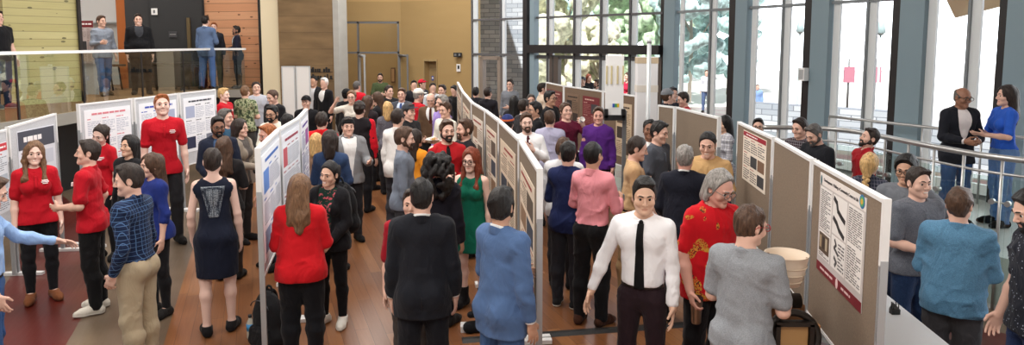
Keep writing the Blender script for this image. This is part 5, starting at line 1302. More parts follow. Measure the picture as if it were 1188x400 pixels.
W(1066, 194, 146, 40, 'person in heather grey polo and jeans behind the white table', skin='light', hairs=('neat', 'dark'), outfit=('polo', (84, 88, 98), dict(mat='heather', c2=(120, 124, 134), hem=.86)), legs=('jeans', (44, 66, 104)), pose=dict(arms=('down', 'front')), smile=True)
W(1121, 217, 178, 172, 'person in blue denim shirt, back turned, beside the white table', hairs=('short', 'brown'), outfit=('shirt', (92, 138, 172), dict(tuck=False, hem=.84, mat='denim', sleeve=1.35, loose=.008)), legs=('trousers', (62, 62, 66)), pose=dict(arms=('hold', 'hold'), build=1.12))
W(1184, 221, 182, -62, 'person in black dotted shirt at the picture edge by the denim shirt', skin='light', hairs=('neat', 'black'), beards='black', outfit=('shirt', (30, 32, 42), dict(mat='dots', c2=(150, 156, 170), tuck=False, sleeve=.85)), legs=('jeans', (44, 62, 104)), pose=dict(arms=('down', 'relaxed'), hp=20))
# --- on the raised walkway
W(1122, 101, 101, 34, 'person in black jacket and jeans with clasped hands on the walkway', skin='brown', hairs=('bald', 'saltpepper'), specs='black', outfit=('jacket', (28, 30, 38), dict(v=1.0, shirt=(226, 220, 222))), legs=('jeans', (62, 92, 140)), floor=.55, det=3, pose=dict(arms=('front', 'front'), hp=10, hy=10))
W(1166, 99, 101, -62, 'person in bright blue shirt and jeans gesturing on the walkway', skin='light', hairs=('longback', 'dark'), outfit=('tee', (44, 92, 196), dict(sleeve=.8, hem=.98)), legs=('jeans', (96, 130, 180)), floor=.55, det=3, pose=dict(sex='f', arms=('gesture', 'gesture')))
# --- on the balcony
BZ = 1.5
coffee_man = W(117, 18, 51.5, 22, 'person in grey shirt and jeans holding a paper cup on the balcony', hairs=('short', 'brown'), outfit=('shirt', (134, 142, 156), dict(tuck=False, hem=.84)), legs=('jeans', (74, 104, 150)), shoe=(104, 82, 58), floor=BZ, det=2, pose=dict(arms=('relaxed', 'hold'), step=.3, hy=16))
W(160, 16, 50.5, 2, 'person in black suit facing out on the balcony, before the black wall', hairs=('short', 'dark'), outfit=('jacket', (20, 20, 24), dict(shirt=(60, 62, 68))), legs=('trousers', (20, 20, 24)), floor=BZ, det=2, pose=dict(build=1.28, arms=('down', 'down'), stance=1.3), smile=True)
W(238, 18, 45.6, 150, 'person in grey-blue suit, back turned, on the balcony', hairs=('short', 'black'), outfit=('jacket', (92, 112, 146)), legs=('trousers', (78, 106, 156)), floor=BZ, det=2, pose=dict(arms=('down', 'front'), step=.15))
W(248, 26, 44, -8, 'person in dark jacket half hidden by the grey-blue suit on the balcony', skin='pale', hairs=('short', 'ginger'), outfit=('jacket', (40, 42, 50)), floor=BZ, det=1)
W(274, 30, 44.5, -82, 'person in dark navy suit in profile before the wood panelling', skin='brown', hairs=('short', 'black'), beards='black', outfit=('jacket', (26, 28, 44)), floor=BZ, det=1, pose=dict(arms=('front', 'front')))
W(-4, 12, 64.5, 40, 'person in black t-shirt and dark jeans before the pale plank panel', hairs=('short', 'dark'), outfit=('tee', (22, 22, 26)), legs=('jeans', (40, 52, 80)), shoe=(90, 92, 96, 'sole'), floor=BZ, det=2, pose=dict(arms=('relaxed', 'relaxed'), build=1.1))
# --- beyond the boards by the entrance
W(676, 89, 40, -20, 'person in grey cap and black t-shirt outside the entrance opening', hairs=('short', 'dark'), outfit=('tee', (30, 30, 34)), caps=((110, 112, 116), False), det=1)
W(683, 86, 37, 30, 'person in dark top just beside the grey cap outside the entrance', hairs=('medium', 'red'), outfit=('sweater', (40, 40, 46)), pose=dict(sex='f'), det=1)
W(693, 92, 42, -60, 'person in white t-shirt in profile outside the entrance opening', hairs=('short', 'brown'), beards='brown', outfit=('tee', (228, 228, 230)), det=1)
W(728, 84, 38, -50, 'person in red dress outside between the tall white panels', hairs=('bun', 'brown'), outfit=('dress', (196, 40, 70), dict(hem=.6, flare=(.6, .2, .8))), legs=None, pose=dict(sex='f', arms=('front', 'front')), det=1)
W(743, 102, 62, 60, 'person in black top close beside the tall white cardboard column', hairs=('short', 'black'), outfit=('sweater', (22, 22, 24)), det=1)
W(775, 103, 66, 120, 'person in grey cap behind the short brown-grey board', hairs=('short', 'brown'), outfit=('open', (40, 40, 48), dict(under=(200, 200, 205))), caps=((130, 134, 140), False), det=1)
W(781, 101, 60, 20, 'person in slate top just behind the grey cap by the brown-grey boards', hairs=('short', 'black'), outfit=('sweater', (40, 44, 54)), det=1)
W(791, 107, 64, -70, 'person in red shirt leaning forward behind the brown-grey boards', hairs=('short', 'dark'), outfit=('tee', (178, 28, 44)), pose=dict(hp=14), det=1)
W(776 + 44, 81, 30, 0, 'person in pale jacket and jeans outside the first tall window', hairs=('short', 'brown'), outfit=('sweater', (206, 210, 220)), legs=('jeans', (90, 110, 150)), det=0)
W(879, 98, 34, 0, 'person in light blue jacket standing outside the second tall window', hairs=('short', 'brown'), outfit=('sweater', (130, 160, 210)), legs=('jeans', (90, 110, 150)), det=0)
settle()
# ------------------------------------------------------------------ display boards and their posters
M_TAN = None
def fabric_mat(c):
    m, nt, b = new_mat('board_fabric'); n = node(nt, 'ShaderNodeTexNoise'); n.inputs['Scale'].default_value = 90; n.inputs['Detail'].default_value = 2; nt.links.new(coords(nt), n.inputs['Vector'])
    c_ = rgb(*c); nt.links.new(ramp(nt, n.outputs['Fac'], [(.3, tuple(x * .82 for x in c_[:3]) + (1,)), (.7, c_)]), b.inputs['Base Color']); b.inputs['Roughness'].default_value = .9; b.inputs['Specular IOR Level'].default_value = .1
    return m
FAB = {'tan': fabric_mat((140, 125, 110)), 'grey': fabric_mat((206, 208, 212)), 'brown': fabric_mat((124, 104, 88)), 'maroon': fabric_mat((104, 40, 40)), 'white': fabric_mat((222, 226, 232))}
M_TRIM = flat('board_trim_white', rgb(232, 232, 232), .45); M_POST = flat('board_post_grey', rgb(168, 172, 176), .4, .4)
class Board:
    """one display panel standing between floor points a and b"""
    def __init__(s, a, b, z0, z1, fab, label, group, feet=True, posts=True, tz0=None, tz1=None):
        s.a, s.b = Vector((a[0], a[1], 0)), Vector((b[0], b[1], 0)); s.z0, s.z1 = z0, z1
        s.d = (s.b - s.a).normalized(); s.L = (s.b - s.a).length; s.n = Vector((s.d.y, -s.d.x, 0))
        mid = (s.a + s.b) / 2
        if s.n.dot(mid) > 0: s.n = -s.n              # toward the viewer
        s.root = o = empty('display_panel', mid); tag(o, label, 'display board', group)
        A, B = s.a - mid, s.b - mid; th = .016; e = s.d * .034; A = A + e; B = B - e
        za, zb = (tz0 or z1), (tz1 or z1); s.za, s.zb = za, zb
        m = MB(); q = [A + UP * z0, B + UP * z0, B + UP * zb, A + UP * za]; m.prism([p - s.n * th for p in q], s.n * th * 2); m.build('fabric_board', FAB[fab], o)
        m = MB(); t = .011
        for p, q_ in ((A + UP * za, B + UP * zb), (A + UP * z0, B + UP * z0)):
            m.prism([p - s.n * (th + .006) - UP * t, q_ - s.n * (th + .006) - UP * t, q_ - s.n * (th + .006) + UP * t, p - s.n * (th + .006) + UP * t], s.n * (th + .006) * 2)
        for p, zt in ((A, za), (B, zb)): m.prism([p - s.d * .006 - s.n * (th + .004) + UP * z0, p + s.d * .006 - s.n * (th + .004) + UP * z0, p + s.d * .006 + s.n * (th + .004) + UP * z0, p - s.d * .006 + s.n * (th + .004) + UP * z0], (0, 0, zt - z0))
        m.build('frame', M_TRIM, o)
        for p, zt in ((A, za), (B, zb)):
            m = MB(); m.prism([p - s.d * .016 - s.n * .02 + UP * .03, p + s.d * .016 - s.n * .02 + UP * .03, p + s.d * .016 + s.n * .02 + UP * .03, p - s.d * .016 + s.n * .02 + UP * .03], (0, 0, zt - .36)); po = m.build('post', M_POST, o)
            m = MB(); m.prism([p - s.d * .012 - s.n * .021 + UP * (zt - .36), p + s.d * .012 - s.n * .021 + UP * (zt - .36), p + s.d * .012 + s.n * .021 + UP * (zt - .36), p - s.d * .012 + s.n * .021 + UP * (zt - .36)], (0, 0, .375)); m.build('edge_trim', M_TRIM, po)
            if feet:
                m = MB(); m.prism([p - s.d * .03 - s.n * .28 + UP * .002, p + s.d * .03 - s.n * .28 + UP * .002, p + s.d * .03 + s.n * .28 + UP * .002, p - s.d * .03 + s.n * .28 + UP * .002], (0, 0, .035)); m.build('foot', M_TRIM, po)
    def hit(s, px, py):
        r = ray(px, py); t = (s.n.x * s.a.x + s.n.y * s.a.y) / (s.n.x * r[0] + s.n.y * r[1]); p = Vector((r[0] * t, r[1] * t, 0))
        return (p - s.a).dot(s.d), CAM_H + r[2] * t
    def span(s, tl, tr, br, bl):
        q = [s.hit(*p) for p in (tl, tr, br, bl)]
        return (q[0][0] + q[3][0]) / 2, (q[1][0] + q[2][0]) / 2, (q[2][1] + q[3][1]) / 2, (q[0][1] + q[1][1]) / 2
    def pos(s, u, z, off): return s.a + s.d * u + UP * z + s.n * off
def strips(m, bd, u0, u1, z0, z1, rows, off, r, fill=.9, h=.45, words=False):
    """rows of small type: thin raised bars, one per word"""
    ph = (z1 - z0) / rows
    for i in range(rows):
        zc = z1 - ph * (i + .5); u = u0; end = u0 + (u1 - u0) * (fill if r.random() > .25 else fill * r.uniform(.4, .9))
        while u < end - .004:
            w = r.uniform(.03, .09) if not words else r.uniform(.05, .12)
            w = min(w, end - u); hh = ph * h / 2
            m.prism([bd.pos(u, zc - hh, off), bd.pos(u + w, zc - hh, off), bd.pos(u + w, zc + hh, off), bd.pos(u, zc + hh, off)], bd.n * .0012); u += w + .014
def rect(m, bd, u0, u1, z0, z1, off, t=.0015): m.prism([bd.pos(u0, z0, off), bd.pos(u1, z0, off), bd.pos(u1, z1, off), bd.pos(u0, z1, off)], bd.n * t)
def text_on(bd, txt, u0, u1, zc, off, mat, parent, h):
    cu = bpy.data.curves.new('lettering', 'FONT'); cu.body = txt; cu.size = h; cu.extrude = .0006; cu.align_y = 'CENTER'
    o = bpy.data.objects.new('lettering', cu); COL.objects.link(o); cu.materials.append(mat)
    flip = bd.d.cross(UP).dot(bd.n) < 0
    d = -bd.d if flip else bd.d; start = bd.pos(u1 if flip else u0, zc, off)
    M = Matrix((d, UP, d.cross(UP))).transposed().to_4x4(); M.translation = start - parent.location
    bpy.context.view_layer.update()
    w = o.dimensions.x or 1; sc = abs(u1 - u0) / w
    me = bpy.data.meshes.new_from_object(o.evaluated_get(bpy.context.evaluated_depsgraph_get())); bpy.data.objects.remove(o); o = link('title_lettering', me)
    o.parent = parent; o.matrix_local = M @ Matrix.Diagonal((sc, min(sc, 1.6), 1, 1))
    return o
def poster(bd, u0, u1, z0, z1, label, style='cols', paper=(238, 236, 232), ink=(70, 70, 76), accent=(150, 28, 40), head=(150, 28, 40), seed=1, group=None, foot=True, title=None, headh=.10, cols=3, pics=2, picc=((60, 60, 64), (120, 90, 70))):
    r = random.Random(seed); u0, u1 = sorted((u0, u1)); off = .0175
    o = MB(); rect(o, bd, u0, u1, z0, z1, off, .004); po = o.build('poster', flat('paper_%d_%d_%d' % paper, rgb(*paper), .7)); 
    org = bd.pos((u0 + u1) / 2, (z0 + z1) / 2, off); po.data.transform(Matrix.Translation(-org)); po.location = org
    tag(po, label, 'poster', group)
    def part(m, name, c): 
        q = m.build(name, flat('ink_%d_%d_%d' % c, rgb(*c), .75), po); q.data.transform(Matrix.Translation(-org)); return q
    off2 = off + .0042; W_, H_ = u1 - u0, z1 - z0; mg = W_ * .04; zt = z1
    if head: m = MB(); rect(m, bd, u0 + mg * .3, u1 - mg * .3, z1 - H_ * headh, z1 - H_ * .012, off2); part(m, 'title_band', head); 
    if title: text_on(bd, title, u0 + W_ * .12, u1 - W_ * .12, z1 - H_ * .06, off2 + .002, flat('ink_%d_%d_%d' % (ink if not head else (245, 240, 240)), rgb(*(ink if not head else (245, 240, 240))), .7), po, H_ * .05)
    else: m = MB(); strips(m, bd, u0 + W_ * .15, u1 - W_ * .12, z1 - H_ * (headh + .012 if not head else headh * .85), z1 - H_ * .03, 1, off2 + .0016, r, 1, .36, True); part(m, 'title_words', (245, 240, 240) if head else accent)
    zb = z0 + (H_ * .10 if foot else H_ * .02)
    if foot: m = MB(); rect(m, bd, u0 + .001, u1 - .001, z0 + .001, z0 + H_ * .085, off2); part(m, 'footer_band', accent)
    zt = z1 - H_ * (headh + .03); cw = (W_ - mg * 2) / cols; pics_m = []
    spots = set(r.sample([(c, k) for c in range(cols) for k in range(3)], min(pics, cols * 3)))
    for c in range(cols):
        a, b = u0 + mg + cw * c + cw * .06, u0 + mg + cw * (c + 1) - cw * .06; ph = (zt - zb) / 3
        for k in range(3):
            t1 = zt - ph * k; t0 = t1 - ph * .92
            if (c, k) in spots:
                q = MB(); rect(q, bd, a, b, t0 + ph * .06, t1 - ph * .1, off2); pics_m.append(q)
            else:
                m = MB(); strips(m, bd, a, b, t1 - ph * .10, t1, 1, off2, r, .6, .5); part(m, 'heading', accent); m = MB(); strips(m, bd, a, b, t0, t1 - ph * .16, max(3, int(ph / .028)), off2, r, 1.0, .42); part(m, 'text_block', ink)
    for i, q in enumerate(pics_m): part(q, 'picture', picc[i % len(picc)])
    return po
# --- the tan boards on the window side (a long straight row)
RB = []
for i, t in enumerate(('tan board panel with the red-headed poster', 'bare tan board panel between two postered panels', 'tan board panel at the row end beside the white table')):
    RB.append(Board(pR[i], pR[i + 1], .72, 1.83, 'tan', t, 'tan display boards by the window side', feet=False))
b = RB[0]; poster(b, *b.span((864.5, 151), (892, 162), (890, 228), (864, 205)), 'poster with dark red heading on the tan board', seed=3, foot=False, accent=(150, 24, 44), head=(150, 24, 44), paper=(232, 222, 208), cols=3, pics=3)
b = RB[2]
def outreach_poster(bd, u0, u1, z0, z1, label):
    r = random.Random(9); u0, u1 = sorted((u0, u1)); off = .0175; m = MB(); rect(m, bd, u0, u1, z0, z1, off, .004); po = m.build('poster', flat('poster_greige', rgb(196, 190, 188), .7))
    org = bd.pos((u0 + u1) / 2, (z0 + z1) / 2, off); po.data.transform(Matrix.Translation(-org)); po.location = org; tag(po, label, 'poster')
    flip = bd.d.cross(UP).dot(bd.n) < 0; W_, H_ = u1 - u0, z1 - z0
    U = lambda f: (u1 - W_ * f) if flip else (u0 + W_ * f)
    Z = lambda f: z1 - H_ * f
    o2 = off + .0042
    def part(m, name, c): q = m.build(name, flat('ink_%d_%d_%d' % c, rgb(*c), .75), po); q.data.transform(Matrix.Translation(-org)); return q
    def R(name, c, a, b, t, bt, lift=0.0): m = MB(); rect(m, bd, min(U(a), U(b)), max(U(a), U(b)), Z(bt), Z(t), o2 + lift); return part(m, name, c)
    def T(a, b, t, bt, rows, c=(104, 102, 104)): m = MB(); strips(m, bd, min(U(a), U(b)), max(U(a), U(b)), Z(bt), Z(t), rows, o2 + .002, r, 1.0, .42); part(m, 'text_block', c)
    R('title_strip', (232, 226, 222), .0, 1.0, .0, .115)
    text_on(bd, 'Development : Making a Community Come to Life', *sorted((U(.10), U(.86))), Z(.055), o2 + .003, flat('ink_title', rgb(60, 58, 62), .7), po, H_ * .05)
    paper = (232, 229, 226)
    for a, b, t, bt in ((.03, .31, .135, .56), (.34, .645, .135, .51), (.34, .645, .53, .84), (.675, .97, .135, .84), (.03, .31, .58, .84)): R('paper_box', paper, a, b, t, bt)
    T(.05, .29, .15, .545, 20); T(.69, .955, .15, .47, 16); T(.69, .955, .50, .82, 14); T(.05, .29, .79, .83, 2)
    R('photograph', (92, 76, 62), .05, .29, .59, .78, .002)
    for k in range(3): R('photograph_detail', ((170, 150, 120), (60, 50, 44), (190, 176, 150))[k], .07 + .07 * k, .11 + .07 * k, .62, .74, .0035)
    def pipe(pts, w, c):
        m = MB()
        for (a, t), (b, t2) in zip(pts[:-1], pts[1:]):
            p, q = bd.pos(U(a), Z(t), o2 + .002), bd.pos(U(b), Z(t2), o2 + .002); d = (q - p).normalized(); n = d.cross(bd.n) * w; m.prism([p - n - d * w * .6, q - n + d * w * .6, q + n + d * w * .6, p + n - d * w * .6], bd.n * .0012)
        part(m, 'pipe_drawing', c)
    pipe(((.37, .17), (.43, .20), (.46, .27), (.55, .31), (.61, .33)), .016, (44, 42, 44)); pipe(((.37, .36), (.44, .39), (.50, .44), (.60, .48)), .016, (50, 48, 50)); pipe(((.42, .56), (.45, .60), (.41, .64), (.50, .68)), .010, (70, 68, 70)); pipe(((.42, .73), (.47, .76), (.44, .80)), .012, (84, 82, 84))
    T(.50, .63, .56, .82, 8)
    R('footer_band', (118, 24, 36), .0, 1.0, .905, .998); m = MB(); strips(m, bd, *sorted((U(.10), U(.40))), Z(.965), Z(.935), 1, o2 + .002, r, 1, .7); strips(m, bd, *sorted((U(.60), U(.94))), Z(.965), Z(.935), 1, o2 + .002, r, 1, .7); part(m, 'footer_text', (226, 196, 196))
    m = MB(); m.prism([bd.pos(U(.5) + .022 * math.cos(t), Z(.95) + .034 * math.sin(t), o2 + .0018) for t in np.linspace(0, 2 * math.pi, 16, endpoint=False)], bd.n * .0012); part(m, 'footer_seal', (226, 196, 196))
    return po
big = outreach_poster(b, *b.span((956, 201), (1011, 229), (1002.5, 363), (951, 311)), 'large grey-white poster with black pipe drawings and dark red footer on the end board')
def badge(bd, u, z, rx, rz, cs, parent):
    for k, c in enumerate(cs):
        m = MB(); f = 1 - .3 * k; m.prism([bd.pos(u + rx * f * math.cos(t), z + rz * f * math.sin(t), .024 + .0012 * k) for t in np.linspace(0, 2 * math.pi, 18, endpoint=False)], bd.n * .0012)
        q = m.build('emblem', flat('emblem_%d_%d_%d' % c, rgb(*c), .6), parent); q.data.transform(Matrix.Translation(-parent.location))
H_ = 1.0
badge(b, *b.hit(1005.5, 234), .042, .042, ((52, 120, 170), (90, 170, 110), (210, 170, 70)), big); badge(b, *b.hit(957.5, 208.5), .014, .035, ((40, 96, 104),), big)
# --- grey boards turned to the walkway

for i, t in enumerate(('short brown-grey board panel next to the tall metal pole', 'long brown-grey board panel behind the tan uniform')): Board(pG[i], pG[i + 1], .72, 1.83, 'tan', t, 'brown-grey display boards')
# --- blue-poster boards
LB = []
for i, t in enumerate(('white board panel with blue poster beside the red sweater', 'white board panel with flag-like charts next along the row', 'white board panel at the far end of the blue-poster row')): LB.append(Board(pL[i], pL[i + 1], .86, 1.86, 'white', t, 'white boards with blue posters'))
b = LB[0]; poster(b, .07, b.L - .07, .95, 1.80, 'white poster with slanting blue headings beside the red sweater', seed=5, head=None, foot=False, accent=(62, 110, 190), paper=(240, 242, 248), ink=(130, 140, 160), cols=3, pics=2, picc=((96, 140, 214), (130, 150, 180)))
b = LB[1]; poster(b, .07, b.L - .07, .95, 1.80, 'white poster with red and blue charts on the middle white panel', seed=6, head=None, foot=False, accent=(160, 60, 80), paper=(240, 242, 248), ink=(140, 146, 160), cols=4, pics=3, picc=((200, 90, 100), (90, 110, 190), (130, 132, 142)))
b = LB[2]; poster(b, .07, b.L - .07, .95, 1.80, 'white poster with purple title on the far white panel', seed=7, head=None, foot=False, accent=(90, 60, 150), paper=(242, 242, 248), ink=(130, 136, 170), cols=2, pics=1, picc=((150, 80, 150),))
# --- tan boards in the middle
MBs = []
mid_l = ('tan board panel nearest the blue suit', 'tan board panel next behind the blue suit', 'tan board panel with dark-pictured poster beside the green dress', 'tan board panel behind the laughing bearded man', 'tan board panel with pale poster near the yellow wall', 'farthest tan board panel of the middle row')
mid_l = ('end tan board panel behind the blue suit', 'tan board panel beside the green dress', 'tan board panel holding a blue-marked poster behind the black shirt and red shirt', 'narrow tan board panel behind the white shirt with hand on chest', 'tan board panel reaching toward the yellow wall', 'last tan board panel before the yellow wall')
for i in range(6): MBs.append(Board(pM[i], pM[i + 1], .80, 1.83, 'tan', mid_l[i], 'tan display boards in the middle of the hall'))
pl = (('cream poster with white logo square on the end tan panel', (222, 206, 186)), ('cream poster with dark photographs beside the green dress', (220, 202, 180)), ('tall cream poster on the third tan panel', (226, 214, 196)), ('cream poster with red rows and blue mark', (228, 218, 206)), ('faded cream poster near the yellow wall', (220, 206, 186)), ('small pale poster on the last tan panel', (214, 202, 184)))
for i, (t, c) in enumerate(pl): poster(MBs[i], MBs[i].L * .12, MBs[i].L * .86, .90, 1.68, t, seed=20 + i, head=None, foot=i == 0, accent=(150, 60, 50), paper=c, ink=(126, 108, 92), cols=2, pics=3, picc=((92, 78, 66), (60, 66, 80), (140, 110, 84)))
# --- brown boards by the entrance

EB = []
for i, (t, f) in enumerate((('brown board panel below the entrance beam', 'brown'), ('brown board panel behind the burgundy shirt', 'brown'), ('brown board panel between the tall white panels', 'brown'))): EB.append(Board(pE[i], pE[i + 1], .7, 1.86, f, t, 'brown boards by the entrance'))
poster(EB[0], .1, EB[0].L - .1, .95, 1.74, 'maroon poster below the entrance beam', seed=41, head=None, foot=False, paper=(112, 44, 44), ink=(150, 100, 92), accent=(190, 150, 140), cols=2, pics=1)
poster(EB[1], .12, EB[1].L * .42, .95, 1.74, 'brown and black portrait poster behind the maroon shirt', seed=42, head=None, foot=False, paper=(120, 96, 78), ink=(70, 56, 46), accent=(40, 34, 30), cols=2, pics=2, picc=((36, 30, 28), (52, 40, 36)))
poster(EB[1], EB[1].L * .52, EB[1].L * .92, .95, 1.74, 'maroon poster with pale crest near the charcoal sweater', seed=43, head=None, foot=False, paper=(110, 36, 42), ink=(150, 96, 90), accent=(200, 160, 150), cols=2, pics=1)
poster(EB[2], EB[2].L * .42, EB[2].L * .86, .85, 1.72, 'tan poster with small dark figures between the white panels', seed=44, head=None, foot=False, paper=(198, 176, 148), ink=(120, 96, 72), accent=(70, 54, 44), cols=2, pics=3, picc=((90, 70, 54), (60, 50, 42)))
# --- white boards on the host side

HB = [Board(h0[0], h0[1], .55, 1.70, 'grey', 'pale grey board panel cut by the picture edge', 'pale grey boards of the red-shirt hosts', feet=False), Board(h0[1], h0[2], .45, 1.72, 'grey', 'pale grey board panel behind the person in red polo and brown shoes', 'pale grey boards of the red-shirt hosts', tz0=1.72, tz1=1.78)]
b = HB[1]; poster(b, b.L * .16, b.L * .90, .70, 1.66, 'white poster with charcoal title band and small bottle picture', seed=51, head=(74, 76, 88), headh=.24, foot=False, accent=(120, 60, 66), paper=(226, 228, 236), ink=(150, 152, 162), cols=2, pics=1, picc=((206, 210, 222),))
b = HB[0]; poster(b, b.L * .55, b.L * .93, .8, 1.58, 'pale poster with red square mark at the picture edge', seed=52, head=(206, 60, 70), headh=.12, foot=False, accent=(200, 60, 70), paper=(224, 228, 234), ink=(150, 156, 166), cols=1, pics=1, picc=((180, 190, 200),))

hl_ = ('pale grey board panel beneath the balcony behind the red polo in profile', 'pale grey board panel behind the tallest red polo', 'pale grey board panel ending below the balcony corner')
B2 = [Board(h1[i], h1[i + 1], .72, 1.88, 'grey', hl_[i], 'pale grey boards under the balcony') for i in range(3)]
for i, (t, c, a) in enumerate((('white poster with pink title in three columns', (242, 242, 246), (220, 130, 140)), ('white poster with blue title behind the tallest red polo', (242, 243, 248), (60, 80, 180)), ('white poster with dark sketches and navy square', (242, 243, 248), (60, 62, 74)))):
    b = B2[i]; poster(b, b.L * .10, b.L * .93, .92, 1.80, t, seed=60 + i, head=None, foot=False, accent=a, paper=c, ink=(186, 190, 204), cols=3, pics=2 + (i == 2), picc=((170, 178, 205), (40, 44, 74), (120, 124, 140)))
# --- white screens by the concrete wall
for k, (p0, p1) in enumerate(((327, 342.5), (343.5, 360))):
    a, b = fl(p0, 15.6), fl(p1, 15.6); m = MB(); mid = (a + b) / 2
    o = empty('folding_screen', mid); tag(o, ('white folding screen panel touching the pale pier side', 'white folding screen panel nearer the concrete wall text')[k], 'screen', 'white folding screens')
    q = MB(); q.box((0, 0, 1.14), (b.x - a.x - .02, .03, 2.0)); q.build('panel', flat('screen_white', rgb(226, 224, 222), .7), o)
    q = MB(); w = (b.x - a.x) / 2 - .012
    for sx in (-w, w): q.box((sx, 0, 1.08), (.024, .04, 2.16))
    q.box((0, 0, 2.15), (2 * w, .04, .024)); q.box((0, 0, .15), (2 * w, .04, .024)); q.build('frame', M_ALU, o)
# wall lettering on the concrete (two illegible dark lines)
ws = tag(empty('wall_lettering', fl(352, 17.78, zz(83, 17.78))), 'two lines of dark raised lettering on the concrete wall', 'lettering'); r = random.Random(4)
ws_bar = True
for row, (p0, p1, py) in enumerate(((327, 386, 81.5), (358, 386, 89.5))):
    m = MB(); x = fl(p0, 17.78).x; x1 = fl(p1, 17.78).x; z = zz(py, 17.78)
    while x < x1:
        w = r.uniform(.02, .05); h = r.choice((.09, .09, .13)); m.box(Vector((x, 17.785, z + (h - .09) / 2)) - ws.location, (w, .03, h)); x += w + (.022 if r.random() > .18 else .07)
    m.box(Vector(((fl(p0, 17.78).x + x1) / 2, 17.79, z - .04)) - ws.location, (x1 - fl(p0, 17.78).x, .012, .012)); m.build('text_line', M_BLACK, ws)
# ------------------------------------------------------------------ tall white project display, pole
o = empty('project_display', fl(713, 9.3)); tag(o, 'tall white foam display panel with four wooden strips on a black clamp stand', 'display panel')
Yp = 9.3; X_ = lambda px: fl(px, Yp).x - o.location.x; Z_ = lambda py: zz(py, Yp)
m = MB(); m.box(((X_(702.5) + X_(723.5)) / 2, 0, (Z_(134) + Z_(64)) / 2), (X_(723.5) - X_(702.5), .05, Z_(64) - Z_(134)), bev=.006); m.build('panel', M_WHITE, o)
for px in (703.5, 709, 716, 722.5): m = MB(); m.box((X_(px), -.034, (Z_(97) + Z_(76)) / 2), (.022, .016, Z_(76) - Z_(97))); m.build('wooden_strip', flat('balsa', rgb(206, 192, 150), .7), o)
lb = MB(); lb.box(((X_(706) + X_(719)) / 2, -.027, Z_(122)), (X_(719) - X_(706), .004, .09)); lb = lb.build('colour_label', M_WHITE, o)
for k, (px, c) in enumerate(((712, (60, 90, 180)), (714.5, (70, 160, 90)), (717, (220, 180, 40)))): m = MB(); m.box((X_(px), -.031, Z_(122)), (.032, .004, .05)); m.build('colour_patch', flat('patch_%d' % k, rgb(*c), .6), lb)
m = MB(); m.box(((X_(702) + X_(724)) / 2, -.02, Z_(136)), (X_(725) - X_(701), .14, .07)); m.box((X_(703), -.05, Z_(131)), (.05, .08, .12)); m.box((X_(723), -.05, Z_(131)), (.05, .08, .12)); m.build('clamp', M_BLACK, o)
m = MB(); m.box((X_(725.5), .02, Z_(128) / 2), (.05, .05, Z_(128))); m.box((X_(725.5), .02, .02), (.5, .5, .035)); m.build('stand', M_GREYFR, o)
o = empty('white_column_display', fl(752, 9.9)); tag(o, 'tall white cardboard column with brown bands beside the metal pole', 'display column'); Yp = 9.9
m = MB(); m.box((0, .14, (Z_(172) + Z_(66)) / 2), (X_(764.5) - X_(740.5), .2, Z_(66) - Z_(172)), bev=.008); c_ = m.build('column_box', flat('card_white', rgb(232, 232, 234), .7), o)
for py, hh in ((70, 7), (103, 8)): m = MB(); m.box((0, .14, Z_(py)), (X_(764.8) - X_(740.2), .208, Z_(py - hh / 2) - Z_(py + hh / 2))); m.build('band', flat('card_brown' if py < 90 else 'card_cream', rgb(200, 180, 152) if py < 90 else rgb(222, 216, 206), .7), c_)
m = MB(); m.box((0, .14, Z_(172) / 2), (.34, .2, Z_(172))); m.build('pedestal', flat('card_tan', rgb(160, 140, 120), .7), o)
o = empty('metal_pole', fl(752.5, 8.75)); tag(o, 'slim brushed metal pole rising in front of the white column', 'pole'); Yp = 9.0
m = MB(); m.tube([(0, 0, 0), (0, 0, Z_(50))], .028, 12); m.build('pole', M_ALU, o); m = MB(); m.lathe([(.13, 0), (.13, .02), (.03, .04)], seg=20); m.build('base', M_GREYFR, o); m = MB(); m.lathe([(.032, 0), (.032, .05), (.0, .06)], (0, 0, Z_(50))); m.build('cap', M_ALU, o)
# ------------------------------------------------------------------ table with clamp behind the end board
def table(name, corners, z, label, top=M_WHITE, legm=M_GREYFR):
    c = sum((Vector(p) for p in corners), Vector()) / len(corners); o = empty(name, (c.x, c.y, 0)); tag(o, label, 'table')
    m = MB(); m.prism([Vector((p[0] - c.x, p[1] - c.y, z - .035)) for p in corners], (0, 0, .035)); m.build('table_top', top, o)
    for p in corners:
        q = Vector((p[0] - c.x, p[1] - c.y, 0)) * .9; m = MB(); m.tube([q, q + UP * (z - .03)], .02, 8); m.build('leg', legm, o)
    return o
table('folding_table', [Vector((2.36, 5.40, 0)), Vector((2.92, 5.32, 0)), Vector((2.74, 3.3, 0)), Vector((2.13, 3.3, 0))], .74, 'white folding table behind the end board, a black clip on it', flat('table_white', rgb(222, 224, 228), .4))
p = at_z(1033, 364, .74)
o = empty('binder_clip', (p.x + .03, p.y, .742)); tag(o, 'small black clip with wire handles on the white table', 'clip')
m = MB(); m.prism([(-.03, -.02, 0), (.03, -.02, 0), (.03, .02, 0), (.0, .03, .04), (-.03, .02, 0)], (0, 0, .035)); m.build('clip_body', M_BLACK, o)
for s_ in (-1, 1): m = MB(); m.tube([(-.02, .01 * s_, .03), (-.015, .02 * s_, .08), (.015, .02 * s_, .08), (.02, .01 * s_, .03)], .004, 6); m.build('handle', M_BLACK, o)
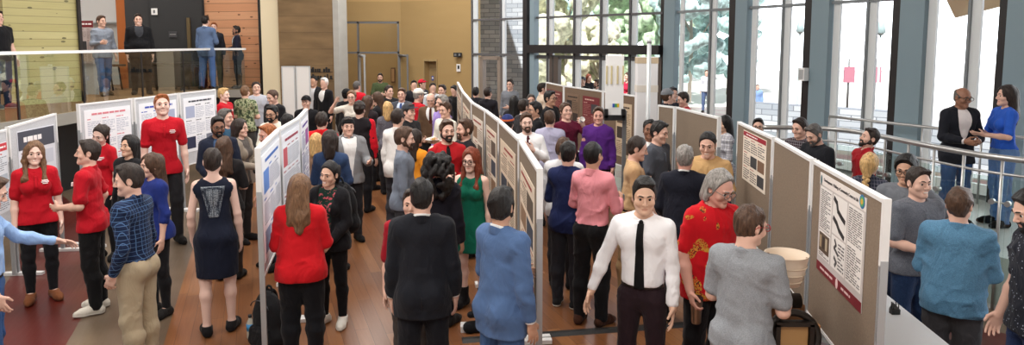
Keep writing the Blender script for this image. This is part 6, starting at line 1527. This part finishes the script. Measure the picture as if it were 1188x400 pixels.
# ------------------------------------------------------------------ workbench with machine beside the boards
bt = [fl(930, 4.05), fl(948, 4.6), fl(893, 5.75), fl(850, 5.65), fl(856, 4.3)]
bench = table('work_table', [Vector((1.55, 3.72, 0)), Vector((1.93, 3.72, 0)), Vector((2.10, 5.75, 0)), Vector((1.80, 5.85, 0))], .74, 'dark work table under the machinery along the tan boards', flat('bench_dark', rgb(52, 46, 42), .6), M_BLACK)
T0 = .741
mc = at_z(927, 375, 1.0); o = empty('wooden_press', (1.68, 3.98, T0)); tag(o, 'dark metal and wood press with a round rim on the work table', 'machine'); WD = flat('press_wood', rgb(128, 88, 54), .6); IR = flat('press_iron', rgb(48, 42, 38), .45, .6)
m = MB(); m.box((0, 0, .03), (.34, .30, .06), bev=.006); m.build('base_block', WD, o)
m = MB(); m.tube([(.145 * math.cos(t), -.02 + .03 * math.sin(t), .20 + .135 * math.sin(t)) for t in np.linspace(0, 2 * math.pi, 28, endpoint=False)], .022, 8, closed=True); m.build('rim', IR, o)
m = MB()
for sx in (-.10, .10): m.box((sx, -.02, .19), (.026, .05, .18))
for z in (.10, .28): m.box((0, -.02, z), (.226, .05, .026))
m.build('frame', IR, o); m = MB(); m.box((0, -.01, .19), (.17, .03, .15), bev=.004); m.build('wood_plate', flat('press_plate', rgb(168, 128, 80), .6), o)
m = MB(); m.lathe([(.02, 0), (.02, .03), (.012, .035), (.012, .05)], (0, -.05, .10), 10); m.build('knob', M_STEEL, o)
m = MB(); m.box((.17, .10, .12), (.06, .07, .22), bev=.004); m.build('side_post', flat('press_oak', rgb(170, 120, 76), .6), o)
o = empty('tool_box', (1.84, 4.58, T0)); tag(o, 'dark brown wooden gear box behind the press', 'machine')
m = MB(); m.box((0, 0, .10), (.24, .26, .20), bev=.01); m.build('body', WD, o); m = MB(); m.tube([(-.09, -.1, .22), (.09, -.1, .22)], .05, 12); m.build('roller', IR, o); m = MB(); m.lathe([(.09, 0), (.10, .02), (.09, .04)], (0, .05, .2)); m.build('gear_wheel', IR, o)
o = empty('blue_box', (1.94, 5.02, T0)); tag(o, 'small pale blue carton on the work table', 'carton'); m = MB(); m.box((0, 0, .05), (.12, .14, .10), bev=.004); m.build('carton', flat('carton_blue', rgb(150, 176, 196), .6), o); m = MB(); m.box((0, 0, .101), (.03, .14, .003)); m.build('tape', flat('tape_clear', rgb(210, 206, 196), .5), o)
o = empty('control_unit', (1.90, 5.40, T0)); tag(o, 'black electronic unit with silver knobs and cables on the work table near the dragon-pattern shirt', 'device')
m = MB(); m.box((0, 0, .06), (.30, .28, .12), bev=.012); m.build('housing', M_BLACK, o)
for k in range(3): m = MB(); m.lathe([(.022, 0), (.022, .03), (.0, .034)], (-.08 + .08 * k, -.02, .12), 12); m.build('dial', M_STEEL, o)
m = MB(); m.tube(smooth_line([Vector(q) for q in ((-.1, -.12, .10), (-.02, -.2, .16), (.08, -.26, .08), (.12, -.34, .02))]), .012, 8); m.build('yellow_cable', flat('cable_yellow', rgb(226, 184, 40), .5), o)
m = MB(); m.tube(smooth_line([Vector(q) for q in ((.1, .1, .12), (.02, .14, .2), (-.1, .08, .16), (-.14, -.05, .02))]), .009, 8); m.build('black_cable', M_BLACK, o)
o = empty('project_model', (1.86, 5.70, T0)); tag(o, 'pale blue plastic model behind the black electronic unit', 'device'); m = MB(); m.box((0, 0, .16), (.14, .10, .32), bev=.01); m.build('case', flat('case_bluegrey', rgb(170, 190, 204), .4), o); m = MB(); m.box((0, -.052, .22), (.1, .006, .12)); m.build('screen', M_BLACK, o)
# ------------------------------------------------------------------ things held in the hand
def bowl():
    p = at_depth(912, 312, 4.1); o = empty('paper_bowl', (p.x, p.y, p.z)); tag(o, 'large cream paper bowl held by the person in the heather grey polo', 'bowl')
    m = MB(); m.lathe([(.085, 0), (.112, .10), (.128, .185), (.131, .188), (.124, .188), (.108, .10), (.082, .012), (0.0, .010)], (0, 0, -.09), 32); o2 = m.build('bowl_body', flat('paper_cream', rgb(226, 208, 188), .75), o)
    for z, r in ((.03, .0955), (.075, .1085), (.12, .1195)): m = MB(); m.tube([(r * math.cos(t), r * math.sin(t), z - .09) for t in np.linspace(0, 2 * math.pi, 32, endpoint=False)], .003, 6, closed=True); m.build('ridge', flat('paper_cream2', rgb(206, 186, 164), .75), o2)
    m = MB(); r = random.Random(2)
    for k in range(14): t = r.uniform(0, 6.28); z = r.uniform(.10, .17); rr = .106 + (z - .1) * .22 - .004; m.box((rr * math.cos(t), rr * math.sin(t), z - .09), (.012, .012, .012), rz=t)
    m.build('brown_speckles', flat('speck_brown', rgb(130, 96, 62), .8), o2)
bowl()
p = grip(dragon_man, -1, .075, .035); o = empty('steel_tumbler', (p.x, p.y, p.z - .17)); tag(o, 'brushed steel tumbler hanging from the hand of the person in the dragon-pattern shirt', 'tumbler')
m = MB(); m.lathe([(.030, 0), (.034, .01), (.043, .17), (.043, .175)], seg=24); m.build('tumbler_body', flat('tumbler_bronze', rgb(150, 132, 118), .3, .9), o); m = MB(); m.lathe([(.045, .172), (.045, .192), (.036, .198), (0, .198)], seg=24); m.build('lid', M_BLACK, o)
def cup(of, sd, label, h=.11, r=.038, dz=-.05, out=.08, n=.04, tilt=None):
    p = grip(of, sd, out, n); o = empty('paper_cup', (p.x, p.y, p.z + dz)); tag(o, label, 'cup')
    m = MB(); m.lathe([(r * .72, 0), (r, h), (r * 1.06, h), (r * .94, h - .004), (r * .68, .006), (0, .006)], seg=20); m.build('cup_body', flat('cup_white', rgb(240, 240, 238), .5), o); m = MB(); m.lathe([(r * .82, h * .3), (r * .93, h * .7)], seg=20); m.build('sleeve_band', flat('cup_band', rgb(214, 206, 196), .7), o)
    if tilt: o.rotation_euler = tilt
    return o
cup(coffee_man, -1, 'white paper cup in the hand of the grey-shirted person on the balcony')
cup(drink_man, 1, 'white cup tipped at the mouth of the person in burgundy', tilt=(1.0, .0, .4), dz=0)
p = grip(plate_man, 1, .12, .0); o = empty('paper_plate', (p.x, p.y, p.z + .02)); tag(o, 'white paper plate with a snack held by the person in cream shirt', 'plate'); m = MB(); m.lathe([(.07, 0), (.11, .016), (.113, .018), (.075, .006), (0, .005)], seg=26); m.build('plate_rim', M_WHITE, o); m = MB(); m.box((.02, 0, .02), (.06, .05, .03), bev=.01); m.build('snack', flat('snack_tan', rgb(190, 150, 90), .8), o)
p = grip(phone_woman, -1, .08, .035); o = empty('mobile_phone', p, R_(20)); tag(o, 'black phone held up beside the face of the person in green dress', 'phone'); m = MB(); m.box((0, 0, .02), (.012, .072, .15), bev=.004); m.build('phone_case', M_BLACK, o); m = MB(); m.box((.0065, 0, .02), (.002, .062, .13)); m.build('phone_glass', flat('phone_glass', rgb(40, 44, 52), .1), o)
p = grip(blue_woman, -1, .09, .03); o = empty('red_phone', p, R_(-30)); tag(o, 'red phone in the hand of the person in royal blue blouse', 'phone'); m = MB(); m.box((0, 0, 0), (.07, .014, .13), bev=.004); m.build('phone_case', flat('phone_red', rgb(200, 44, 34), .4), o); m = MB(); m.box((0, -.008, .005), (.058, .002, .105)); m.build('phone_glass', M_BLACK, o)
p = grip(pink_man, -1, .09, .03); o = empty('small_camera', p); tag(o, 'grey pocket device in the hand of the person in pink shirt', 'device'); m = MB(); m.box((0, 0, .0), (.11, .035, .065), bev=.008); m.build('device_body', flat('device_grey', rgb(120, 130, 140), .4), o); m = MB(); m.tube([(0, -.017, 0), (0, -.04, 0)], .022, 14); m.build('lens_barrel', M_BLACK, o)
# ------------------------------------------------------------------ bags, bottle, floor strip
def backpack(loc, rz, label, mat, sc=1.0, on_floor=False):
    o = empty('backpack', loc, rz); tag(o, label, 'backpack'); F = Field(A3((-.3, -.25, -.05)), A3((.3, .3, .6)), .012)
    F.ell((0, .08, .24), (.165, .11, .27), None, .03); F.cone(A3((-.09, .08, .10)), A3((.09, .08, .10)), .10, .10, .05); F.noise(.004, 22, 4); F.cut((0, 0, .0), (0, 0, -1)); fin(F, 'bag_body', mat, o)
    G = Field(A3((-.3, -.1, -.05)), A3((.3, .4, .5)), .011); G.cone(A3((-.07, .185, .10)), A3((.07, .185, .10)), .055, .055, .02); G.cone(A3((-.06, .18, .18)), A3((.06, .18, .18)), .05, .05, .04); G.noise(.003, 26, 5); fin(G, 'front_pocket', mat, o)
    for sx in (-.085, .085): m = MB(); m.tube(smooth_line([Vector(q) for q in ((sx, .01, .48), (sx, -.07, .44), (sx * 1.1, -.10, .28), (sx * 1.3, -.05, .10), (sx * 1.2, .02, .05))]), .016, 8); m.build('shoulder_strap', mat, o)
    m = MB(); m.tube(smooth_line([Vector(q) for q in ((-.04, .06, .50), (-.02, .06, .545), (.02, .06, .545), (.04, .06, .50))]), .010, 6); m.build('top_handle', mat, o); m = MB(); m.tube([Vector((.12 * math.cos(t), .09 + .098 * math.sin(max(0, 1)), .36 + .09 * math.sin(t))) for t in np.linspace(.3, 2.84, 10)], .005, 6); m.build('zip', flat('zip_grey', rgb(90, 90, 96), .4, .6), o)
    return o
so, sf = smiling_girl; BAG = cloth((24, 24, 27))
q = world_pt(smiling_girl, (sf.P[0], .155, .93 * sf.k)); backpack((q.x, q.y, q.z), so.rotation_euler.z, 'black backpack worn by the person in black jacket and floral top', BAG)
q = at_z(321, 398, 0); backpack((q.x, q.y, 0.0), R_(150), 'black backpack standing on the floor behind the board post', BAG)
o = empty('water_bottle', at_z(291, 392, 0)); tag(o, 'clear water bottle with blue label on the floor beside the backpack', 'bottle')
gm = flat('bottle_plastic', rgb(196, 190, 176), .15); m = MB(); m.lathe([(.030, 0), (.034, .012), (.034, .13), (.031, .15), (.014, .185), (.014, .20)], seg=20); m.build('bottle_body', gm, o); m = MB(); m.lathe([(.0348, .075), (.0348, .14)], seg=20); m.build('bottle_label', flat('label_blue', rgb(60, 140, 196), .5), o); m = MB(); m.lathe([(.017, .198), (.017, .222), (0, .223)], seg=16); m.build('bottle_cap', flat('cap_dark', rgb(40, 44, 50), .5), o)
p = at_z(556, 384, 0); o = empty('handbag', (p.x, p.y, 0.0), .3); tag(o, 'small black handbag with brass clasps on the floor by the blue suit', 'handbag')
F = Field(A3((-.2, -.12, -.02)), A3((.2, .12, .3)), .009); F.cone(A3((-.10, 0, .05)), A3((.10, 0, .05)), .055, .055, .02); F.cone(A3((-.085, 0, .17)), A3((.085, 0, .17)), .03, .03, .05); F.cut((0, 0, .0), (0, 0, -1)); fin(F, 'bag_body', BAG, o)
for sy in (-.02, .02): m = MB(); m.tube(smooth_line([Vector(q) for q in ((-.06, sy, .19), (-.05, sy, .29), (.05, sy, .29), (.06, sy, .19))]), .007, 6); m.build('bag_handle', BAG, o)
m = MB(); m.box((0, -.052, .14), (.03, .01, .03)); m.build('clasp', flat('brass', rgb(190, 150, 80), .3, .9), o)
p = at_z(546, 388, 0); o = empty('paper_stack', (p.x, p.y + .1, 0), .1); tag(o, 'low white box lying on the floor next to the black handbag', 'box'); m = MB(); m.box((0, 0, .03), (.20, .12, .06), bev=.004); m.build('carton', M_WHITE, o); m = MB(); m.box((0, 0, .0605), (.19, .11, .004)); m.build('lid', flat('lid_grey', rgb(206, 206, 206), .6), o)
a, b = at_z(536, 395, 0), at_z(905, 369, 0); m = MB(); d = (b - a).normalized(); n = Vector((-d.y, d.x, 0)); m.prism([a - n * .06, a - n * .025 + UP * .022, a + n * .025 + UP * .022, a + n * .06], b - a); tag(m.build('cable_cover', flat('rubber_black', rgb(26, 25, 26), .6)), 'long black rubber cable cover lying across the wood floor', 'cable cover')
# ------------------------------------------------------------------ small fixtures
def wall_box(name, px, py, Y, w, h, d, label, cat, mat, parts):
    p = fl(px, Y, zz(py, Y)); o = empty(name, p); tag(o, label, cat); m = MB(); m.box((0, 0, 0), (w, d, h), bev=.004); m.build('housing', mat, o)
    for nm, c, s_, mt in parts: m = MB(); m.box(c, s_); m.build(nm, mt, o)
    return o
wall_box('emergency_light', 531, 63.5, 20.35, .24, .13, .07, 'small black emergency light box high on the yellow wall', 'light', M_BLACK, (('lamp_head', (-.06, -.045, 0), (.06, .03, .06), M_GREYFR), ('lamp_head', (.06, -.045, 0), (.06, .03, .06), M_GREYFR)))
wall_box('wall_notice', 532, 78.5, 20.4, .12, .22, .02, 'white notice in a frame on the yellow wall', 'notice', M_WHITE, (('notice_picture', (0, -.012, .02), (.06, .004, .10), M_BLACK),))
wall_box('door_sign', 502, 90.5, 20.85, .07, .14, .02, 'small blue door sign with white figure', 'sign', flat('sign_blue', rgb(40, 60, 140), .5), (('sign_mark', (0, -.012, .01), (.03, .004, .06), M_WHITE),))
wall_box('wall_picture', 456, 87, 25.35, .15, .55, .04, 'narrow framed picture on the corridor wall beyond the doorway', 'picture', flat('picture_frame', rgb(110, 78, 52), .5), (('picture_mount', (0, -.022, 0), (.10, .004, .46), flat('picture_tan', rgb(176, 140, 96), .7)),))
wall_box('light_switch_plate', 183, 14, 18.32, .16, .17, .02, 'white switch plate high on the black wall', 'switch', M_WHITE, (('switch_rocker', (0, -.012, 0), (.05, .006, .08), M_GREYFR),))
wall_box('door_plate', 203, 40, 18.5, .22, .16, .02, 'grey room plate on the black door', 'plate', flat('plate_grey', rgb(84, 84, 88), .4, .5), (('plate_line', (0, -.012, 0), (.16, .004, .02), M_STEEL),))
p = sp_(941) + sn * .19; o = empty('wall_speaker', (p.x, p.y, zz(86, p.y)), math.atan2(sn.y, sn.x) + math.pi / 2); tag(o, 'small white loudspeaker box on the window column', 'speaker'); m = MB(); m.box((0, 0, 0), (.13, .12, .22), bev=.008); m.build('housing', M_WHITE, o); m = MB(); m.box((0, -.062, .0), (.09, .006, .16)); m.build('speaker_grille', flat('grille_grey', rgb(170, 172, 174), .7), o)
# lecterns by the doorway
for px, Y, t in ((409, 19.6, 'dark wooden lectern partly hidden behind the red t-shirt'), (420, 20.5, 'dark wooden lectern beside the glass door')):
    o = empty('lectern', fl(px, Y)); tag(o, t, 'lectern'); dk = flat('lectern_wood', rgb(66, 42, 30), .5)
    m = MB(); m.prism([(-.25, -.2, 0), (.25, -.2, 0), (.25, .2, 0), (-.25, .2, 0)], (0, 0, 1.0)); m.build('cabinet', dk, o); m = MB(); m.prism([(-.32, -.26, 1.12), (.32, -.26, 1.12), (.32, .24, 1.0), (-.32, .24, 1.0)], (0, 0, .05)); m.build('slanted_top', dk, o); m = MB(); m.box((0, .02, .03), (.6, .5, .06)); m.build('plinth', dk, o)
# balcony furniture: whiteboard, poster, television cart, sofa, black equipment
p = fl(119, 19.5, zz(6, 19.5)); o = empty('whiteboard', p); tag(o, 'bright whiteboard on the recess wall above the balcony', 'whiteboard'); m = MB(); m.box((0, 0, .05), (1.35, .03, 1.15)); m.build('board_face', flat('whiteboard_face', rgb(242, 243, 244), .3), o)
m = MB()
for z in (-.52, .62): m.box((0, -.005, z), (1.4, .05, .04))
for x in (-.69, .69): m.box((x, -.005, .05), (.04, .05, 1.15))
m.build('frame', M_ALU, o); m = MB(); m.box((0, -.05, -.5), (1.2, .08, .03)); m.build('pen_tray', M_ALU, o)
class Flat:
    def __init__(s, a, b): s.a, s.b = a, b; s.d = (b - a).normalized(); s.L = (b - a).length; s.n = Vector((s.d.y, -s.d.x, 0)); s.n = -s.n if s.n.dot((a + b) / 2) > 0 else s.n
    def pos(s, u, z, off): return s.a + s.d * u + UP * z + s.n * off
fb = Flat(fl(95.5, 15.9), fl(112.5, 15.9))
bst = empty('poster_stand', (fb.a + fb.b) / 2 + UP * 1.5); tag(bst, 'thin board stand behind the grey-shirted person on the balcony', 'stand'); m = MB(); m.box((0, .02, .62), (fb.L + .02, .03, 1.24)); m.build('backing_board', FAB['grey'], bst)
for x in (-.12, .12): m = MB(); m.tube([(x, .03, .62), (x, .22, 0)], .012, 6); m.build('leg', M_GREYFR, bst)
zc = zz(61, 15.9); poster(fb, .0, fb.L, zc - .25, zz(24, 15.9), 'grey poster with maroon title band on the balcony', seed=71, head=(120, 24, 34), headh=.16, foot=False, paper=(198, 186, 186), ink=(140, 122, 124), accent=(120, 60, 66), cols=2, pics=1)
def cart(px, Y, w, label):
    o = empty('equipment_cart', fl(px, Y, 1.5)); tag(o, label, 'cart'); m = MB(); m.box((0, 0, .38), (w, .45, .52), bev=.01); m.build('cabinet', M_BLACK, o); m = MB(); m.box((0, 0, .67), (w + .06, .5, .04)); m.build('cart_top', M_DARK, o)
    for sx in (-1, 1):
        for sy in (-1, 1): m = MB(); m.tube([(sx * (w / 2 - .05) - .015, sy * .18, .05), (sx * (w / 2 - .05) + .015, sy * .18, .05)], .05, 10); m.build('caster', M_DARK, o)
    for k in range(2): m = MB(); m.box((0, -.228, .26 + .24 * k), (w - .08, .01, .20)); m.build('drawer_front', flat('drawer_dark', rgb(40, 38, 40), .5), o)
cart(196, 17.3, .9, 'black equipment cart behind the balcony glass beneath the black wall'); cart(221, 17.9, .7, 'black cabinet behind the grey-blue suit on the balcony')
o = empty('side_table', fl(106, 17.4, 1.5)); tag(o, 'low brown table behind the person with the paper cup on the balcony', 'table'); m = MB(); m.box((0, 0, .62), (1.5, .5, .05)); m.build('table_top', flat('table_brown', rgb(78, 56, 44), .5), o)
for sx in (-.65, .65):
    for sy in (-.2, .2): m = MB(); m.tube([(sx, sy, 0), (sx * .9, sy, .6)], .02, 8); m.build('leg', M_DARK, o)
# ------------------------------------------------------------------ outside
m = MB(); m.box((15, 30, -.12), (90, 80, .1)); struct(m, 'ground_outside', flat('plaza_pale', rgb(226, 225, 222), .8))
sf_, st_ = fl(500, 25.5), fl(617, 24); m = MB(); wall_prism(m, sf_, st_, 0, 8, .6); tag(m.build('stone_building', stone_mat()), 'grey-blue stone block wall of a building seen through the entrance glass', 'building')
def tree(x, y, h, w, label, c, seed):
    r = random.Random(seed); o = empty('tree', (x, y, 0)); tag(o, label, 'tree', 'trees outside the glass')
    m = MB(); m.tube([(0, 0, 0), (.05, 0, h * .3), (-.05, .05, h * .62)], [.10, .08, .03], 8)
    for k in range(5): t = k * 1.3; m.tube([(0, 0, h * (.25 + .06 * k)), (w * .3 * math.cos(t), w * .3 * math.sin(t), h * (.45 + .07 * k))], [.06, .02], 6)
    m.build('trunk', flat('bark_pale', rgb(184, 172, 160), .8), o)
    F = Field(A3((-w, -w, 0)), A3((w, w, h + .6)), w * .03)
    for k in range(120):
        t = r.uniform(0, 6.28); z = h * r.uniform(.12, .96); rr = w * .48 * math.sqrt(max(.08, 1 - ((z / h - .52) / .47) ** 2)) * r.uniform(.3, 1) ** .5; F.ell((rr * math.cos(t), rr * math.sin(t), z), [w * r.uniform(.07, .15)] * 3, None, .02)
    F.noise(w * .05, 16 / w, seed); F.noise(w * .04, 40 / w, seed + 1); F.noise(w * .025, 85 / w, seed + 2); fin(F, 'foliage', leaf_mat(c), o)
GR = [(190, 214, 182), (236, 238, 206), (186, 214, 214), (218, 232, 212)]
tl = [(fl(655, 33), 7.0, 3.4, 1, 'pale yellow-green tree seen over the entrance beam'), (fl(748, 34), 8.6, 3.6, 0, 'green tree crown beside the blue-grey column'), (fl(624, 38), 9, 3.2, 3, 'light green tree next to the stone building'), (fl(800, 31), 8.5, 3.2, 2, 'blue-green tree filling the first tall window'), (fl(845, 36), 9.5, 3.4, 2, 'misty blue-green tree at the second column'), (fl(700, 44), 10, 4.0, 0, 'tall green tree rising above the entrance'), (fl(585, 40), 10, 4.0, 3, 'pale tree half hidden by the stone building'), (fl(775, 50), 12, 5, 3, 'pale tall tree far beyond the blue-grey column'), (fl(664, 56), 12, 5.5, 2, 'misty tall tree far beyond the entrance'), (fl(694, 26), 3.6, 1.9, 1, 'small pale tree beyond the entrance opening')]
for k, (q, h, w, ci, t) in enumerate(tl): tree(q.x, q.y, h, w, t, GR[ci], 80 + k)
# low stone walls, lamp posts, outdoor tables, roof soffit
m = MB(); wall_prism(m, fl(868, 19), fl(1060, 16), 0, 1.05, .45); tag(m.build('garden_wall', stone_mat()), 'low stone garden wall outside the tall windows', 'wall')
m = MB(); wall_prism(m, fl(1075, 14.5), fl(1180, 13), 0, .95, .45); tag(m.build('garden_wall', stone_mat()), 'low stone wall outside behind the walkway', 'wall')
def lamp(px, Y, h, label):
    o = empty('lamp_post', fl(px, Y)); tag(o, label, 'lamp post'); g = flat('lamp_teal', rgb(176, 200, 204), .5); m = MB(); m.lathe([(.09, 0), (.07, .3), (.035, .4), (.03, h)], seg=10); m.build('post', g, o); m = MB(); m.lathe([(.05, h), (.13, h + .08), (.10, h + .35), (.03, h + .43), (0, h + .48)], seg=12); m.build('lantern', g, o)
lamp(686, 30, 3.6, 'dark street lamp outside over the entrance beam'); lamp(926, 24, 3.0, 'small street lamp outside the second tall window'); lamp(1019, 20, 2.9, 'pale blue lamp post outside the third tall window')
def patio(px, Y, label):
    o = empty('patio_table', fl(px, Y)); tag(o, label, 'table', 'outdoor tables'); g = flat('patio_grey', rgb(150, 156, 160), .5); m = MB(); m.lathe([(.55, .70), (.55, .74)], seg=24); m.build('table_top', g, o); m = MB(); m.lathe([(.3, 0), (.3, .03), (.04, .06), (.04, .7)], seg=14); m.build('pedestal', g, o)
patio(822, 17.0, 'round outdoor table beyond the first tall window'); patio(905, 14.5, 'round outdoor table beyond the second tall window')
o = empty('bench_sign', fl(985, 26)); tag(o, 'pair of dark red banners far outside the third window', 'banner'); 
for dx in (0, 1.0): m = MB(); m.box((dx, 0, 1.5), (.4, .06, .6)); m.build('banner', flat('banner_red', rgb(196, 130, 150), .7), o); m = MB(); m.tube([(dx, .04, 0), (dx, .04, 2.1)], .04, 6); m.build('banner_post', M_GREYFR, o)
q = [at_depth(1094, -2, 11), at_depth(1126, 29, 9.5), at_depth(1152, 14, 8.6), at_depth(1180, -60, 7.5), at_depth(1090, -60, 11)]
q = [Vector((p.x, p.y, 0)) for p in (at_depth(1092, 0, 12), at_depth(1124, 28, 12), at_depth(1150, 14, 10.5))]
m = MB(); m.prism([(8.6, 14.2, 4.0), (9.3, 14.6, 3.2), (9.6, 12.8, 3.5), (9.0, 11.6, 5.0)], (.3, .3, .14)); tag(m.build('roof_overhang', flat('soffit_tan', rgb(236, 208, 168), .6)), 'tan wooden roof edge outside the fourth tall window', 'roof')
# ------------------------------------------------------------------ light
w = bpy.data.worlds.new('sky'); SC.world = w; w.use_nodes = True; nt = w.node_tree; nt.nodes.clear()
out = node(nt, 'ShaderNodeOutputWorld'); bg = node(nt, 'ShaderNodeBackground'); tc = node(nt, 'ShaderNodeTexCoord'); L = nt.links
dt = node(nt, 'ShaderNodeVectorMath', operation='DOT_PRODUCT'); L.new(tc.outputs['Generated'], dt.inputs[0]); dt.inputs[1].default_value = Vector((.66, .75, .04)).normalized()
sx = node(nt, 'ShaderNodeSeparateXYZ'); L.new(tc.outputs['Generated'], sx.inputs[0])
mr = node(nt, 'ShaderNodeMapRange', interpolation_type='SMOOTHSTEP'); mr.inputs[1].default_value = .15; mr.inputs[2].default_value = .72; L.new(dt.outputs['Value'], mr.inputs[0])
el = node(nt, 'ShaderNodeMapRange', interpolation_type='SMOOTHSTEP'); el.inputs[1].default_value = .75; el.inputs[2].default_value = .30; L.new(sx.outputs[2], el.inputs[0])
glow = mathn(nt, 'MULTIPLY', mr.outputs[0], el.outputs[0])
L.new(mixc(nt, glow, (.80, .82, .86, 1), (.93, .97, 1.0, 1)), bg.inputs[0])
L.new(mathn(nt, 'ADD', SKY_LOW, mathn(nt, 'MULTIPLY', glow, SKY_HIGH)), bg.inputs[1]); L.new(bg.outputs[0], out.inputs[0])
def area(name, loc, aim, size, e, c):
    l = bpy.data.lights.new(name, 'AREA'); l.energy = e; l.size = size; l.color = c; o = bpy.data.objects.new(name, l); COL.objects.link(o); o.location = loc
    o.rotation_euler = (Vector(aim) - Vector(loc)).to_track_quat('-Z', 'Y').to_euler(); return o
LC = (1.0, .965, .92)
for nm, x, y, e, sz in (('front', -.5, .5, 1.0, 3.2), ('front_side', -5, 3.5, .7, 3.0), ('middle', -.5, 7.0, .8, 3.0), ('middle_side', -5.5, 9.0, .75, 3.0), ('hall', -2.5, 13.0, .85, 3.0), ('far', -3.2, 17.6, .8, 2.5), ('balcony', -9.3, 15, .55, 2.5)):
    area('ceiling_fill_' + nm, (x, y, 6.3), (x, y + (1.6 if nm == 'front' else .6), 0), sz, 560 * FILL_POWER * e, LC)  # added area lights without fixtures, lighting the hall; the front one fills faces
area('corridor_fill', (-5.2, 23.6, 4.6), (-5.2, 23.8, 0), 1.6, 90 * FILL_POWER, LC)  # unseen area light added to brighten the corridor behind the doorway
sl = bpy.data.lights.new('sun', 'SUN'); sl.energy = SUN; sl.angle = .02; sl.color = (1.0, .97, .92); so_ = bpy.data.objects.new('sun', sl); COL.objects.link(so_); so_.rotation_euler = Vector((.30, .62, -.95)).to_track_quat('-Z', 'Y').to_euler()
SC.view_settings.view_transform = 'Standard'; SC.view_settings.look = 'None'; SC.view_settings.exposure = EXPO; SC.view_settings.gamma = 1.0; SC.view_settings.use_curve_mapping = False
